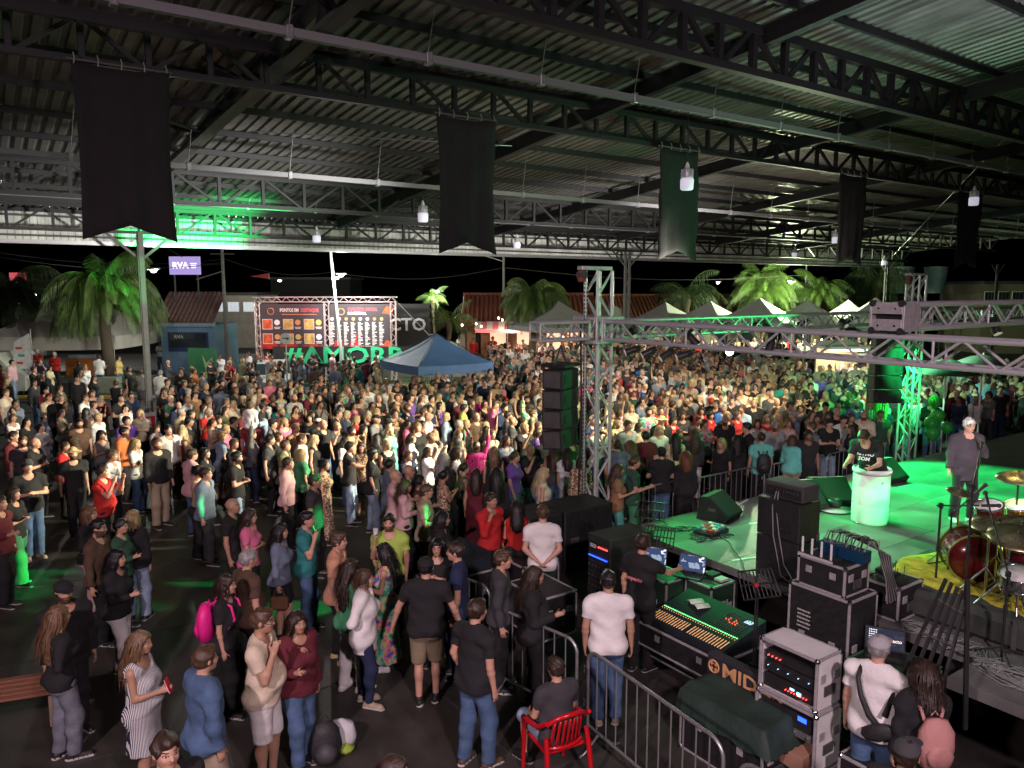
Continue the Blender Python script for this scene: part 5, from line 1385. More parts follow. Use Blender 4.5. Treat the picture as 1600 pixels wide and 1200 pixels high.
# music stands
def music_stand(label, p, z0, ztop, ang, tilt=50):
    t = thing('music_stand', label, 'music stand', (p.x, p.y, z0), ang)
    H_ = ztop-z0
    bar('pole', (0, 0, .1), (0, 0, H_), .011, BLKPL, t)
    for k in range(3): a = k*2.094; bar('leg', (0, 0, .22), (.28*math.cos(a), .28*math.sin(a), 0), .009, BLKPL, t)
    M_ = Matrix.Rotation(R(tilt), 3, 'X'); c_ = Vector((0, 0, H_+.02)); W, Hh = .50, .34
    for k in range(10): x = -W/2+W*k/9; q0 = c_+M_ @ Vector((x, -Hh/2, 0)); q1 = c_+M_ @ Vector((x*.92, Hh/2, 0)); bar('desk_slat', q0, q1, .009, BLKPL, t)
    for y in (-Hh/2, 0, Hh/2): f_ = 1 if y < 0 else (.96 if y == 0 else .92); bar('desk_rail', c_+M_ @ Vector((-W/2*f_, y, .004)), c_+M_ @ Vector((W/2*f_, y, .004)), .012, BLKPL, t)
    return t
pm = onD(1040, 840, 8.0); music_stand('black slotted music stand in front of the laptops', SD(8.35, 8.05), ZS-.9, pm.z, A1-R(60), 48)
music_stand('black slotted music stand standing between the racks by the stage edge', onY(1185, 915, 8.95), .3, onY(1185, 915, 8.95).z, A1-R(20), 55)
music_stand('thin music stand before the barrier, in front of the green man', SD(9.15, 9.0), ZS, onY(970, 800, 12.6).z, A1-R(60), 40)
ms = thing('microphone_stand', 'thin upright stand with red clip between the console and the racks', 'stand', (*onY(1178, 1000, 8.45).xy, 0))
bar('pole', (0, 0, 0), (0, 0, 2.0), .010, BLKPL, ms); bb = MB(); bb.bbox((0, 0, 1.72), (.05, .04, .05), .008); bb.build('clip', mat('red_plastic', (.5, .03, .04), .4), ms)
# mixing console on its case
def console(label, s, D, z, w, d, covered=False):
    t = thing('mixing_console', label, 'mixing console', SD(s, D, z), A1)   # w across (e1), d long (e2)
    prof2 = [(-w/2, 0), (w/2, 0), (w/2, .26), (w*.18, .20), (-w/2, .07)]
    bb = MB(); bb.prism(prof2, d); bb.build('chassis', mat('console_navy', (.010, .016, .024), .75, .1, .1), t)
    def on(u, v):   # u 0..1 across sloping top, v along
        x = -w/2+u*w; zz = .07+(x+w/2)*(.13/(w*.68)) if x < w*.18 else .20+(x-w*.18)*(.06/(w*.32))
        return Vector((x, -d/2+v*d, zz+.003))
    if not covered:
        FAD = glow('fader_amber', (1, .55, .25), .35); 
        for k in range(27):
            if k == 13: continue
            v = .05+.9*k/26; a, c_ = on(.07, v), on(.27, v); bb = MB(); bb.box((a+c_)/2, ((c_-a).length, .012, .004), Matrix.Rotation(-math.atan2((c_-a).z, (c_-a).x), 3, 'Y')); bb.build('fader_strip', FAD, t)
            bb = MB(); q = on(.13+.12*((k*5) % 7)/7, v); bb.bbox(q+Vector((0, 0, .012)), (.02, .011, .014), .003); bb.build('fader_cap', BLKPL, t)
        bb = MB()
        for k in range(40): q = on(.40, .03+.94*k/39); bb.box(q, (.018, .014, .006))
        bb.build('channel_lights', LEDG, t)['kind'] = 'stuff'
        bb = MB()
        for k in range(60): q = on(.36+.04*(k % 2), .03+.94*(k//2)/29); bb.box(q+Vector((-.01, 0, 0)), (.006, .006, .005))
        bb.build('channel_buttons', LEDY, t)['kind'] = 'stuff'
        rr = random.Random(3); bb = MB(); bb2 = MB()
        for i in range(9):
            for j in range(9):
                q = on(.50+.045*i, .08+.034*j); (bb2 if 2 < i < 6 and 2 < j < 8 and rr.random() < .6 else bb).cyl(q, q+Vector((0, 0, .014)), .008, 6)
        bb.build('eq_knobs', STEEL_BM, t)['kind'] = 'stuff'; bb2.build('red_knobs', glow('knob_red', (1, .12, .06), 1.2), t)['kind'] = 'stuff'
        q = on(.80, .10); bb = MB(); bb.box(q+Vector((0, 0, .004)), (.09, .1, .006)); bb.build('display', glow('lcd', (.5, .65, .9), .7), t)
        pp = thing('open_book', 'open white notebook lying on the lit mixing console', 'notebook', SD(*[0, 0]))
        q = on(.72, .70); pp.location = SD(s, D, z)+E1*q.x+E2*q.y+Vector((0, 0, q.z+.006)); pp.rotation_euler = (0, 0, A1+R(70))
        for a in (-1, 1):
            bb = MB(); N = 6; vs = []
            for i in range(N+1):
                for j in (0, 1): vs.append((a*(.01+.14*i/N), -.1+.2*j, .035*math.sin(.3+2.6*i/N)+.004))
            bb.add(vs, [(2*i, 2*i+2, 2*i+3, 2*i+1) if a > 0 else (2*i+1, 2*i+3, 2*i+2, 2*i) for i in range(N)], sm=True); o = bb.build('page', WHITEP, pp); md = o.modifiers.new('t', 'SOLIDIFY'); md.thickness = .006
    return t
console('long lit mixing console with amber faders and green lights', 7.45, 6.35, .70, .85, 1.28)
flight_case('flight_case', 'black flight case base under the lit mixing console', 'flight case', 7.45, 6.35, .38, .95, 1.42, .315)
tb = thing('folding_stand', 'tubular metal legs under the lit mixing console', 'stand', SD(7.45, 6.35, 0), A1)
for a in (-1, 1):
    for c_ in (-1, 1): bar('leg', (a*.4, c_*.62, 0), (a*.4, c_*.62, .38), .018, GALV, tb)
bar('rail', (-.4, -.62, .25), (-.4, .62, .25), .014, GALV, tb)
# covered console with lettering
cc = thing('covered_console', 'mixing console under a dark green cloth cover marked MIDAS', 'mixing console', SD(6.42, 4.98, .60), A1)
COV = mat('cover_cloth', (.018, .04, .03), .7, 0, .3, 3, .5, 14); COVD = mat('cover_cloth_dark', (.02, .02, .028), .75, 0, .3, 3, .5, 14)
bb = MB(); N = 20; vs = []
for i in range(N+1):
    for j in range(N+1):
        u, v = i/N, j/N; x = -.30+.60*u; y = -.62+1.24*v
        ed = min(u, 1-u, v, 1-v); z_ = .10+.05*u+.012*math.sin(9*u+5*v)*math.sin(8*v)+.008*math.sin(17*u*v+3)
        if ed <= 0: z_ = -.16+.02*math.sin(20*(u+v)); x *= 1.04; y *= 1.03
        vs.append((x, y, z_))
bb.add(vs, [(i*(N+1)+j, (i+1)*(N+1)+j, (i+1)*(N+1)+j+1, i*(N+1)+j+1) for i in range(N) for j in range(N)], sm=True); bb.build('cloth_cover', COV, cc)
bb = MB(); bb.bbox((.27, 0, .23), (.14, 1.22, .28), .03); bb.build('raised_back', COVD, cc)
OR = mat('gold_print', (.75, .40, .18), .6, 0, .05)
text_mesh('MIDAS', .22, 'lettering', OR, cc, basis((0, -1, 0), (.0, 0, 1), (-1, 0, 0), (.196, -.02, .23)), bold=.004, width=.78)
bb = MB(); ring = [(.194, .49+.07*math.cos(a), .23+.07*math.sin(a)) for a in [k*math.pi/12 for k in range(25)]]; bb.tube(ring, .010, 6); bb.build('emblem_ring', OR, cc)
for dy, dz in ((.03, .03), (-.03, .03), (.03, -.03), (-.03, -.03)): bb = MB(); bb.box((.195, .49+dy, .23+dz), (.004, .035, .035), Matrix.Rotation(R(45), 3, 'X')); bb.build('emblem_square', OR, cc)
flight_case('flight_case', 'tall black flight case standing under the covered console', 'flight case', 6.42, 4.98, 0, .56, 1.1, .59)
tbl = flight_case('flight_case', 'black case with a plastic cup on it, left of the man in white', 'flight case', 6.35, 8.35, .28, .62, .8, .62)
def cup(label, p, m=None):
    t = thing('plastic_cup', label, 'cup', p)
    bb = MB(); bb.lathe([(.028, 0), (.04, .12), (.037, .12), (.026, .005)], n=14); bb.build('cup_wall', mat('clear_plastic', (.6, .6, .6), .2, 0, .02), t)
    bb = MB(); bb.lathe([(.0001, .002), (.0265, .002), (.034, .085), (.0001, .085)], n=12); bb.build('beer', mat('beer', (.45, .22, .05), .2, 0, .05), t); return t
cup('clear cup of beer standing on the case left of the man in white', SD(6.4, 8.45, .905))
cup('green-lit cup of drink on the dark box by the sound desk', SD(7.0, 9.35, .90))
dk = flight_case('flight_case', 'dark case with bags behind the man with hands clasped', 'flight case', 6.9, 9.4, 0, .7, .6, .89)
dsk = console('small dark mixing desk in front of the man with clasped hands', 5.9, 9.9, .85, .6, .9, covered=True)
bb = MB(); 
for k in range(12): bb.box((-.25+.03*(k % 2), -.38+.07*k, .095), (.1, .03, .02))
bb.build('channel_modules', LEDG if False else STEEL_BM, dsk)['kind'] = 'stuff'
flight_case('flight_case', 'black flight case under the small dark mixing desk', 'flight case', 5.9, 9.9, .0, .66, .96, .84)
# laptop with the logo, lower right
lt = flight_case('flight_case', 'green-edged black case carrying the laptop with the logo', 'flight case', 8.12, 4.22, 0, .72, .72, .96, GC, mat('green_edge', (.12, .3, .18), .4, .4))
laptop('open laptop with an orange ring logo, right of the white racks', 8.16, 4.34, .965, A1-R(90)+R(30), SCR2, .42, True, 14)
# drum kit
DR = mat('drum_red', (.10, .008, .010), .25, .1, .1, 6, coat=.6); CYM = mat('cymbal_bronze', (.42, .36, .22), .3, .9, .2, 18); SKN = mat('drum_skin', (.7, .7, .68), .5, 0, .05)
kit = thing('drum_kit', 'dark red drum kit with cymbals on the yellow rug', 'drum kit', (0, 0, 0))
def drum(nm, p, r, depth, axis, skin_=SKN, m=DR):
    t = bpy.data.objects.new(nm, None); link(t); t.parent = kit; t.location = p; t.rotation_euler = Vector(axis).to_track_quat('Z', 'Y').to_euler()
    bb = MB(); bb.lathe([(r*.985, -depth/2), (r, -depth/2+.01), (r, depth/2-.01), (r*.985, depth/2)], n=28); bb.build('shell', m, t)
    for a in (-1, 1):
        bb = MB(); bb.tube([(r*1.03*math.cos(q), r*1.03*math.sin(q), a*depth/2) for q in [k*math.pi/14 for k in range(29)]], .012, 6); bb.build('hoop', CHROME if m != DR or r < .25 else mat('hoop_green', (.2, .3, .05), .3), t)
    bb = MB(); bb.lathe([(.0001, depth/2+.004), (r*.97, depth/2+.004), (r*.97, depth/2)], n=28); bb.build('drum_head', skin_, t)
    for k in range(6):
        a = k*math.pi/3; bar('tension_rod', (r*1.05*math.cos(a), r*1.05*math.sin(a), -depth/2), (r*1.05*math.cos(a), r*1.05*math.sin(a), depth/2), .006, CHROME, t)
    return t
def cymbal(px, py, Y, r, tilt, foot=True):
    p = onY(px, py, Y); t = bpy.data.objects.new('cymbal', None); link(t); t.parent = kit; t.location = p; t.rotation_euler = tilt
    bb = MB(); bb.lathe([(.0001, .035), (r*.1, .032), (r*.2, .012), (r*.6, .004), (r, -.012), (r, -.015), (.0001, -.002)], n=36); bb.build('cymbal_plate', CYM, t)
    bb = MB(); bb.cyl((0, 0, 0), (0, 0, .07), .012, 8); bb.build('wing_nut', CHROME, t)
    st = bpy.data.objects.new('cymbal_stand', None); link(st); st.parent = kit; st.location = (p.x, p.y, ZR)
    bar('pole', (0, 0, .1), (0, 0, p.z-ZR), .013, CHROME, st)
    for k in range(3): a = k*2.094+.4; bar('leg', (0, 0, .38), (.32*math.cos(a), .32*math.sin(a), .01), .011, CHROME, st)
bd = onY(1515, 855, 9.3); drum('bass_drum', (bd.x, bd.y, ZR+.30), .29, .42, (-E1*.75-E2*.65)+Vector((0, 0, 0)), DR)
for (px, py, Y, r, dp) in ((1545, 800, 9.4, .16, .2), (1600, 868, 8.5, .20, .32), (1590, 905, 8.1, .17, .15), (1590, 800, 9.9, .15, .2)):
    p = onY(px, py, Y); drum('tom_drum' if r != .17 else 'snare_drum', p, r, dp, (-.25, -.2, 1), SKN, DR if r != .17 else CHROME)
    bar('drum_post', (p.x+.05, p.y+.05, ZR), (p.x+.05, p.y+.05, p.z-dp/2), .014, CHROME, kit)
cymbal(1561, 818, 9.0, .33, (.12, -.1, 0)); cymbal(1592, 745, 9.9, .27, (.1, -.12, 0)); cymbal(1500, 768, 9.6, .16, (.2, .1, 0)); cymbal(1590, 838, 8.4, .30, (.25, -.1, 0)); cymbal(1598, 822, 8.7, .22, (.3, -.3, 0))
for (px, py, Y) in ((1540, 905, 8.7), (1572, 925, 8.4)):
    p = onY(px, py, Y)
    for k in range(3): a = k*2.094+.9; bar('stand_leg', (p.x, p.y, ZR+.35), (p.x+.33*math.cos(a), p.y+.33*math.sin(a), ZR+.01), .013, CHROME, kit)
    bar('stand_pole', (p.x, p.y, ZR+.05), (p.x, p.y, ZR+.75), .014, CHROME, kit)
thr = thing('drum_stool', 'dark round drum stool at the right edge of the rug', 'stool', (*onY(1588, 930, 8.3).xy, ZR))
bb = MB(); bb.lathe([(.0001, .44), (.15, .44), (.17, .47), (.17, .52), (.15, .54), (.0001, .545)], n=20); bb.build('seat', BLKPL, thr)
for k in range(3): a = k*2.094; bar('leg', (0, 0, .44), (.22*math.cos(a), .22*math.sin(a), 0), .012, CHROME, thr)
# microphone stands by the drums
def mic_stand(label, foot, z0, h, boom_to, m=BLKPL):
    t = thing('microphone_stand', label, 'microphone stand', (foot[0], foot[1], z0))
    bar('pole', (0, 0, 0), (0, 0, h), .014, m, t); bb = MB(); bb.cyl((0, 0, h*.55), (0, 0, h*.55+.08), .022, 8); bb.build('clutch', m, t)
    for k in range(3): a = k*2.094+.3; bar('leg', (0, 0, .14), (.30*math.cos(a), .30*math.sin(a), .01), .010, m, t)
    v = Vector(boom_to)-Vector((foot[0], foot[1], z0)); bb = MB(); bb.bbox((0, 0, h), (.05, .05, .07), .01); bb.build('boom_joint', m, t)
    u = (v-Vector((0, 0, h))); bar('boom', Vector((0, 0, h))-u*.12, v, .010, m, t)
    q = v+u.normalized()*.02; bb = MB(); bb.cyl(q, q+u.normalized()*.16, .016, 10, .02); bb.lathe([(.0001, -.03), (.025, -.015), (.028, 0), (.02, .02), (.0001, .028)], q+u.normalized()*.18, 12); bb.build('microphone', BLKPL, t)
    return t
p1_ = onY(1462, 905, 9.2); mic_stand('black boom microphone stand left of the bass drum', p1_.xy, ZS, onY(1465, 790, 9.2).z-ZS, onY(1530, 790, 9.0))
p2_ = onY(1505, 960, 8.6); mic_stand('tall microphone stand in front of the singer', p2_.xy, ZS, onY(1508, 760, 9.0).z-ZS+.1, onY(1533, 700, 9.8))
p3_ = onY(1568, 985, 7.8); mic_stand('dark microphone stand before the drums at the right', p3_.xy, ZS, .95, onY(1545, 790, 8.6))
p4_ = onY(1480, 900, 9.5); mic_stand('short microphone stand with round base on the yellow rug', p4_.xy, ZR, .75, onY(1520, 775, 9.4))
mf = thing('microphone', 'handheld microphone held by the singer', 'microphone', (0, 0, 0))
# folded trolley / keyboard stand, dark slanted ladder
lad = thing('folded_stand', 'dark folded stand of slanted bars leaning beside the curly-haired person', 'stand')
for k, (xa, xb) in enumerate(((1478, 1380), (1487, 1400), (1496, 1418), (1504, 1437), (1512, 1455))):
    bar('slanted_bar', onY(xa, 905+6*k, 7.1), onY(xb, 1120+4*k, 6.6), .022, BLKPL, lad, 'box', .04)
for f in (.15, .4, .65, .9):
    a = onY(1478, 905, 7.1).lerp(onY(1380, 1120, 6.6), f); c_ = onY(1512, 929, 7.1).lerp(onY(1455, 1136, 6.6), f); bar('rung', a, c_, .014, STEEL_BM, lad)
bar('support_leg', onY(1512, 905, 7.05), onY(1508, 1140, 6.9), .026, BLKPL, lad, 'box', .04)
# stair ledge of the lower stage side
ld = thing('side_platform', 'lower dark platform along the near edge of the stage', 'platform', SD(7.45, .6, 0), A1)
bb = MB(); bb.bbox((0, -1.0, .50), (.85, 5.6, 1.0), .01); bb.build('deck', mat('green_grey_deck', (.05, .06, .055), .6, 0, .2), ld)
for k in range(5): bar('cross_brace', (-.52, 1.3-k*1.0, .05), (-.52, .5-k*1.0, .75), .02, GALV, ld)
# red plastic chair
def chair(label, loc, rz):
    t = thing('plastic_chair', label, 'chair', loc, rz); RED = mat('red_plastic_gloss', (.55, .008, .015), .28, 0, .06, 3, coat=.2)
    bb = MB(); N = 8; vs = []
    for i in range(N+1):
        for j in range(N+1):
            u, v = i/N-.5, j/N-.5; vs.append((u*.46*(1-.1*v), v*.44, .43-.02*math.cos(u*3)*math.cos(v*2.6)))
    bb.add(vs, [(i*(N+1)+j, (i+1)*(N+1)+j, (i+1)*(N+1)+j+1, i*(N+1)+j+1) for i in range(N) for j in range(N)], sm=True); o = bb.build('seat', RED, t); md = o.modifiers.new('t', 'SOLIDIFY'); md.thickness = .012
    def back(u, v): x = (u-.5)*.52*(1-.12*v); return Vector((x, -.22-.10*v+.10*(abs(2*u-1)**2), .43+.42*v-.10*(abs(2*u-1)**3)*v))
    for k in range(7):
        u = .16+.68*k/6
        if True:
            bb = MB(); w_ = .028; pts = [(u-w_, .12), (u+w_, .12), (u+w_, .80), (u-w_, .80)]; vs = []
            for j in range(5):
                v = .06+.78*j/4; vs += [back(u-w_, v), back(u+w_, v)]
            bb.add(vs, [(2*j, 2*j+1, 2*j+3, 2*j+2) for j in range(4)], sm=True); o = bb.build('back_slat', RED, t); md = o.modifiers.new('t', 'SOLIDIFY'); md.thickness = .012
    bb = MB(); bb.tube([back(u/12, 1.0-.04*abs(u-6)/6) for u in range(13)], .026, 8); bb.build('top_rail', RED, t)
    bb = MB(); bb.tube([back(.08+.84*u/8, .06) for u in range(9)], .022, 8); bb.build('lower_rail', RED, t)
    for a in (-1, 1):
        bb = MB(); bb.tube([(a*.255, -.25, .78), (a*.275, -.12, .68), (a*.28, .08, .65), (a*.27, .20, .63), (a*.25, .22, .55), (a*.25, .24, .02)], [.022, .028, .03, .03, .026, .022], 8); bb.build('armrest', RED, t)
        bb = MB(); bb.tube([(a*.24, -.22, .60), (a*.25, -.26, .40), (a*.27, -.30, .0)], [.026, .03, .022], 8); bb.build('leg', RED, t)
    return t
# bench at the left edge
bn = thing('wooden_bench', 'reddish slatted wooden bench at the left edge', 'bench', G(18, 1075, .45)-Vector((0, 0, .45)), R(20))
WD = mat('red_brown_wood', (.26, .10, .055), .6, 0, .25, 5, .3, 60, stretch=(.3, 4, 4))
for k in range(5): bb = MB(); bb.bbox((-.1, -.26+.12*k, .45), (1.5, .095, .03), .006); bb.build('slat', WD, bn)
for a in (-.5, .45):
    bb = MB(); bb.bbox((a, 0, .22), (.07, .5, .42), .01); bb.build('leg_frame', mat('pale_timber', (.40, .28, .18), .7, 0, .2, 5), bn)
# backpacks heap
bp = thing('backpack', 'dark backpack with a black helmet-like hood standing on the ground', 'bag', G(508, 1185)-Vector((0, .0, 0)), R(20))
bb = MB(); bb.lathe([(.0001, 0), (.17, .01), (.19, .15), (.16, .33), (.09, .42), (.0001, .44)], n=16); o = bb.build('bag_body', mat('bag_black', (.025, .025, .027), .6, 0, .2, 8, .4, 20), bp); o.scale = (1, .72, 1)
bb = MB(); bb.lathe([(.0001, .05), (.11, .06), (.12, .16), (.06, .24), (.0001, .25)], (0, -.12, 0), 14); bb.build('front_pocket', mat('bag_grey', (.06, .06, .065), .6, 0, .2), bp)
bb = MB(); bb.tube([(-.06, 0, .42), (-.03, 0, .49), (.03, 0, .49), (.06, 0, .42)], .01, 6); bb.build('carry_loop', RUBBER, bp)
b2 = thing('backpack', 'white and black bag with a lime green pouch beside the dark backpack', 'bag', G(535, 1165), R(-10))
bb = MB(); bb.lathe([(.0001, 0), (.14, .01), (.17, .14), (.13, .28), (.0001, .33)], n=14); o = bb.build('bag_body', mat('bag_white', (.6, .6, .62), .6, 0, .15, 4, .4, 20), b2); o.scale = (1, .7, 1)
bb = MB(); bb.lathe([(.0001, 0), (.08, .01), (.10, .06), (.0001, .10)], (.08, -.1, 0), 12); bb.build('lime_pouch', mat('lime_cloth', (.3, .42, .05), .7), b2)
# ================================================================== background
rnd = random.Random(11)
BARK = mat('palm_bark', (.10, .075, .05), .9, 0, .35, 14, .8, 40, stretch=(1, 1, 4)); LEAF = mat('palm_leaf', (.06, .105, .02), .55, 0, .6, 1.6); LEAFD = mat('dimmed_leaf', (.03, .055, .015), .6, 0, .4, 2.5)  # LEAFD repeats the leaf in darker colour for palms in dim light
def gat_(px, Y): p = onY(px, 500, Y); return (p.x, p.y, 0)
def palm(name, label, loc, trunk_h, crown_r, nf=26, seed=0, droop=1.0, leaflets=56, lm=LEAF, tr=.2, cat='palm tree'):
    rr = random.Random(seed); t = thing(name, label, cat, loc, 0, 'palm trees round the square')
    bb = MB(); n = 10; pts = [(.06*math.sin(k*.5+seed), .04*math.cos(k*.7), trunk_h*k/n) for k in range(n+1)]
    bb.tube(pts, [tr*(1.15-.35*k/n) for k in range(n+1)], 10); bb.build('trunk', BARK, t)
    bb = MB(); bb.lathe([(tr*.9, -.9), (tr*1.5, -.3), (tr*1.7, .05), (tr*.8, .3), (.01, .4)], (pts[-1][0], pts[-1][1], trunk_h), 10); bb.build('crown_shaft', BARK, t)
    top = Vector(pts[-1])+Vector((0, 0, .1)); 
    for f in range(nf):
        az = f*2.399+rr.uniform(-.2, .2); el = R(80)*(1-f/nf)**.7*rr.uniform(.8, 1.1)-R(8); L_ = crown_r*rr.uniform(.85, 1.2)
        P = []; d = Vector((math.cos(az)*math.cos(el), math.sin(az)*math.cos(el), math.sin(el))); p = top.copy(); K = 12
        for k in range(K+1):
            P.append(p.copy()); p = p+d*(L_/K); d = (d+Vector((0, 0, -.16*droop*(1+.3*k/K)))).normalized()
        bb = MB(); bb.tube(P, [.025*(1-.8*k/K) for k in range(K+1)], 4)
        vs, fs = [], []
        for q in range(leaflets):
            u = .12+.86*q/leaflets; a = min(int(u*K), K-1); c_ = P[a].lerp(P[a+1], u*K-a); dd = (P[a+1]-P[a]).normalized()
            sd = dd.cross(Vector((0, 0, 1)));
            if sd.length < .05: sd = Vector((1, 0, 0))
            sd.normalize(); up = sd.cross(dd)
            ll = crown_r*.34*math.sin(math.pi*min(1, .18+u*.8))*rr.uniform(.8, 1.15)
            for s_ in (-1, 1):
                tip = c_+(dd*.45+sd*s_*.7+up*rr.uniform(-.1, .2)+Vector((0, 0, -.45*droop))).normalized()*ll*.5; tip2 = tip+(dd*.25+sd*s_*.12+Vector((0, 0, -1.2*droop))).normalized()*ll*.8
                w_ = dd*.011*(crown_r/2.2); o = len(vs); vs += [c_-w_, c_+w_, tip+w_*.9, tip-w_*.9, tip2]; fs += [(o, o+1, o+2, o+3), (o+3, o+2, o+4)]
        bb.add(vs, fs); bb.build('frond', lm, t)
    return t
palm('palm_tree', 'large drooping palm with thick trunk in front of the white marquee', onY(172, 605, 38.5)*1-Vector((0, 0, onY(172, 605, 38.5).z)), 4.9, 3.6, 52, 1, 1.45, 70, tr=.27)
palm('palm_tree', 'dark palm crown at the left edge above the van', gat_(18, 43), 4.6, 3.4, 34, 2, 1.4, 50, LEAFD, tr=.25)
def gat(px, Y): p = onY(px, 500, Y); return (p.x, p.y, 0)
palm('palm_tree', 'small bright young palm left of the tiled building', gat(700, 47), 2.9, 2.2, 14, 3, .75, 26, tr=.12)
palm('palm_tree', 'tiny lamp-lit palm top over the small young palm', gat(678, 56), 4.2, 1.5, 12, 13, 1.0, 18, tr=.10)
palm('palm_tree', 'bushy green palm in front of the brick stall building', gat(832, 44), 4.3, 2.6, 44, 4, 1.4, 60, tr=.22)
palm('palm_tree', 'dim palm behind the upper right of the laced column', gat(1072, 50), 4.4, 2.8, 26, 5, 1.1, 22, LEAFD, tr=.2)
palm('palm_tree', 'bright lit palm left of the thin white lamp pole', gat(1192, 52), 5.0, 2.9, 40, 6, 1.1, 60, tr=.2)
palm('palm_tree', 'bright lit palm right of the thin white lamp pole', gat(1278, 53), 4.7, 2.5, 36, 7, 1.1, 60, tr=.2)
palm('palm_tree', 'dim palm behind the dark double column at right', gat(1370, 56), 5.4, 3.2, 26, 8, 1.1, 22, LEAFD, tr=.2)
sh = thing('shrub', 'small leafy shrub at the foot of the roof column', 'shrub', gat(205, 38))
bb = MB(); vs = []; fs = []
for k in range(260):
    a = rnd.uniform(0, 6.3); r_ = rnd.uniform(.1, .7); z = rnd.uniform(.1, .9); p = Vector((r_*math.cos(a), r_*math.sin(a), z)); d1 = Vector((rnd.uniform(-1, 1), rnd.uniform(-1, 1), rnd.uniform(-.3, 1))).normalized()*.22; d2 = d1.cross(Vector((rnd.uniform(-1, 1), 1, 0))).normalized()*.04
    o = len(vs); vs += [p-d2, p+d2, p+d1]; fs.append((o, o+1, o+2))
bb.add(vs, fs); bb.build('leaves', LEAF, sh); bar('stem', (0, 0, 0), (0, 0, .7), .03, BARK, sh)
# tile-roofed market building (left arm and long arm)
TILE = mat('clay_tile', (.22, .075, .045), .8, 0, .3, 3, .3, 30); BRK = mat('brick', (.36, .17, .10), .85, 0, .25, 8); MORT = mat('mortar', (.30, .26, .22), .9, 0, .1)
PLAST = mat('cream_plaster', (.45, .40, .33), .85, 0, .15, 2); DARKI = mat('dark_interior', (.02, .02, .02), .8, 0, .2); GLS = mat('window_glass', (.03, .04, .05), .08, 0, .05)
def tiled_house(name, label, x0, x1, Y, zeave, zridge, depth, yaw=0.0, wallm=PLAST, wins=3, rowh=.42):
    t = thing(name, label, 'building', (x0, Y, 0), yaw); W = x1-x0
    bb = MB(); bb.box((W/2, depth/2, zeave/2), (W, depth, zeave)); bb.build('wall', wallm, t)
    run = depth/2+.7; rise = zridge-zeave; L_ = math.hypot(run, rise); d = Vector((0, run, rise)).normalized(); nn_ = Vector((0, -rise, run)).normalized()
    rf = bpy.data.objects.new('roof', None); link(rf); rf.parent = t
    pitch = .30; bbx = MB(); 
    n = 7; vs = []
    for k in range(n): a = math.pi*k/(n-1); vs.append((-.11*math.cos(a), 0, .075*math.sin(a)))
    full = [(x, 0, z) for x, _, z in vs]+[(x, L_, z) for x, _, z in vs]
    bbx.add(full, [(k, k+1, k+n+1, k+n) for k in range(n-1)], sm=True); tm = bbx.mesh('tile_row'); tm.materials.append(TILE)
    cnt = int(W/pitch)
    for k in range(cnt):
        inst('tile_row', tm, None, rf, basis((1, 0, 0), d, nn_, (pitch*(k+.5), -.7, zeave+.02*(k % 2))))
    bb = MB(); M_ = basis((1, 0, 0), d, nn_, (0, 0, 0)).to_3x3(); bb.box(Vector((W/2, -.7, zeave-.04))+d*L_/2, (W, L_, .05), M_)
    d2 = Vector((0, -run, rise)).normalized(); n2 = Vector((0, rise, run)).normalized(); bb.box(Vector((W/2, depth+.7, zeave-.04))+d2*L_/2, (W, L_, .05), basis((1, 0, 0), d2, n2*1, (0, 0, 0)).to_3x3()); bb.build('roof_deck', TILE, rf)
    bb = MB(); bb.cyl((0, depth/2, zridge+.02), (W, depth/2, zridge+.02), .13, 8); bb.build('ridge_tiles', TILE, rf)
    for k in range(wins):
        x = W*(k+.5)/wins; bb = MB(); bb.bbox((x, -.02, zeave*.5), (W/wins*.55, .06, zeave*.42), .01); o = bb.build('window', mat('window_frame_grey', (.3, .3, .3), .5), t); bb = MB(); bb.box((x, -.056, zeave*.5), (W/wins*.48, .01, zeave*.35)); bb.build('pane', GLS, o)
    return t
xa, xb = onY(722, 470, 52).x, onY(930, 470, 52).x
h1 = tiled_house('market_building', 'brick food-stall building with a clay tile roof behind the blue canopy', xa, xb, 50, 2.9, 4.65, 6.5, 0, PLAST, 0)
# stall front: brick piers, lit openings
for k, (px, c_) in enumerate(((736, 0), (758, 0), (800, 0), (846, 0), (884, 0))):
    x = onY(px, 500, 49.9).x-xa; bb = MB(); bb.bbox((x, -.2, 1.4), (.55, .4, 2.8), .01); bb.build('brick_pier', BRK, h1)
LIT = glow('lit_stall_interior', (1, .62, .40), .85)
for px0, px1 in ((741, 753), (764, 792), (806, 838), (852, 878), (890, 915)):
    x0, x1 = onY(px0, 500, 49.9).x-xa, onY(px1, 500, 49.9).x-xa; bb = MB(); bb.bbox(((x0+x1)/2, -.05, 1.7), (x1-x0, .08, 1.9), .01); o = bb.build('stall_opening', mat('timber_frame', (.2, .1, .06), .7), h1)
    bb = MB(); bb.box(((x0+x1)/2, -.10, 1.75), (x1-x0-.15, .02, 1.7)); bb.build('lit_backdrop', LIT if px0 != 741 else DARKI, o)
xa2, xb2 = onY(935, 470, 60).x, onY(1340, 470, 60).x
tiled_house('market_building', 'long clay-tiled building behind the white gazebos', xa2, xb2, 58, 2.9, 4.5, 7, 0, PLAST, 10)
# awnings and stalls lit in front
aw = thing('stall_awning', 'pink and white striped awning on the lit food stall', 'awning', (*onY(790, 505, 47.5).xy, 2.9))
for k in range(10):
    bb = MB(); bb.box((-1.7+.36*k, 0, -.1), (.355, 1.5, .03), Matrix.Rotation(R(16), 3, 'X')); bb.build('stripe', mat('pink_awning', (.7, .2, .25), .7) if k % 2 else WHITEP, aw)
bb = MB(); bb.box((0, -.75, -.4), (3.7, .02, .22)); bb.build('valance', mat('pink_awning'), aw)
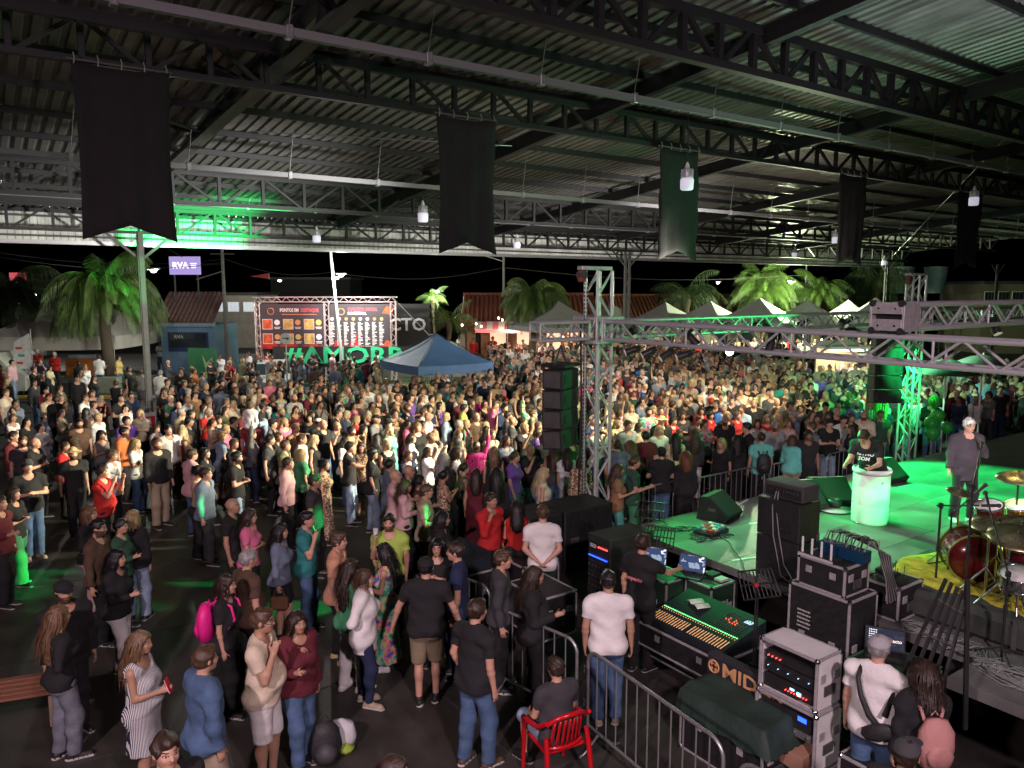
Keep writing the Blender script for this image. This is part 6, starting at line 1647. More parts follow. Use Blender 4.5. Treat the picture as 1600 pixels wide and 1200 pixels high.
# string of bulbs along the stalls
sl = thing('string_lights', 'string of warm bulbs along the stall fronts', 'lights')
BULB = glow('bulb_warm', (1, .75, .45), 14)
for px, py in ((722, 508), (744, 506), (752, 510), (779, 497), (785, 500), (810, 507), (830, 511), (880, 527), (887, 512), (906, 524), (1016, 512), (1047, 510), (1058, 521), (1284, 531), (1310, 561), (1330, 562)):
    p = onY(px, py, 46.5); bb = MB(); bb.lathe([(.0001, -.07), (.05, -.03), (.06, 0), (.035, .05), (.0001, .07)], p, 8); bb.build('bulb', BULB, sl)
lamp('POINT', onY(800, 512, 46), 260, (1, .68, .45), None, .2); lamp('POINT', onY(905, 520, 46), 160, (1, .7, .45), None, .2); lamp('POINT', onY(1050, 515, 47), 300, (1, .65, .4), None, .2)
lamp('POINT', onY(1315, 566, 33), 90, (1, .8, .5), None, .2)
# gazebos / pyramid tents
TENT = mat('white_canvas', (.62, .63, .60), .7, 0, .1, 1.0, .15, 6)
def gazebo(name, label, loc, w, ze, zp, rz=0, m=TENT, cat='gazebo', group=None, legm=GALV, concave=.18, roofparts=True, vh=.28):
    t = thing(name, label, cat, loc, rz, group); h = w/2
    for f in range(4):
        M_ = Matrix.Rotation(math.pi/2*f, 3, 'Z'); N = 8; vs = []; idx = {}
        for j in range(N+1):
            v = j/N; 
            for i in range(N+1):
                u = i/N-.5; ww = h*(1-v); z = ze+(zp-ze)*(v*(1-concave*2*(1-v)))-.06*math.cos(u*math.pi)*(1-v)*.6
                idx[(j, i)] = len(vs); vs.append(M_ @ Vector((2*u*ww, -ww, z)))
        bb = MB(); bb.add(vs, [(idx[(j, i)], idx[(j, i+1)], idx[(j+1, i+1)], idx[(j+1, i)]) for j in range(N) for i in range(N)], sm=True); bb.build('roof_panel', m, t)
        bb = MB(); vs = []
        for i in range(13): u = i/12-.5; zz = ze-.06*math.cos(u*math.pi)*.6; vs += [M_ @ Vector((2*u*h, -h-.003, zz)), M_ @ Vector((2*u*h, -h-.003-.01*math.sin(i), zz-vh))]
        bb.add(vs, [(2*i, 2*i+1, 2*i+3, 2*i+2) for i in range(12)], sm=True); bb.build('valance', m, t)
        c_ = M_ @ Vector((-h+.03, -h+.03, 0)); bar('leg', c_, (c_.x, c_.y, ze), .025, legm, t)
        bar('seam', M_ @ Vector((-h, -h, ze+.01)), (0, 0, zp+.01), .012, mat('dark_seam', (.03, .04, .05), .7, 0, 0), t) if cat == 'canopy' else None
    return t
BLUE = mat('blue_canvas', (.08, .17, .34), .65, 0, .12, 2.0, .2, 7)
pc = onY(682, 575, 31.5); gazebo('pop_up_canopy', 'blue pop-up canopy standing in the middle of the crowd', (pc.x, pc.y, 0), 3.4, 2.12, 3.25, R(34), BLUE, 'canopy', vh=.34)
GL = ['dim grey gazebo behind the bushy palm', 'dim grey gazebo just left of the laced column', 'white gazebo right of the laced column', 'white gazebo under the dim palm', 'bright white gazebo left of the lit palms', 'bright white gazebo between the two lit palms', 'white gazebo right of the second lit palm', 'white gazebo behind the truss corner block', 'low white gazebo behind the bright stall']
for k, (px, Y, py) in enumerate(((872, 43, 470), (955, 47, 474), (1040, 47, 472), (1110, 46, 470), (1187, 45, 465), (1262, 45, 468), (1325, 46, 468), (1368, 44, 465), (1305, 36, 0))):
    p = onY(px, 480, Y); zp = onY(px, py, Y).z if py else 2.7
    gazebo('gazebo', GL[k], (p.x, p.y, 0), 4.2 if py else 3.0, zp-1.35 if py else 2.2, zp, R(30)+k*.1, TENT if k > 1 else mat('dimmed_canvas', (.20, .20, .19), .8, 0, .1), 'gazebo', 'white pyramid gazebos round the square')  # first two gazebos: canvas colour darkened to look dimly lit
# big marquee at the left
p = onY(128, 560, 44); mq = gazebo('marquee', 'large white marquee behind the left palm', (p.x, p.y, 0), 6.8, 2.55, 5.0, R(3), mat('cream_canvas', (.62, .60, .54), .75, 0, .1, 1), 'marquee', vh=.7, concave=.1)
ob = thing('bar_counter', 'orange and white printed bar counter under the large marquee', 'counter', (*onY(128, 553, 45).xy, 0))
bb = MB(); bb.bbox((0, 0, .5), (1.75, .5, 1.0), .01); bb.build('counter_body', mat('orange_print', (.65, .22, .05), .6, 0, .08), ob)
bb = MB(); bb.bbox((.1, 0, 1.12), (1.55, .5, .22), .01); bb.build('counter_top', mat('pale_print', (.45, .55, .6), .6), ob)
fl = thing('sponsor_flag', 'white printed flag beside the van', 'flag', (*onY(34, 560, 36).xy, 0)); bar('pole', (.5, 0, 0), (.5, 0, 3.2), .02, GALV, fl)
bb = MB(); bb.prism([(-.55, .5), (.45, .3), (.45, 3.0), (-.3, 2.6)], .02); bb.build('flag_cloth', mat('flag_white', (.55, .55, .56), .7), fl)
for k in range(4): bb = MB(); bb.box((-.1+.1*(k % 2), -.014, 2.3-.35*k), (.3, .004, .12)); bb.build('printed_mark', mat('print_teal', (.05, .3, .28), .7) if k % 2 else mat('print_red', (.5, .05, .05), .7), fl)
# white van at the left edge
vn = thing('van', 'white van cut off by the left edge', 'van', (*onY(-28, 600, 36).xy, 0), R(8))
bb = MB(); bb.prism([(-2.4, .35), (2.3, .35), (2.35, 1.1), (1.75, 1.35), (1.1, 2.1), (-2.4, 2.15)], 1.9); bb.build('body', mat('van_white', (.55, .57, .5), .35, 0, .06, coat=.3), vn)
bb = MB(); bb.prism([(.2, 1.3), (1.55, 1.3), (1.05, 1.98), (.2, 1.98)], .02, c=(0, -.965, 0)); bb.build('window', GLS, vn)
for a in (-1.5, 1.5):
    for c_ in (-.85, .85):
        bb = MB(); bb.cyl((a, c_-.1, .33), (a, c_+.1, .33), .33, 20); o = bb.build('wheel', RUBBER, vn); bb = MB(); bb.cyl((a, c_-.105, .33), (a, c_+.105, .33), .19, 14); bb.build('hub', ALU, o)
bb = MB(); bb.box((2.37, -.7, .95), (.03, .25, .15)); bb.build('headlight', WHITEP, vn)
# white pickup in front of the boards
def car(label, px, Y, rz, col, cat='car', name='parked_car'):
    t = thing(name, label, cat, (*onY(px, 560, Y).xy, 0), rz); m = mat('car_'+col, {'white': (.55, .56, .54), 'grey': (.2, .2, .21), 'dark': (.04, .04, .045)}[col], .3, .1, .05, coat=.4)
    bb = MB(); bb.prism([(-2.1, .3), (2.1, .3), (2.15, .75), (1.9, .9), (1.0, .98), (-2.05, 1.0), (-2.15, .7)], 1.7); bb.build('body', m, t)
    bb = MB(); bb.prism([(-1.6, .99), (1.0, .97), (.35, 1.45), (-1.2, 1.48)], 1.45); bb.build('cabin', GLS, t)
    bb = MB(); bb.prism([(-1.2, 1.46), (.35, 1.44), (.3, 1.50), (-1.15, 1.52)], 1.4); bb.build('roof', m, t)
    for a in (-1.3, 1.35):
        for c_ in (-.75, .75): bb = MB(); bb.cyl((a, c_-.1, .32), (a, c_+.1, .32), .32, 18); o = bb.build('wheel', RUBBER, t); bb = MB(); bb.cyl((a, c_-.105, .32), (a, c_+.105, .32), .18, 12); bb.build('hub', ALU, o)
    for c_ in (-.6, .6): bb = MB(); bb.bbox((2.13, c_, .72), (.06, .3, .13), .02); bb.build('headlight', WHITEP, t)
    return t
car('white pickup parked in front of the left menu board', 425, 37.5, R(-75), 'white')
for k, (px, Y, c_, lb) in enumerate(((648, 60, 'grey', 'grey car parked right of the letters banner'), (668, 61, 'white', 'white car parked behind the young palm'), (630, 63, 'dark', 'dark car parked in the far lot behind the boards'), (25, 55, 'grey', 'grey car parked behind the left palm'), (8, 52, 'white', 'white car parked behind the van'))): car(lb, px, Y, R(20), c_)
# menu boards on a truss frame
BY = 41.5
RT = mat('pinkish_truss', (.62, .50, .50), .35, .6, .1, 10)
def pY(px, py, Y=BY): return onY(px, py, Y)
fr = thing('board_frame', 'truss frame carrying the two food menu boards', 'truss')
L0, L1, L2 = pY(402, 470).x, pY(510, 470).x, pY(614, 470).x; zt_, zb_ = pY(500, 468).z, 0.0
def flat_truss(p0, p1, side, w, n):
    p0, p1, side = Vector(p0), Vector(p1), Vector(side)*w/2; d = (p1-p0)/n
    for a in (-1, 1):
        for dy in (-.12, .12): bar('chord', p0+side*a+Vector((0, dy, 0)), p1+side*a+Vector((0, dy, 0)), .028, RT, fr)
    for k in range(n): s_ = side if k % 2 else -side; bar('brace', p0+d*k+s_+Vector((0, -.12, 0)), p0+d*(k+1)-s_+Vector((0, -.12, 0)), .02, RT, fr)
flat_truss((L0-.2, BY, zt_), (L2+.2, BY, zt_), (0, 0, 1), .26, 30)
for x in (L0, L1, L2): flat_truss((x, BY, 0), (x, BY, zt_-.15), (1, 0, 0), .26, 16)
bar('stay', (L2+.1, BY, zt_), pY(672, 525), .02, GALV, fr)
def printed_board(label, x0, x1, z0, z1, kind):
    cx, cz, W, H_ = (x0+x1)/2, (z0+z1)/2, x1-x0, z1-z0
    t = thing('menu_board', label, 'banner', (cx, BY-.02, cz)); 
    m = bpy.data.materials.new('board_print_'+kind); m.use_nodes = True; n, L, b = nodes_of(m)
    tc = n.new('ShaderNodeTexCoord'); sp = n.new('ShaderNodeSeparateXYZ'); L.new(tc.outputs['Object'], sp.inputs[0])
    no = n.new('ShaderNodeTexNoise'); no.inputs['Scale'].default_value = 1.6; no.inputs['Detail'].default_value = 6; L.new(tc.outputs['Object'], no.inputs['Vector'])
    ad = n.new('ShaderNodeMath'); ad.operation = 'MULTIPLY_ADD'; L.new(sp.outputs[2], ad.inputs[0]); ad.inputs[1].default_value = -.28 if kind == 'a' else -.22; L.new(no.outputs[0], ad.inputs[2])
    cr = n.new('ShaderNodeValToRGB'); L.new(ad.outputs[0], cr.inputs[0]); cr.color_ramp.elements[0].position = .72; cr.color_ramp.elements[0].color = (.045, .035, .04, 1); cr.color_ramp.elements[1].position = .80; cr.color_ramp.elements[1].color = (.5, .02, .015, 1)
    L.new(cr.outputs[0], b.inputs['Base Color']); b.inputs['Roughness'].default_value = .6
    bb = MB(); bb.box((0, 0, 0), (W, .03, H_)); bb.build('printed_panel', m, t)
    FM = lambda x, z: basis((1, 0, 0), (0, 0, 1), (0, -1, 0), (x, -.019, z))
    return t, W, H_, FM
INKW = mat('print_white', (.75, .73, .72), .7, 0, 0); INKR = mat('print_redtext', (.62, .08, .12), .7, 0, 0); INKO = mat('print_orange', (.65, .28, .10), .7, 0, 0); INKY = mat('print_yellow', (.6, .5, .12), .7, 0, 0); FOODR = mat('food_red', (.55, .09, .03), .7, 0, .5, 4); FOODY = mat('food_yellow', (.5, .35, .10), .7, 0, .5, 4)
z0b, z1b = pY(500, 545).z, pY(500, 475).z
tA, WA, HA, FM = printed_board('left menu board of food photos headed PONTOS EM DESTAQUE', L0+.15, L1-.15, z0b, z1b, 'a')
text_mesh('PONTOS EM', .26, 'heading', INKW, tA, FM(-.15, HA*.36), .001, 'LEFT' if False else 'CENTER', .008, 1.0)
text_mesh('DESTAQUE', .26, 'heading', INKR, tA, FM(.95, HA*.36), .001, 'CENTER', .008, .95)
bb = MB(); bb.tube([(-1.15+.17*math.cos(a), -.02, HA*.34+.17*math.sin(a)) for a in [k*math.pi/8 for k in range(17)]], .018, 5); bb.build('logo_ring', INKO, tA)
bb = MB(); bb.box((.4, -.018, HA*.27), (1.9, .004, .03)); bb.build('rule', INKO, tA)
for r_ in range(2):
    for k in range(3):
        x = -1.35+1.12*k; z = HA*.05-r_*.78
        bb = MB(); bb.box((x, -.018, z), (.55, .006, .56)); o = bb.build('photo_frame', mat('photo_border', (.6, .45, .4), .7), tA); bb = MB(); bb.box((x, -.023, z), (.47, .005, .48)); bb.build('food_photo', FOODR if k == 0 else FOODY, o)
        bb = MB(); bb.cyl((x+.52, -.016, z+.1), (x+.52, -.021, z+.1), .15, 14); bb.build('vendor_logo', (INKW, INKO, INKY)[(k+r_) % 3], tA)
        for q in range(2): bb = MB(); bb.box((x+.52, -.019, z-.16-.07*q), (.34-.06*q, .005, .035)); bb.build('text_line', INKW, tA)
tB, WB, HB, FM = printed_board('right menu board of white price columns headed CARDAPIO OFICIAL', L1+.15, L2-.15, z0b, z1b, 'b')
text_mesh('CARDÁPIO OFICIAL', .24, 'heading', INKR, tB, FM(.15, HB*.38), .001, 'CENTER', .008, 1.6)
text_mesh('DO FESTIVAL', .2, 'heading', INKW, tB, FM(-.15, HB*.29), .001, 'CENTER', .008, 1.0)
bb = MB(); bb.tube([(-1.0+.17*math.cos(a), -.02, HB*.33+.17*math.sin(a)) for a in [k*math.pi/8 for k in range(17)]], .02, 5); bb.build('logo_ring', INKO, tB)
rr = random.Random(5)
for c_ in range(8):
    x = -1.5+.38*c_
    bb = MB(); bb.cyl((x, -.016, HB*.17), (x, -.021, HB*.17), .09, 12); bb.build('vendor_logo', (INKW, INKW, INKO, INKY)[c_ % 4], tB)
    for q in range(17):
        w_ = rr.uniform(.12, .27); bb = MB(); bb.box((x-.14+w_/2, -.018, HB*.09-.075*q), (w_, .005, .036)); bb.build('text_line', INKW, tB)
    if c_ > 5: continue
for (x, z, s_) in ((1.5, HB*.36, .3), (1.45, -HB*.4, .28)): bb = MB(); bb.prism([(-s_, -s_*.5), (s_*.8, -s_*.8), (s_, s_*.5), (-s_*.2, s_*.8)], .006, c=(x, -.02, z)); bb.build('food_photo', FOODR, tB)
for s_, x in (('PORTAL DO MORRO', .3),): text_mesh(s_, .13, 'footer', INKW, tB, FM(x-.2, -HB*.455), .001, 'CENTER', .004)
# green letters banner below the boards
gb = thing('letters_banner', 'dark banner of big green letters below the menu boards', 'banner', ((L0+L2)/2+2.2, BY-1.2, 0))
bb = MB(); bb.box((0, .03, 1.5), (9.5, .04, 1.1)); bb.build('dark_panel', mat('banner_black', (.015, .015, .015), .6, 0, 0), gb)
text_mesh('#AMORRO', 1.2, 'green_lettering', mat('print_green', (.03, .58, .24), .6, 0, .05), gb, basis((1, 0, 0), (0, 0, 1), (0, -1, 0), (-.3, -.01, 1.55)), .02, 'CENTER', .03, 7.6)
im = thing('event_banner', 'dark banner reading ACTO partly hidden right of the boards', 'banner', (*pY(636, 510, 44).xy, 0))
bb = MB(); bb.box((0, .03, 2.9), (2.6, .04, 2.6)); bb.build('dark_panel', mat('banner_black'), im); text_mesh('ACTO', 1.0, 'lettering', WHITEP, im, basis((1, 0, 0), (0, 0, 1), (0, -1, 0), (-.3, -.01, 3.0)), .02, 'CENTER', .02)
lamp('SPOT', (L0+1.5, BY-3.0, 5.6), 300, (1, .35, .4), (L0+1.8, BY, 2.9), .1, 80, .6); lamp('SPOT', (L2-1.5, BY-3.0, 5.6), 280, (1, .85, .9), (L2-1.8, BY, 2.7), .1, 80, .6)
# round arrow sign
sg = thing('round_sign', 'white round sign with a green arrow above the crowd, left of the boards', 'sign', (*onY(446, 529, 33).xy, onY(446, 529, 33).z))
bb = MB(); bb.cyl((0, -.01, 0), (0, .01, 0), .24, 28); bb.build('disc', WHITEP, sg); bb = MB(); bb.box((-.03, -.014, 0), (.2, .005, .04)); bb.prism([(.06, .07), (.06, -.07), (.16, 0)], .005, c=(0, -.014, 0)); bb.build('arrow', mat('arrow_green', (.02, .15, .05), .6), sg)
bar('post', (0, .03, -2.9), (0, .03, 0), .03, GALV, sg)
# blue kiosk with tiled roof and sign
kx = onY(250, 500, 46).x; kx1 = onY(333, 500, 46).x
kk = thing('kiosk', 'blue kiosk with a steep clay tile roof left of the boards', 'building', (kx, 46, 0)); W = kx1-kx
BLW = mat('blue_wall', (.16, .28, .42), .7, 0, .1, 1); bb = MB(); bb.box((W/2, 2, 1.45), (W, 4, 2.9)); bb.build('wall', BLW, kk)
bb = MB(); bb.bbox((W/2, -.12, 2.95), (W+.2, .5, .28), .02); bb.build('fascia_band', mat('blue_light', (.25, .38, .5), .6), kk)
rf = bpy.data.objects.new('roof', None); link(rf); rf.parent = kk
d = Vector((0, 2.3, 1.75)).normalized(); nn_ = Vector((0, -1.75, 2.3)).normalized()
bb = MB(); vs = []
n = 7
for k in range(n): a = math.pi*k/(n-1); vs.append((-.11*math.cos(a), .07*math.sin(a)))
full = [(x, 0, z) for x, z in vs]+[(x, 2.9, z) for x, z in vs]; bb.add(full, [(k, k+1, k+n+1, k+n) for k in range(n-1)], sm=True); tm = bb.mesh('tile_row'); tm.materials.append(mat('grey_pink_tile', (.22, .13, .11), .8, 0, .25, 3))
for k in range(int((W+.3)/.27)): inst('tile_row', tm, None, rf, basis((1, 0, 0), d, nn_, (-.1+.27*k, -.4, 3.08)))
bb = MB(); bb.box(Vector((W/2, -.4, 3.05))+d*1.45, (W+.3, 2.9, .05), basis((1, 0, 0), d, nn_, (0, 0, 0)).to_3x3()); bb.build('roof_deck', mat('grey_pink_tile'), rf)
bb = MB(); bb.bbox((W*.52, -.04, 1.9), (W*.75, .08, 1.15), .01); o = bb.build('window', mat('navy_frame', (.03, .05, .15), .6), kk); bb = MB(); bb.box((W*.52, -.09, 2.0), (W*.68, .01, .85)); bb.build('pane', GLS, o)
text_mesh('RVA', .3, 'window_lettering', INKW, kk, basis((1, 0, 0), (0, 0, 1), (0, -1, 0), (W*.35, -.10, 2.2)), .002)
bs = thing('billboard', 'lit lilac billboard reading RVA beside the left banner', 'sign', (*onY(289, 415, 47).xy, onY(289, 415, 47).z))
bb = MB(); bb.bbox((0, 0, 0), (1.85, .15, 1.08), .01); bb.build('panel', glow('billboard_lilac', (.36, .28, .62), .75), bs)
text_mesh('RVA', .52, 'lettering', glow('billboard_white', (1, .95, 1), 1.2), bs, basis((1, 0, 0), (0, 0, 1), (0, -1, 0), (-.25, -.082, 0)), .003, 'CENTER', .012)
for k in range(3): bb = MB(); bb.box((.55, -.08, .12-.12*k), (.38-.06*k, .01, .05)); bb.build('text_line', glow('billboard_white'), bs)
for a in (-.7, .7): bar('post', (a, .1, -5.8), (a, .1, -.5), .05, STEEL_BM, bs)
gsn = thing('green_board', 'leaning dark green information board in the left crowd', 'sign', (*onY(317, 575, 36).xy, 0), R(-8))
bb = MB(); bb.box((0, 0, 1.25), (1.4, .05, 2.1)); bb.build('panel', mat('board_green', (.02, .10, .04), .6), gsn)
bb = MB(); bb.prism([(-.1, .9), (.3, .8), (.1, 1.3), (.35, 1.9), (0, 1.6), (-.2, 2.0), (-.05, 1.3)], .006, c=(.2, -.03, 0)); bb.build('print', mat('print_sage', (.2, .32, .15), .7), gsn)
for a in (-.6, .6): bar('leg', (a, .03, 0), (a, .03, 1.0), .02, STEEL_DK, gsn)
tb_ = thing('litter_bin', 'dark bin beside the kerb at the left', 'bin', gat(111, 34)); bb = MB(); bb.lathe([(.26, 0), (.30, .9), (.31, 1.0), (.2, 1.08), (.0001, 1.1)], n=18); bb.build('body', mat('bin_dark', (.03, .035, .035), .5), tb_)
for k, (px, lab_) in enumerate(((163, 'concrete planter box at the foot of the left palm'), )):
    pl_ = thing('planter', lab_, 'planter', gat(px, 37.2)); bb = MB(); bb.bbox((0, 0, .4), (1.1, .5, .8), .02); bb.build('box', mat('planter_green', (.22, .25, .18), .8), pl_)
# utility poles, street lamps, wires
def pole(label, px, Y, h, lean=0, r=.12, m=None, cat='pole'):
    p = gat(px, Y); t = thing('utility_pole', label, cat, p); bb = MB(); bb.cyl((0, 0, 0), (lean, 0, h), r, 10, r*.75); bb.build('shaft', m or mat('pole_concrete', (.22, .21, .20), .85), t); return t
u1 = pole('concrete utility pole right of the lit billboard', 352, 46, 7.6); bar('crossarm', (-.7, 0, 7.1), (.7, 0, 7.1), .05, STEEL_BM, u1)
bar('lamp_arm', (0, 0, 6.1), (-1.6, 0, 5.6), .035, GALV, u1)
u2 = pole('tall pale lamp pole leaning in front of the right menu board', 536, 39, 7.05, -.55, .085, WHITEP)
bb = MB(); bb.bbox((.0-.35, 0, 5.6), (.35, .2, .12), .02); bb.build('lamp_bracket', GALV, u2)
u3 = pole('dark utility pole behind the tiled building', 787, 62, 8.0); bar('lamp_arm', (0, 0, 7.2), (-2.0, 0, 7.8), .04, GALV, u3)
u4 = pole('thin white lamp pole between the two lit palms', 1256, 54, 6.9, 0, .06, WHITEP); bar('lamp_arm', (0, 0, 6.9), (1.3, 0, 6.7), .03, WHITEP, u4)
def street_lamp(label, px, py, Y, power, col=(1, 1, .92), tgt=None):
    p = onY(px, py, Y); t = thing('street_lamp', label, 'street lamp', p)
    bb = MB(); bb.bbox((0, 0, .06), (.5, .22, .10), .03); bb.build('lamp_housing', STEEL_BM, t)
    bb = MB(); bb.lathe([(.0001, -.10), (.10, -.06), (.13, 0), (.0001, .01)], n=12); bb.build('lamp_glass', glow('street_lamp_glass', (1, 1, .95), 30), t)
    if power: lamp('POINT', p-Vector((0, 0, .22)), power, col, None, .12)
street_lamp('bright street lamp on the leaning pale pole', 533, 429, 38.6, 1500)
street_lamp('street lamp shining over the small young palm', 683, 455, 55, 900, (.9, 1, .75))
street_lamp('small twin street lamp left of the pale pole', 437, 438, 60, 300)
street_lamp('distant street lamp over the lit windows', 390, 458, 70, 200)
street_lamp('bright lamp glaring through the leaves at the left', 55, 460, 47, 500)
street_lamp('distant lamp above the dim palm', 1122, 441, 68, 200)
street_lamp('lamp lighting the two bright palms', 1236, 440, 47.0, 3600, (.85, 1, .6))
street_lamp('tiny lamp beside the roof column', 240, 422, 33, 650)
p = onY(1140, 549, 15.3); wl_ = thing('stage_light', 'bright white stage light glaring under the green truss', 'stage light', p)
bb = MB(); bb.cyl((0, .12, 0), (0, 0, 0), .06, 14, .09); bb.build('housing', BLKPL, wl_); bb = MB(); bb.cyl((0, -.002, 0), (0, -.01, 0), .08, 16); bb.build('lens', glow('white_lens', (.9, .95, 1), 22), wl_); bb = MB(); bb.tube([(-.1, .06, 0), (-.1, .06, .2), (.1, .06, .2), (.1, .06, 0)], .01, 5); bb.build('yoke', STEEL_DK, wl_)
wr = thing('power_line', 'long power lines crossing the dark sky', 'cable')
for (a, c_) in (((0, 395), (352, 405)), ((352, 405), (520, 425)), ((530, 428), (787, 418)), ((262, 388), (352, 408)), ((787, 418), (1250, 430)), ((352, 412), (0, 402))):
    A_, B_ = onY(*a, 46), onY(*c_, 50); bb = MB(); bb.tube([A_.lerp(B_, k/8)-Vector((0, 0, .5*math.sin(math.pi*k/8))) for k in range(9)], .018, 4); bb.build('wire', RUBBER, wr)
# far buildings
def block(label, px0, px1, Y, h, m, wins=(4, 1), lit=False, name='far_building'):
    x0, x1 = onY(px0, 500, Y).x, onY(px1, 500, Y).x; t = thing(name, label, 'building', (x0, Y, 0)); W = x1-x0
    bb = MB(); bb.box((W/2, 3, h/2), (W, 6, h)); bb.build('wall', m, t); bb = MB(); bb.bbox((W/2, 2.9, h+.12), (W+.4, 6.6, .24), .03); bb.build('roof', STEEL_BM, t)
    for i in range(wins[0]):
        for j in range(wins[1]):
            x = W*(i+.5)/wins[0]; z = h-1.0-2.2*j; bb = MB(); bb.bbox((x, -.03, z), (W/wins[0]*.75, .08, .9), .01); o = bb.build('window', WHITEP, t)
            for q in range(3): bb = MB(); bb.box((x-W/wins[0]*.24+q*W/wins[0]*.24, -.08, z), (W/wins[0]*.22, .01, .78)); bb.build('pane', glow('lit_pane', (.75, .8, .85), .45) if lit else GLS, o)
block('low building with lit white windows left of the boards', 330, 402, 66, 4.5, PLAST, (3, 1), True)
block('dark warehouse behind the menu boards', 425, 548, 75, 5.9, mat('dark_wall', (.018, .018, .02), .8), (0, 0))
block('building with white framed windows at the right edge', 1532, 1640, 60, 5.4, mat('dim_cream', (.22, .19, .13), .8), (5, 1))
block('dim building behind the left palm with red sign light', 20, 120, 68, 5.6, mat('dark_wall'), (5, 1))
rs = thing('red_sign', 'glowing red sign behind the leaves at the left edge', 'sign', onY(28, 432, 60)); bb = MB(); bb.bbox((0, 0, 0), (1.3, .1, .6), .02); bb.build('panel', glow('sign_glow_red', (1, .15, .2), .4), rs)
rs = thing('roof_ornament', 'small red pointed sign above the dark warehouse', 'sign', onY(408, 432, 58)); bb = MB(); bb.prism([(-.8, 0), (.6, -.18), (.6, .25)], .1); bb.build('panel', mat('dull_red', (.4, .05, .05), .6), rs)
wt = thing('water_tank', 'pale raised tank behind the roof eave at the right', 'tank', (*onY(1430, 430, 60).xy, 0))
for a, w_ in ((-1.1, 1.9), (1.6, 1.7)):
    bb = MB(); bb.lathe([(w_*.35, 4.7), (w_*.5, 6.6), (w_*.52, 6.7), (.0001, 6.8)], (a, 0, 0), 18); bb.build('tank_shell', mat('tank_grey', (.25, .33, .36), .6), wt)
for a in (-1.8, -.4, 1.0, 2.2): bar('leg', (a, 0, 0), (a, 0, 4.8), .06, STEEL_BM, wt)
# brown trees at the right back, umbrellas behind the singer
def umbrella(label, px, py, Y, r, m):
    p = onY(px, py, Y); t = thing('umbrella', label, 'umbrella', (p.x, p.y, 0)); n = 8
    for k in range(n):
        a, c_ = 2*math.pi*k/n, 2*math.pi*(k+1)/n; bb = MB(); vs = [(0, 0, p.z+.45)]
        for j in (1, 2, 3): f = j/3; z = p.z+.45*(1-f**1.6); vs += [(r*f*math.cos(a), r*f*math.sin(a), z), (r*f*math.cos(c_), r*f*math.sin(c_), z)]
        bb.add(vs, [(0, 1, 2), (1, 3, 4, 2), (3, 5, 6, 4)], sm=True); bb.build('gore', m, t)
    bar('pole', (0, 0, 0), (0, 0, p.z+.5), .025, WHITEP, t)
umbrella('dark green round parasol above the singer at left', 1478, 583, 23, 1.0, mat('parasol_green', (.05, .12, .07), .7)); umbrella('grey-green round parasol above the singer at right', 1535, 577, 23, 1.05, mat('parasol_grey', (.2, .25, .2), .7))
umbrella('pale parasol in the far crowd under the truss', 1136, 548, 38, .8, mat('parasol_lilac', (.3, .28, .4), .7))
# green balloons by the far tower
BAL = mat('green_balloon', (.05, .6, .08), .3, 0, .05, coat=.3)
BLB = ['pale green round balloon beside the singer', 'green balloon, topmost of the bunch at the far tower', 'green balloon in the middle of the bunch', 'big green balloon low in the bunch', 'green balloon at the bottom of the bunch']
for k, (px, py, r) in enumerate(((1480, 668, .16), (1461, 628, .17), (1465, 650, .19), (1456, 662, .2), (1457, 677, .19))):
    p = onY(px, py, 20.2); t = thing('balloon', BLB[k], 'balloon', p, 0, 'green balloons by the far tower'); bb = MB(); bb.lathe([(.0001, -r*1.2), (r*.4, -r*.95), (r*.85, -r*.4), (r, .1*r), (r*.8, r*.7), (r*.4, r*.95), (.0001, r)], n=18); bb.build('skin', BAL, t); bar('string', (0, 0, -r*1.2), (0, 0, -r*1.2-.8), .004, WHITEP, t)
st = thing('streamer_curtain', 'green foil streamers hanging beside the far tower', 'streamers', SD(T2S-.9, 11.5, 0), A1)
for k in range(14): bb = MB(); x = -.55+.085*k; bb.box((x, .03*math.sin(k), 2.2+.05*math.sin(k*2)), (.05, .01, 1.5)); bb.build('streamer', mat('foil_green', (.15, .55, .12), .3, .3, .2, 5), st)
# lit stall behind stage
stl = thing('food_stall', 'brightly lit food stall under the truss, left of the far speakers', 'stall', (*onY(1318, 580, 33.5).xy, 0), R(10))
bb = MB(); bb.bbox((0, .6, 1.5), (2.0, .1, 2.6), .01); bb.build('back_wall', mat('stall_wall', (.5, .4, .3), .8), stl); bb = MB(); bb.bbox((0, -.4, .5), (2.2, .5, 1.0), .02); bb.build('counter', mat('timber_frame'), stl)
bb = MB(); bb.bbox((0, -.1, 2.55), (2.3, 1.5, .1), .02); bb.build('roof', WHITEP, stl); bb = MB(); bb.box((0, -.3, 2.42), (1.7, .15, .08)); bb.build('tube_lamp', glow('tube_warm', (1, .9, .65), 9), stl)
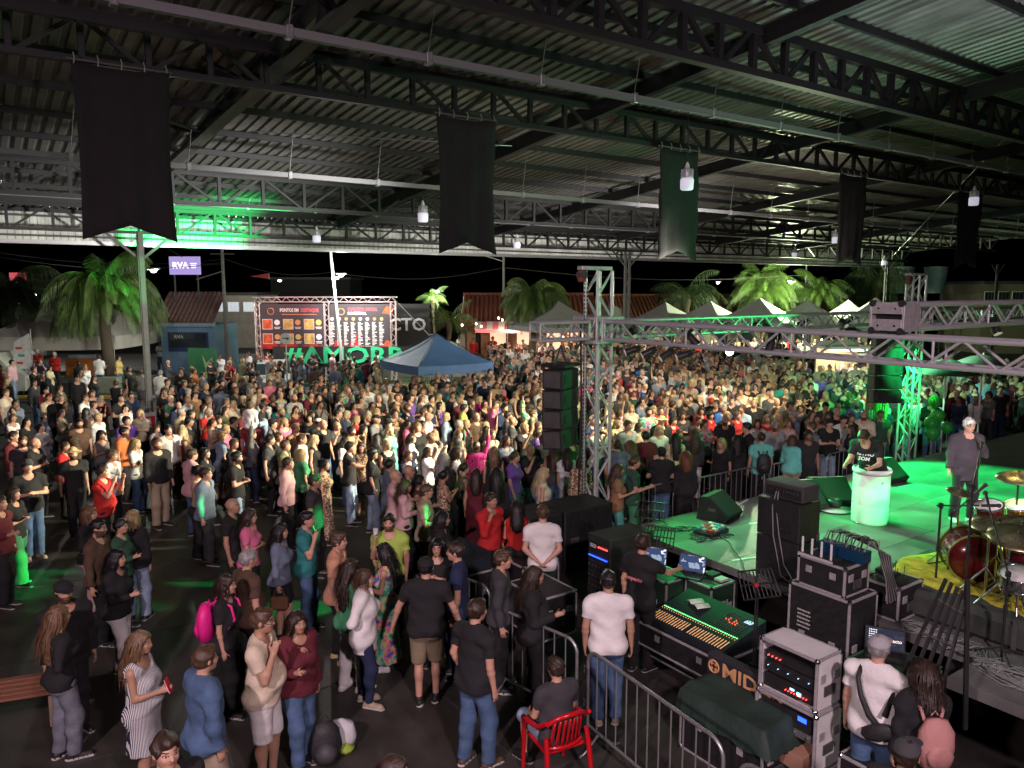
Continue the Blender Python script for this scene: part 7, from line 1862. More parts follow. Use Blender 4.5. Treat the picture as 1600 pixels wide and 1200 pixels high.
# ================================================================== the people, one line each: head-top pixel, facing, pose, sex, hair, top, bottom, extras
NEAR = """
88 948 RB hip f l:lbrown l:black j:gdenim hl=.46 | person with long wavy light-brown hair, black top and grey jeans beside the bench
98 908 RF dn m c:black j:black j:black bd hatc=black belly=1.1 | smiling bearded person in black cap and jacket behind the wavy-haired person
180 860 R cup f l:black l:black j:white | person with long black hair, black top and white trousers
150 806 R dn m s:black l:brown j:black bd gl | bearded person in glasses and tan-brown shirt
138 792 R dn f m:lbrown l:black j:lpink | person in pale pink trousers behind the bearded person in tan
207 803 B dn f m:blond l:black j:ldenim | person with straight blond hair, black top and faded jeans, seen from behind
186 812 R cup f s:black l:dgreen j:black | green-lit person in dark top next to the blond one
216 988 R ph1 f l:lbrown k:striped_dress dress:striped_dress hl=.44 belly=1.15 acc=redphone shoe=white | person with long wavy hair in striped white dress holding a red phone
316 1012 RB dn m s:brown j:denim s:beige belly=1.0 shoe=brown | person in blue denim jacket seen from behind at the bottom left
256 1146 RF dn m s:dbrown l:black j:black h=1.8 | dark-haired person cut off at the bottom edge, left
406 952 R chr m s:brown t:cream s:white gl belly=1.18 shoe=white h=1.8 | tall person in glasses, cream t-shirt and white shorts
463 956 RF cup f l:dbrown j:maroon j:denim | dark-haired person with red sleeves behind the cream t-shirt
385 860 RB dn m s:grey t:brown j:black belly=1.1 | grey-haired person in brown t-shirt, seen from behind
351 900 R dn f m:dbrown t:black j:black acc=pinkbag | person with a bright pink backpack
436 815 R dn f l:black l:bluegrey skirt:black acc=brownbag | person with black hair in blue denim shirt holding a brown bag
477 803 R chin m s:black t:teal j:denim | green-lit person in teal top raising a hand to the face
526 832 R dn m s:brown t:peach j:black shoe=yellow | person in peach t-shirt and yellow shoes
608 803 F chin m s:black t:lime j:black bd acc=cupface | green-lit person in lime t-shirt drinking from a cup
546 878 RB dn f l:dbrown t:green j:white hl=.5 shoe=white | person with very long dark hair, green top and white trousers
568 886 R hip f p:brown blazer:white leg:navy shoe=beige | person with ponytail in white blazer and navy trousers
601 850 L chr f l:black k:floral longskirt:floral gl hl=.5 shoe=white | person with long black hair and floral print trousers
665 872 B side m c:black t:black s:khaki belly=1.22 hatc=black h=1.76 | stout person in black cap, black t-shirt and khaki shorts from behind
683 842 F cx f l:black l:black j:black gl | dark-haired person in glasses facing the camera, beside the black cap
714 848 L cup m s:dbrown t:navy j:navy | short-haired person in navy hooded top, near the barrier start
743 938 RB pk1 m s:dbrown t:black j:denim belly=1.2 h=1.76 shoe=brown | person in black t-shirt and blue jeans in front of the barrier
783 860 R dn m s:brown l:charcoal j:black belly=1.1 | person in dark grey jacket behind the barrier
833 886 R cup f l:dbrown j:black leg:black hl=.4 h=1.68 | person with long brown hair in black leather jacket
848 790 B bk m s:brown t:white j:dgreen h=1.78 | person in white t-shirt with hands clasped behind the back
951 893 B dn m s:black t:white j:denim belly=1.12 h=1.76 shoe=beige | person in white t-shirt and blue jeans behind the long barrier
1004 836 RB reach1 m s:dbrown t:black j:black h=1.78 acc=printback | technician in black printed t-shirt reaching to a laptop
1374 995 RB cup m u:grey t:white j:denim belly=1.2 hatc=lgrey acc=slingbag h=1.76 gl | person in grey flat cap and white t-shirt with black sling bag
1446 1037 B cup f x:dbrown j:black j:black acc=pinkpack h=1.68 | curly-haired person in black jacket with dusty pink backpack
1417 1158 RB dn m c:dbrown l:black j:black hatc=charcoal h=1.7 | person in dark cap cut off at the bottom right
612 1184 R dn f l:dbrown l:black j:black | dark-haired person at the bottom edge, centre
766 770 RF chin m s:dbrown l:red j:black | person in red shirt with hand at the mouth near the subwoofers
808 783 B cupl f l:black k:red j:black | person with dark hair in red sleeveless top before the subwoofers
776 731 B dn f l:black l:black wide:black hl=.5 h=1.7 | person with very long black hair dressed in black, from behind
744 733 B dn f l:dbrown k:maroon longskirt:maroon | brown-haired person in dark red dress from behind
693 708 RB dn f l:grey l:black j:black hl=.46 | person with very long ash hair in black, from behind
713 700 R side f x:dbrown t:white wide:pattern shoe=white | person in white blouse and blue patterned trousers
664 757 R cup m s:brown t:beige j:black | person in beige t-shirt beside the green-lit head
690 800 R dn f l:black l:black j:black | person with green-lit hair in black, centre
616 736 R hug m b:brown t:lpink j:black | bald person in pale pink t-shirt
632 745 R cup f l:brown l:lpink j:black | long-haired person pressed against the bald person in pink
637 727 R dn m b:black t:maroon j:black tone=tan | bald reddish head behind the bald person in pink
654 745 R cup f p:black k:brown j:black | dark-haired person in brown strap top
545 690 R hug m s:black t:black j:ldenim | person in black t-shirt and faded jeans hugging a partner
565 691 F cx f l:dbrown t:leopard skirt:black | person in leopard top and black skirt beside the black t-shirt
605 687 RF cup f m:lblond k:black j:ldenim | blond person in black sleeveless vest
609 666 RF dn f l:lblond k:turq longskirt:turq hl=.45 | person with long wavy blond hair in turquoise dress
642 678 R dn f p:dbrown t:stripes j:white | person in striped white t-shirt, centre of the crowd
505 718 R dn f n:black k:leopard longskirt:leopard | person with dark bun in a long leopard print dress
490 742 R dn m s:dbrown t:charcoal j:black | person in charcoal t-shirt below the leopard dress
448 715 R dn m s:dbrown l:lpink j:black | slim person in pale pink long-sleeved shirt
470 702 RB dn f m:blond t:green j:black | blond person in green blouse
490 680 R dn f l:lblond k:black j:black hl=.4 | long-haired blond in black beside the green blouse
470 678 R dn m s:brown t:white j:black gl | person in glasses and white t-shirt
444 688 R dn m s:brown t:olive j:black | pink-lit person in olive t-shirt
420 679 R dn m s:black t:charcoal j:black | person in charcoal t-shirt right of the crossed arms
368 706 R cx m s:black t:black j:ldenim bd gl | bearded person in glasses with crossed arms
309 730 R ph1 f n:black k:beige wide:black acc=phone h=1.7 | person in beige tank top and wide black trousers with a phone
319 728 R dn m s:dbrown j:bluegrey j:charcoal | person in striped track jacket behind the beige tank top
298 702 RB dn m s:dbrown j:lpink j:denim | person in light patterned jacket behind the beige tank top
319 700 R dn f m:black t:black j:black | person with dark hair and green-lit shoulder
262 661 RF cup m s:black t:white j:brown h=1.78 | person in white t-shirt and brown trousers beside the lamp column
284 668 LB ph1 f l:lblond l:brown j:brown | long-haired blond facing away beside the lamp column
211 686 R cup f l:blond t:white j:denim acc=cup | long-haired blond in white t-shirt holding a cup
158 727 R ph m s:dbrown t:red j:black belly=1.1 acc=phoneup | person in red t-shirt raising a phone
173 703 R dn m s:brown t:white j:black | reddish-lit person beside the long-haired blond
192 667 R dn m s:black t:orange j:black bd | bearded person in orange t-shirt
123 654 RF dn m s:black t:brown j:black bd belly=1.1 | smiling bearded person in brown t-shirt
113 700 RF dn m hat:black t:black j:black bd | bearded person in a straw hat and black t-shirt
100 690 R cup f s:dbrown t:red j:black | person in red top beside the straw hat
114 682 L hug f m:brown l:brown j:black | brown-haired person hugging the one in red
53 684 R cx m b:black t:black j:black belly=1.12 | bald person in black with crossed arms
19 674 R dn m s:dbrown l:maroon j:grey | person in maroon long-sleeved shirt at the left edge
35 681 RF dn m s:brown t:charcoal j:black bd | bearded face between the maroon shirt and the bald head
42 718 RF cx m c:charcoal t:black j:denim belly=1.12 hatc=charcoal h=1.82 shoe=beige | tall person in dark cap and black t-shirt with crossed arms
19 762 R cx f m:dbrown t:black wide:green | person in black top and green-lit trousers, arms crossed
-4 775 R cup m s:dbrown l:maroon j:black | person in dark red cut off by the left edge
361 779 R dn m b:brown t:black j:black tone=tan | balding person in black t-shirt
388 796 R cx f l:dbrown t:pink j:black gl | person in glasses and pink top
393 650 B dn m s:dbrown t:maroon j:denim h=1.8 | person in maroon t-shirt carrying a child on the shoulders
965 724 R cup f l:brown t:tan j:turq | brown-haired person in tan t-shirt behind the stage barrier
990 715 R cup m s:brown t:dgreen j:green | person in dark green t-shirt with a drink behind the barrier
1034 699 B cx m c:black t:black j:denim hatc=black | person in black cap with white bag strap, from behind
1009 674 B dn m s:dbrown t:maroon j:black | person in maroon t-shirt from behind, right of the tower
965 688 B dn m s:brown t:bluegrey j:black belly=1.15 | person in blue-grey t-shirt from behind, right of the tower
985 690 B dn f x:lbrown l:black j:black | person with frizzy fair hair beside the tower
1056 677 B dn f l:black t:pyellow j:black hl=.5 | person with very long dark hair over a pale yellow top
1086 672 B dn f l:brown l:charcoal j:white hl=.42 | person with long brown hair behind the barrier
1072 707 B dn f x:red l:black j:black hl=.5 | person with very long red-brown curls before the barrier
1128 685 LF cup f m:blond t:black j:black belly=1.1 | blond person in black t-shirt looking left behind the barrier
1152 680 B dn f l:black l:black j:black | black-haired person in black behind the barrier
1168 660 L dn m s:black t:black j:black h=1.8 | tall person in black t-shirt behind the barrier
1190 676 B dn m s:dbrown t:turq j:black acc=blackbag | person in mint t-shirt with black backpack behind the barrier
1211 658 F dn m s:grey t:lgrey j:grey bd | grey-bearded person in light grey shirt
1238 680 RB dn f m:brown l:turq j:beige | green-lit person in mint cardigan at the barrier
1263 672 F dn m s:black t:black j:black tone=brown | dark-skinned person in black at the barrier
1296 654 F cx m c:black t:black j:ldenim hatc=black | person in black t-shirt and cap leaning by the barrier
1332 664 L cup f l:dbrown t:black j:black | person in black with a pink drink by the far barrier
858 636 B dn f l:lblond l:bluegrey j:black | long-haired blond behind the hanging speakers
848 680 B dn m s:brown t:grey j:beige h=1.78 | person in grey t-shirt from behind, below the hanging speakers
866 693 B dn f l:brown t:charcoal j:denim hl=.5 | person with long straight brown hair below the hanging speakers
887 700 B dn f l:dbrown t:pattern longskirt:pattern | person in blue and white patterned dress left of the tower
849 731 R dn f l:lblond k:cream j:black hl=.42 | pale blond long-haired head just over the subwoofers
908 712 B dn f m:dbrown l:leopard j:black | person in leopard top between the tower chords
800 651 R dn m b:brown t:charcoal j:denim gl | bald person in glasses and charcoal t-shirt
816 652 R ph f n:dbrown k:pyellow dress:pyellow shoe=white | person in pale yellow dress filming with a phone
832 640 R cx m s:brown l:olive j:navy | person in olive sweater beside the hanging speakers
"""
MID = """
18 565 R dn m s:dbrown l:lpink j:ldenim
77 570 R cx f l:dbrown t:pyellow j:black
66 583 RF cup m s:brown j:black j:black
52 592 R dn m s:dbrown j:charcoal j:denim
72 606 RF cup m s:black l:maroon j:black
93 602 R cup f s:brown j:olive j:ldenim
10 590 B dn f l:blond j:black j:black
123 566 B dn f m:black j:black j:black
154 556 B cup m s:dbrown t:white j:denim
185 558 R dn f m:dbrown t:yellow j:denim
201 572 R dn m s:dbrown t:black j:black
220 578 B dn f s:brown t:lgrey dress:lgrey acc=backpack
132 618 R dn m s:dbrown t:white j:black
144 610 RF dn m s:brown t:bluegrey j:black
146 586 R dn f l:dbrown l:black j:black
157 621 RF cx f l:blond l:maroon wide:olive
181 592 B dn m s:brown k:black j:black
189 619 RF cx m s:black t:black j:black tone=tan
219 640 F cx f m:blond t:beige j:black
88 620 B dn m s:dbrown j:black j:black
102 627 B dn f m:brown j:charcoal j:black
134 640 B dn f l:black k:brown skirt:white hl=.4
8 612 R dn m s:brown t:cream j:beige
120 588 RF dn m c:black l:black j:black
250 581 B dn m c:grey t:white j:beige hatc=grey
259 608 F cx m s:dbrown t:black j:black h=1.8
262 562 R dn f m:blond l:charcoal j:black
284 577 F cx m s:black j:black j:black
303 578 R dn f m:brown j:orange j:black
316 579 R cx f s:dbrown l:grey j:black
330 565 F cx f m:black t:black j:black
354 571 F cx f l:red k:maroon j:black
369 583 B dn f l:blond l:black j:black
388 573 B dn m s:brown t:black j:black
402 578 B dn f m:brown l:stripes j:black
438 566 R dn m s:black j:black j:black h=1.84
293 605 R dn m s:grey t:bluegrey j:black
345 606 B dn m s:dbrown t:bluegrey j:black
366 601 B dn m b:black j:black j:black
282 638 R dn m s:grey t:pyellow j:beige gl
297 641 R dn m s:black t:black j:black
325 620 R dn f m:lbrown k:red j:black
317 632 R dn f m:black k:turq j:black
331 654 R cl f p:dbrown k:beige j:navy
364 652 R cx m s:black l:black j:lgrey
352 664 R dn f m:blond t:pink j:black
345 674 RB dn f m:lbrown dress:ldenim dress:ldenim
364 627 RF cup f l:blond l:cream j:black
388 568 R dn m s:brown l:maroon j:beige
410 630 R dn m c:charcoal t:charcoal j:black hatc=charcoal
437 631 F dn m s:grey t:teal j:beige gl
425 655 R dn m c:black t:grey j:black hatc=black
444 653 RF cup f l:blond k:pink j:black
294 652 R dn m s:black l:black j:black tone=tan
285 668 RB dn f l:lblond k:brown j:black
460 622 R dn f l:dbrown t:black j:lgrey
497 614 RF dn m s:black t:black j:black h=1.84
484 646 F cx f l:black l:black j:black
526 640 R dn m s:black t:charcoal j:denim
541 642 R dn f l:lblond l:lblue j:black
556 649 R cup f l:blond t:red j:black
574 646 RF dn f m:lblond l:black j:black
588 638 R dn f l:blond t:charcoal j:black
523 569 B dn m b:brown l:bluegrey j:beige
537 565 B dn m s:dbrown l:olive j:black
557 566 B dn m s:black l:teal j:teal h=1.82
573 562 B dn m s:black l:maroon j:black
581 586 B dn f m:black l:black j:black
470 590 R dn m s:black t:lgrey j:beige bd
493 573 B dn m s:dbrown j:brown j:black
530 618 R cup f l:dbrown t:white j:black
530 610 R dn m c:blue t:black j:black hatc=blue
566 612 R dn f m:lbrown l:lgrey j:black
591 618 RF cx m b:brown t:black j:black
620 616 RF dn m s:red t:brown j:black
612 613 R dn f l:blond t:cream j:black
619 632 RF dn f l:blond l:turq j:black
608 604 F dn m s:grey t:white j:black
660 607 RF dn m s:brown l:white j:black bd
661 638 R cup m s:brown t:white j:black
636 657 R dn f p:black t:pink j:black
659 657 R dn f l:black t:red j:black
606 655 RF dn m c:black l:charcoal j:black hatc=black
588 678 B dn f l:black k:charcoal j:black
674 618 RF dn m s:black j:olive j:black
686 617 RF dn f m:blond t:pyellow j:black
697 645 R dn f m:lblond l:lblue j:black
686 628 R dn f m:black k:purple j:purple
708 614 F dn f l:dbrown l:charcoal j:black
707 599 R dn m s:brown l:olive j:black
733 597 R dn m b:brown t:tan j:black
758 592 F dn m s:black t:navy j:black h=1.8
749 616 R dn f l:lblond l:magenta j:black
735 624 R cup m s:dbrown t:black j:black bd
724 632 R dn m s:black t:lime j:black
757 626 RF cx f p:brown k:black j:black gl
776 626 F cup m s:brown t:blue j:black
783 597 F dn f l:dbrown k:pink j:black
815 599 F dn f l:dbrown t:green j:black
825 604 F dn m s:grey l:brown j:black
838 598 RF dn m b:brown l:olive j:black
806 611 F dn f m:blond l:cream j:black
793 643 R dn m s:dbrown t:charcoal j:black tone=tan
716 657 R dn m s:grey t:grey j:black
728 656 R dn f m:blond l:floral j:black
758 659 R dn f l:blond t:cream j:black
759 666 B up f l:black crop:black j:black
744 690 B up f m:dbrown l:zebra j:black
772 698 B dn f l:lbrown k:black j:black hl=.42
714 684 B dn f x:black k:black j:black
679 672 B dn f l:lbrown crop:charcoal j:black
840 670 R dn m s:brown l:purple j:navy
963 577 RF cx m s:dbrown t:lblue j:black
958 602 F dn m s:brown t:white j:black
970 607 R dn m b:grey t:grey j:black
990 597 F dn m s:dbrown k:maroon j:black
1003 570 B dn m s:dbrown l:blue j:black
1008 600 F dn f m:lblond t:blue j:black
1030 590 F dn m b:grey t:bluegrey j:black gl
1049 600 F cup f l:dbrown t:pyellow j:black
1061 579 F cup m s:dbrown t:white j:black
1068 568 RF dn m s:orange j:peach j:black
1099 580 F dn m s:dbrown l:black j:black
1111 595 F dn m s:black t:black j:black bd
1124 600 F dn f l:brown t:green j:black
1100 604 R dn m s:grey l:white j:black
1129 590 F dn f l:blond t:cream j:black
1152 614 RF dn m s:dbrown t:bluegrey j:black
1149 600 F dn f m:brown t:purple j:black
1066 613 F dn f m:dbrown t:beige j:black
1050 627 R cup m s:dbrown t:charcoal j:black
1021 634 F dn f l:blond t:black j:black
1033 635 F dn m s:brown t:red j:black
1067 643 F cx f l:dbrown l:charcoal j:black
1034 651 F dn m hat:black j:black j:black
1096 636 F dn f l:dbrown j:red j:black
1109 643 RF cup f m:black j:red j:black
1131 632 F cup m s:grey t:blue j:black
1133 650 F cup m b:brown t:black j:black bd
1094 617 RF dn f m:yellow t:black j:black
1112 623 B dn m c:red t:black j:black hatc=red
1120 625 LF dn m s:black j:black j:black
955 641 RF up f n:brown l:pyellow j:pyellow
968 640 R up f m:brown t:lpink j:ldenim
986 632 F dn f l:blond l:cream j:black
1008 620 R dn f m:lbrown l:white j:black
1078 617 F dn m s:dbrown t:grey j:black
1160 633 LF dn m s:brown t:lblue j:black
1173 620 F dn f l:lblond l:leopard j:black
1179 623 F dn m s:lblond t:bluegrey j:black
1214 622 F cup m b:black t:charcoal j:black
1201 608 F dn m s:black t:cream j:black
1222 597 B dn m s:dbrown t:teal j:black h=1.82
1249 604 R cup m s:dbrown t:charcoal j:black
1272 608 L cx m s:black t:black j:black bd
1290 613 LF dn f l:blond k:pink j:black
1290 629 F cx m c:black t:charcoal j:black hatc=black belly=1.15
1316 624 F dn f m:dbrown t:black j:black
1335 612 LF cx m s:dbrown l:plaid j:black h=1.84
1199 648 F cup f l:lbrown t:red j:black
1217 645 F cx f l:lblond l:yellow j:black
1241 643 L dn m s:grey t:bluegrey j:black
1270 660 L dn m s:brown t:grey j:black
1318 649 F dn m c:black t:white j:black hatc=black
1232 655 F dn f l:lbrown t:lpink j:black
1145 575 F cx m s:brown t:lgrey j:black
1185 590 F dn m s:brown t:grey j:black
58 548 F cx m c:white l:red j:black hatc=white
85 551 F cx m c:white l:red j:black hatc=white
46 553 R dn f m:black l:navy j:navy
740 528 F dn m s:dbrown l:red j:red h=1.8
770 527 F dn m c:red l:red j:red hatc=red h=1.85
250 534 F cx m s:dbrown t:white j:denim
"""
STAGEP = """
1366 676 LF reach m s:dbrown t:black s:black lean=38 belly=1.1 pitch=-25 shoe=white gl z=1.15 acc=printfront h=1.84 | person in black t-shirt bending over the white barrel on stage
1514 653 F mic m s:white blazer:plum j:black gl z=1.15 belly=1.12 acc=mic h=1.80 pitch=-4 shoe=white | white-haired singer in dark blazer with a microphone on stage
"""
rng = random.Random(77)
specs = []
def add_specs(txt, cls):
    for l in txt.strip().split('\n'):
        if not l.strip(): continue
        l = l.replace('dress:ldenim dress', 't:ldenim dress') if ' dress:ldenim dress' in l else l
        x, y, f, sp, lab = parse(l)
        if sp['hairc'] not in HAIRC: sp['hairc'] = {'orange': 'red', 'yellow': 'lblond'}.get(sp['hairc'], 'dbrown')
        z0 = sp.pop('z', 0.0); hh = sp['h']; K_ = 1.06 if z0 == 0 else 1.0
        p = G(x, y, z0+hh*.995*K_-(.28 if sp.get('lean', 0) > 20 else 0))
        if cls != 'near':
            sp['h'] = 1.75 if sp['sex'] == 'm' and hh < 1.8 else (1.64 if hh < 1.8 else 1.83)
        sp['h'] = round(sp['h']*K_, 3)
        specs.append({'p': Vector((p.x, p.y, z0)), 'f': f, 'sp': sp, 'lab': lab, 'cls': cls, 'px': x, 'py': y})
add_specs(NEAR, 'near'); add_specs(STAGEP, 'near'); add_specs(MID, 'mid')
# keep neighbours from standing inside each other
def relax():
    for it in range(12):
        for i in range(len(specs)):
            for j in range(i+1, len(specs)):
                a, c = specs[i], specs[j]
                if abs(a['p'].z-c['p'].z) > .5: continue
                d = c['p']-a['p']; d.z = 0; L_ = d.length
                if L_ < .40:
                    # slide the farther one back along its own sight line so both keep their place in the picture
                    k = c if c['p'].y > a['p'].y else a
                    v = Vector((k['p'].x, k['p'].y, 0)).normalized(); k['p'] = k['p']+v*(.42-L_)*.5; o_ = a if k is c else c
                    v = Vector((o_['p'].x, o_['p'].y, 0)).normalized(); o_['p'] = o_['p']-v*(.42-L_)*.5
relax()
# ---- the rest of the crowd, by area of the picture (head height), nearest spacing
def inpoly(x, y, P):
    c = False; j = len(P)-1
    for i in range(len(P)):
        if (P[i][1] > y) != (P[j][1] > y) and x < (P[j][0]-P[i][0])*(y-P[i][1])/(P[j][1]-P[i][1]+1e-9)+P[i][0]: c = not c
        j = i
    return c
AREAS = [  # polygon in picture at head height, spacing near, density, facing jitter, tag
    ([(440, 596), (600, 592), (640, 590), (900, 590), (900, 700), (790, 712), (720, 690), (600, 690), (500, 690), (430, 690)], .58, 'front'),
    ([(765, 530), (900, 530), (900, 592), (765, 592)], .60, 'front'),
    ([(905, 530), (1385, 530), (1385, 640), (1330, 655), (1230, 655), (960, 680), (905, 690)], .60, 'front'),
    ([(1240, 640), (1420, 625), (1420, 660), (1300, 668)], .6, 'front'),
    ([(1385, 560), (1640, 560), (1640, 690), (1540, 700), (1440, 690), (1400, 640)], .62, 'right'),
    ([(250, 600), (440, 590), (440, 690), (330, 700), (270, 650)], .66, 'front'),
    ([(0, 620), (60, 612), (240, 612), (250, 690), (90, 700), (0, 700)], .82, 'front'),
    ([(330, 552), (590, 552), (590, 592), (250, 592)], .9, 'loose'),
    ([(400, 540), (590, 540), (590, 552), (400, 552)], 1.0, 'loose'),
    ([(600, 588), (765, 582), (765, 600), (600, 604)], .7, 'front'),
    ([(715, 524), (960, 524), (960, 534), (715, 534)], .8, 'loose'),
    ([(0, 556), (120, 560), (240, 575), (240, 612), (60, 612), (0, 612)], 1.5, 'loose'),
    ([(140, 700), (330, 690), (420, 690), (420, 720), (300, 730), (150, 716)], .85, 'front'),
    ([(560, 700), (720, 690), (735, 735), (650, 760), (600, 745)], .62, 'front'),
]
pts = [(s['p'].x, s['p'].y) for s in specs]
cell = {}
def ck(x, y): return (int(x//1.0), int(y//1.0))
for q in pts: cell.setdefault(ck(*q), []).append(q)
def free(x, y, r):
    a, c = ck(x, y); n_ = 1 if r < 1 else 2
    for i in range(a-n_, a+n_+1):
        for j in range(c-n_, c+n_+1):
            for q in cell.get((i, j), ()):
                if (q[0]-x)**2+(q[1]-y)**2 < r*r: return False
    return True
OBST = [(SD(8.3, 10.75), 1.5), (SD(TS, TD), .55), (SD(T2S, TD), .5), (Vector((pc.x, pc.y, 0)), 1.2), (SD(c1s, 26.7), .45), (SD(c2s, 26.7), .45)]
TOPC = ['black']*13+['charcoal']*5+['grey']*4+['white']*7+['cream']*4+['beige']*3+['lgrey']*3+['navy']*3+['olive']*2+['maroon']*2+['brown', 'tan', 'red', 'lpink', 'green', 'teal', 'blue', 'lblue', 'bluegrey', 'pyellow', 'dgreen', 'pink', 'purple', 'stripes', 'plaid', 'floral', 'leopard']
BOTC = ['black']*6+['denim']*4+['ldenim']*2+['charcoal', 'beige', 'khaki', 'gdenim', 'navy']
HRC = ['black']*5+['dbrown']*8+['brown']*5+['lbrown']*3+['blond']*3+['lblond', 'grey']
def rand_spec():
    fem = rng.random() < .47
    sp = {'sex': 'f' if fem else 'm', 'h': 1.738 if fem else 1.855}
    sp['hair'] = rng.choice(['l', 'l', 'l', 'm', 'm', 'p', 'x']) if fem else rng.choice(['s', 's', 's', 's', 'c', 'b'])
    sp['hairc'] = rng.choice(HRC); sp['top'] = rng.choice(['t', 't', 'k', 'l']) if fem else rng.choice(['t', 't', 't', 'l', 'j']); sp['topc'] = rng.choice(TOPC)
    sp['bottom'] = 'j'; sp['botc'] = rng.choice(BOTC); sp['ra'], sp['la'] = rng.choice([('dn', 'dn'), ('dn', 'dn'), ('cross', 'cross'), ('cup', 'dn'), ('clap', 'clap'), ('hang', 'hang')]) if rng.random() > .09 else rng.choice([('phone', 'phone'), ('up', 'dn'), ('phone', 'phone')])
    sp['tone'] = rng.choice(['fair', 'fair', 'fair', 'tan', 'tan', 'brown']); sp['hatc'] = rng.choice(['black', 'charcoal', 'red', 'white', 'navy'])
    if not fem and rng.random() < .3: sp['beard'] = True
    if rng.random() < .15: sp['glasses'] = True
    return sp
fill = []
for P, r0, tag_ in AREAS:
    xs_ = [q[0] for q in P]; ys_ = [q[1] for q in P]
    W_ = [G(x, y, 1.66) for x in (min(xs_), max(xs_)) for y in (max(min(ys_), 520), max(ys_))]
    x0, x1 = min(q.x for q in W_), max(q.x for q in W_); y0, y1 = min(q.y for q in W_), min(64, max(q.y for q in W_))
    tries = int((x1-x0)*(y1-y0)/(r0*r0)*5)
    for _ in range(min(tries, 26000)):
        x, y = rng.uniform(x0, x1), rng.uniform(y0, y1)
        q = proj((x, y, 1.68))
        if not inpoly(q[0], q[1], P): continue
        r = r0+max(0, y-26)*.012
        if not free(x, y, r): continue
        s_, d_ = toSD(Vector((x, y, 0)))
        if d_ < 11.35 and s_ > 7.0: continue
        if any((x-o.x)**2+(y-o.y)**2 < rr_*rr_ for o, rr_ in OBST): continue
        cell.setdefault(ck(x, y), []).append((x, y)); sp = rand_spec()
        tgt = SD(14.5, 6.0); f = math.degrees(math.atan2(tgt.x-x, tgt.y-y))
        f += rng.uniform(-28, 28) if tag_ != 'loose' else rng.uniform(-120, 120)
        fill.append({'p': Vector((x, y, 0)), 'f': round(f/5)*5, 'sp': sp, 'lab': None, 'cls': 'fill', 'px': q[0], 'py': q[1]})
for s_ in specs:
    if 'tone' not in s_['sp']: s_['sp']['tone'] = rng.choice(['fair', 'fair', 'fair', 'tan'])
print('catalogued', len(specs), 'fill', len(fill))
everyone = specs+fill
vis = [e for e in everyone if -25 < e['px'] < 1625]
vis.sort(key=lambda e: (e['cls'] == 'fill' and e['p'].y > 0)*0+e['p'].length)
KEEP = 297
single_set = vis[:KEEP]
rest = vis[KEEP:]
# ---- labels
POSEW = {('cross', 'cross'): 'arms crossed', ('cup', 'dn'): 'one forearm raised', ('phone', 'phone'): 'filming with raised hands', ('clap', 'clap'): 'clapping', ('up', 'dn'): 'arm in the air', ('dn', 'dn'): '', ('hang', 'hang'): ''}
GARM = {'t': 't-shirt', 'l': 'long sleeves', 'k': 'tank top', 'j': 'jacket', 'crop': 'crop top', 'blazer': 'blazer'}
HAIRW = {'s': 'short {c} hair', 'l': 'long {c} hair', 'm': '{c} bob', 'p': '{c} ponytail', 'n': '{c} bun', 'x': 'bushy {c} hair', 'b': 'bald head', 'c': '{h} cap', 'hat': 'hat', 'u': 'flat cap'}
def w(c): return WORDS.get(c, c)
def place(x, y):
    if y > 700 and x < 620: return 'before the dark open floor'
    if x < 120: return 'near the van' if y < 612 else 'at the left edge'
    if x < 232: return 'under the left palm' if y < 640 else 'left of the roof column'
    if x < 330: return 'before the blue kiosk' if y < 600 else 'right of the roof column'
    if x < 450: return 'near the white pickup' if y < 600 else 'below the round sign'
    if x < 595: return 'below the menu boards' if y < 600 else 'below the leaning lamp pole'
    if x < 690: return 'left below the blue canopy'
    if x < 770: return 'right below the blue canopy'
    if x < 845: return 'left of the hanging speakers' if y > 580 else 'before the brick stall'
    if x < 905: return 'behind the hanging speakers'
    if x < 975: return 'between tower and laced column'
    if x < 1060: return 'right of the laced column' if y < 640 else 'behind the stage barrier'
    if x < 1180: return 'under the green truss' if y < 610 else 'mid crowd above the barrier'
    if x < 1300: return 'in the crowd beyond the amplifier' if y > 600 else 'before the white gazebos'
    if x < 1365: return 'above the white barrel'
    if x < 1470: return 'beside the green balloons'
    return 'in the dark behind the singer'
for e in single_set:
    if e['lab'] is None:
        sp = e['sp']; hw = HAIRW[sp['hair']].format(c=w(sp['hairc']), h=w(sp.get('hatc', 'black')))
        e['d'] = '%s, %s %s' % (hw, w(sp['topc']), GARM[sp['top']])
        e['pl'] = place(e['px'], e['py']); e['ps'] = POSEW.get((sp['ra'], sp['la']), '')
groups = defaultdict(list)
for e in single_set:
    if e['lab'] is None:
        lab = 'person with '+e['d']+' '+e['pl']; groups[lab].append(e)
for lab, es in groups.items():
    if len(es) == 1: es[0]['lab'] = lab; continue
    by = defaultdict(list)
    for e in es: by[e['ps']].append(e)
    for ps, es2 in by.items():
        L_ = (lab+', '+ps) if ps and len((lab+' '+ps).split()) <= 14 else lab
        if len(es2) == 1 and (ps and L_ != lab): es2[0]['lab'] = L_; continue
        es2.sort(key=lambda e: -e['py'])
        for k, e in enumerate(es2): e['lab'] = None; e['k'] = (L_, k)
    left = sorted([e for e in es if e['lab'] is None], key=lambda e: -e['py'])
    for k, e in enumerate(left): e['lab'] = (('nearest ' if k == 0 else 'farthest ' if k == len(left)-1 else '%s nearest ' % ['', 'second', 'third', 'fourth', 'fifth', 'sixth', 'seventh', 'eighth', 'ninth'][min(k, 8)]) if len(left) > 1 else '')+lab
seen = {}
for e in single_set:
    if e['lab'] in seen: e['lab'] = e['lab'].replace('person with', 'another person with')
    seen[e['lab']] = 1
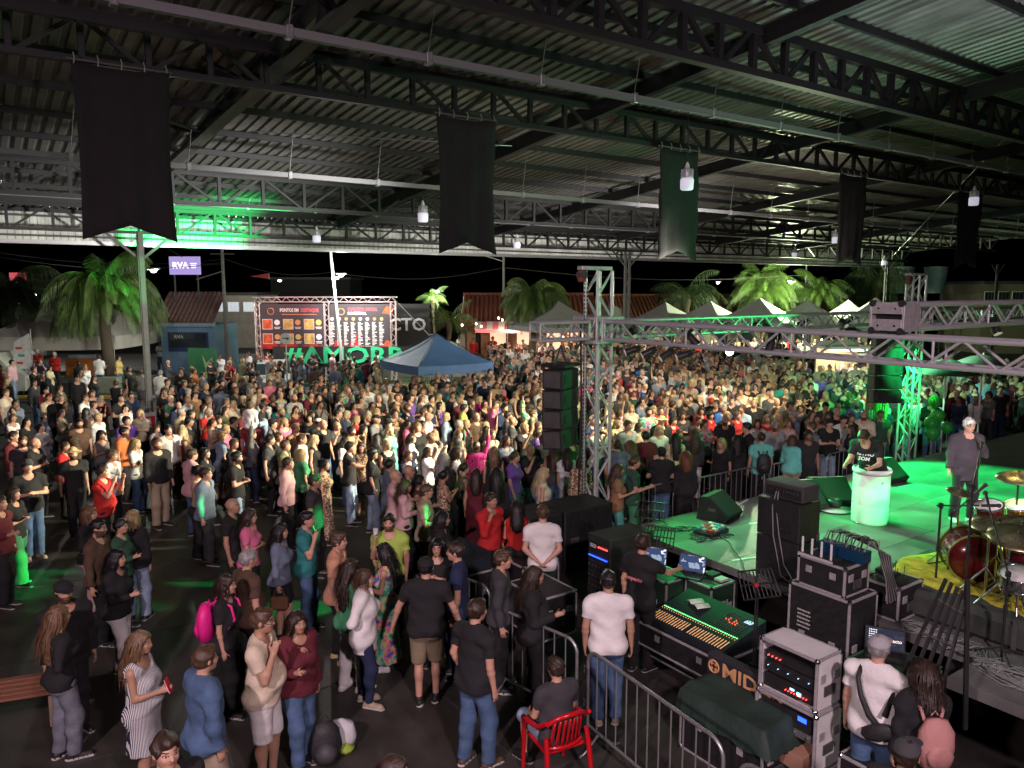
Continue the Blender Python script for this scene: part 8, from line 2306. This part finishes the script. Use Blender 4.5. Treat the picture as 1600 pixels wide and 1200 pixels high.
# ---- build
ntri = 0
CROWD = 'people in the concert crowd'
for k, e in enumerate(single_set):
    d = (e['p']-Vector((0, 0, HC))).length; sp = e['sp']; acc = sp.get('acc')
    if e['cls'] == 'near':
        h = .014 if d < 11 else (.0165 if d < 15 else .021); e['o'] = build_person(sp, e['p'], e['f'], h, e['lab'], False, k, CROWD if 'stage' not in e['lab'] else None)
    elif d < 23: e['o'] = build_person(sp, e['p'], e['f'], .024, e['lab'], False, k % 3, CROWD)
    else: e['o'] = build_person(sp, e['p'], e['f'], .031, e['lab'], True, k % 2, CROWD)
    if e['cls'] == 'fill': q_ = rng.uniform(.93, 1.06); e['o'].scale = (q_*rng.uniform(.96, 1.1), q_*rng.uniform(.96, 1.1), q_)
    elif e['cls'] == 'near' and e['p'].z < .1: e['o'].scale = (1.02, 1.02, 1)
# seated man on the red chair
sp = parse('0 0 B sit m s:dbrown t:charcoal s:ldenim legs=sit belly=1.12 shoe=black')[3]; sp['tone'] = 'fair'
pm = G(870, 1030, 1.30)
man = build_person(sp, (pm.x, pm.y, 0), -28, .014, 'seated person in grey polo shirt on the red plastic chair', False, 5, CROWD)
ch_ = chair('red plastic armchair under the seated person', (pm.x, pm.y, 0), R(28)); ch_.location = Vector((pm.x, pm.y, 0))-Vector((math.sin(R(-28)), math.cos(R(-28)), 0))*(-.02)
# child on the shoulders
car_ = [e for e in specs if 'carrying a child' in (e['lab'] or '')][0]
sp = parse('0 0 B dn m s:brown l:white j:ldenim legs=sit')[3]; sp['h'] = 1.25; sp['tone'] = 'fair'
pk = car_['p']+Vector((0, 0, 0)); kid = build_person(sp, (pk.x, pk.y-.05, car_['sp']['h']-.75), 10, .018, 'child in white top sitting on the shoulders of the maroon t-shirt', False, 3, None)
# ---- the far crowd as one mass
PAL = {}; mats_ = []
def mi_of(m):
    if m.name not in PAL: PAL[m.name] = len(mats_); mats_.append(m)
    return PAL[m.name]
VV, QQ, MM, AA = [], [], [], []; off = 0
for k, e in enumerate(rest):
    sp = e['sp']; far = e['p'].y > 38
    if sp['hair'] not in ('s', 'l', 'm', 'b', 'c', 'p', 'x'): sp['hair'] = 's'
    if sp.get('lean'): continue
    res, hd, arms, U, mc = person_meshes({kk: vv for kk, vv in sp.items()}, .05 if far else .040, True, 0)
    V, Q, mi, at = res['all']; a = -R(e['f']); c, s_ = math.cos(a), math.sin(a)
    W_ = V @ np.array([[c, s_, 0], [-s_, c, 0], [0, 0, 1]], np.float32)*(1+(((k*37) % 9)-4)*.009)+np.array([e['p'].x, e['p'].y, e['p'].z], np.float32)
    lut = np.array([mi_of(skin(sp.get('tone', 'fair'))), mi_of(hairm(sp['hairc'])), mi_of(cloth(sp['topc'])), mi_of(cloth(sp['botc'])), mi_of(mat('shoe_black')), mi_of(cloth(sp.get('hatc', 'black')))])
    VV.append(W_); QQ.append(Q+off); MM.append(lut[mi]); AA.append(at); off += len(V)
if VV:
    me = arrays_to_mesh('far_crowd', np.concatenate(VV), np.concatenate(QQ), np.concatenate(MM), np.concatenate(AA))
    for m in mats_: me.materials.append(m)
    o = bpy.data.objects.new('crowd', me); link(o); setp(o, 'packed mass of concert-goers filling the far square under the roof', 'crowd', None, 'stuff')
print('individuals', len(single_set), 'rest', len(rest), 'last dist', single_set[-1]['p'].length, 'far polys', sum(len(q) for q in QQ))
# ---- things they hold
def hand_of(e, side):
    S, E, Wp, u, f_ = PCACHE_ARMS(e)[side]; o = e['o']; M_ = Matrix.Translation(o.location) @ Matrix.Rotation(o.rotation_euler.z, 4, 'Z')
    return M_ @ Vector(Wp+f_*.10), (M_.to_3x3() @ Vector(f_)), M_
def PCACHE_ARMS(e):
    k = single_set.index(e); d = (e['p']-Vector((0, 0, HC))).length; h = .014 if d < 11 else (.0165 if d < 15 else .021)
    return person_meshes(e['sp'], h, False, k)[2]
def phone(label, p, d, col):
    t = thing('phone', label, 'phone', p); z = Vector((0, 0, 1)); x = d.cross(z).normalized()
    bb = MB(); bb.bbox((0, 0, 0), (.075, .012, .155), .004); o = bb.build('case', col, t); o.matrix_basis = basis(x, d.normalized(), x.cross(d.normalized()), (0, 0, .03))
    bb = MB(); bb.box((0, -.0075, 0), (.068, .002, .145)); s2 = bb.build('screen', glow('phone_screen', (.5, .6, .8), .5), o)
    return t
for e in single_set:
    a = e['sp'].get('acc')
    if not a: continue
    p, f_, M_ = hand_of(e, 1)
    if a == 'redphone': phone('red phone held by the person in the striped dress', p, f_, mat('phone_red', (.6, .01, .04), .3, 0, 0))
    elif a == 'phone': phone('phone held by the person in the beige tank top', p, f_, BLKPL)
    elif a == 'phoneup': phone('phone raised by the person in the red t-shirt', p+Vector((0, 0, .05)), f_, BLKPL)
    elif a == 'cup': cup('plastic cup held by the blond person in white', p-Vector((0, 0, .05)))
    elif a == 'cupface': cup('plastic cup the person in lime drinks from', p-Vector((0, 0, .02)))
    elif a == 'mic':
        p, f_, M_ = hand_of(e, -1); mf['label'] = 'handheld microphone held at the mouth of the singer'; d = Vector((f_.x*.3, f_.y*.3+.2, 1)).normalized()
        mf.location = p; bb = MB(); bb.cyl(-d*.13, d*.02, .014, 10, .02); bb.build('handle', BLKPL, mf); bb = MB(); bb.lathe([(.0001, -.03), (.022, -.02), (.028, 0), (.022, .02), (.0001, .03)], d*.045, 14); bb.build('grille_ball', STEEL_BM, mf)
    elif a in ('pinkbag', 'pinkpack', 'blackbag', 'backpack'):
        colr = {'pinkbag': mat('bag_pink', (.85, .02, .28), .5, 0, .1), 'pinkpack': mat('bag_dusty_pink', (.50, .24, .22), .7, 0, .12, 4, .3, 20), 'blackbag': mat('bag_black'), 'backpack': mat('bag_olive', (.10, .11, .06), .7)}[a]
        t = thing('backpack', {'pinkbag': 'bright pink backpack worn in the left foreground', 'pinkpack': 'dusty pink backpack on the black jacket at lower right', 'blackbag': 'black backpack on the mint t-shirt', 'backpack': 'olive backpack worn under the palm'}[a], 'backpack', e['o'].location, e['o'].rotation_euler.z)
        bb = MB(); bb.lathe([(.0001, -.24), (.13, -.22), (.16, -.05), (.15, .10), (.09, .20), (.0001, .22)], (0, 0, 0), 18); o = bb.build('bag_body', colr, t, (0, -.245, 1.18)); o.scale = (1, .62, 1)
        bb = MB(); bb.lathe([(.0001, -.1), (.10, -.09), (.12, 0), (.08, .08), (.0001, .09)], (0, 0, 0), 14); o = bb.build('front_pocket', colr, t, (0, -.32, 1.10)); o.scale = (1, .5, 1)
        for q in (-1, 1): bb = MB(); bb.tube([(q*.07, -.17, 1.33), (q*.095, -.155, 1.42), (q*.105, -.03, 1.475), (q*.11, .10, 1.40), (q*.12, .14, 1.25), (q*.14, .02, 1.08)], .016, 6); bb.build('shoulder_strap', colr, t)
        bb = MB(); bb.tube([(-.03, -.2, 1.40), (0, -.2, 1.44), (.03, -.2, 1.40)], .008, 6); bb.build('carry_loop', colr, t)
    elif a == 'slingbag':
        t = thing('sling_bag', 'black sling bag across the white t-shirt', 'bag', e['o'].location, e['o'].rotation_euler.z)
        pts = [(-.10, .06, 1.54), (-.12, -.07, 1.55), (-.11, -.17, 1.48), (-.06, -.215, 1.34), (.03, -.23, 1.18), (.13, -.20, 1.06)]
        bb = MB(); bb.tube(pts, [.02, .022, .022, .024, .03, .03], 6); bb.build('strap', mat('bag_black'), t)
        bb = MB(); bb.lathe([(.0001, -.17), (.06, -.13), (.085, 0), (.07, .10), (.0001, .17)], (0, 0, 0), 14, M=Matrix.Rotation(R(62), 3, 'Y')); o = bb.build('bag_body', mat('bag_black'), t, (.12, -.25, 1.06)); o.scale = (1, .6, 1)
    elif a == 'brownbag':
        p, f_, M_ = hand_of(e, 1); t = thing('handbag', 'brown handbag held by the person in the denim shirt', 'bag', p-Vector((0, 0, .16))); bb = MB(); bb.bbox((0, 0, 0), (.26, .1, .2), .03); bb.build('bag_body', mat('brown_leather', (.2, .10, .05), .5), t); bb = MB(); bb.tube([(-.08, 0, .1), (-.05, 0, .2), (.05, 0, .2), (.08, 0, .1)], .008, 6); bb.build('handle', mat('brown_leather'), t)
    elif a in ('printback', 'printfront'):
        sgn = -1 if a == 'printback' else 1
        pr_ = bpy.data.objects.new('shirt_print', None)
        m_ = glow('dummy', (1, 1, 1), 0) if False else mat('print_pink' if sgn < 0 else 'print_white', (.75, .25, .28), .7, 0, 0)
        zz = 1.32 if sgn < 0 else 1.30
        Ml = basis((-sgn, 0, 0), (0, 0, 1), (0, sgn, 0), (0, sgn*.155, zz))
        if sgn > 0: Ml = basis((-1, 0, 0), (0, -.6, .8), (0, .8, .6), (0, .36, 1.20))
        text_mesh('mpacto' if sgn < 0 else 'RITMO\nSOM', .075 if sgn < 0 else .09, 'shirt_lettering', m_, e['o'], Ml, .004, 'CENTER', .002)
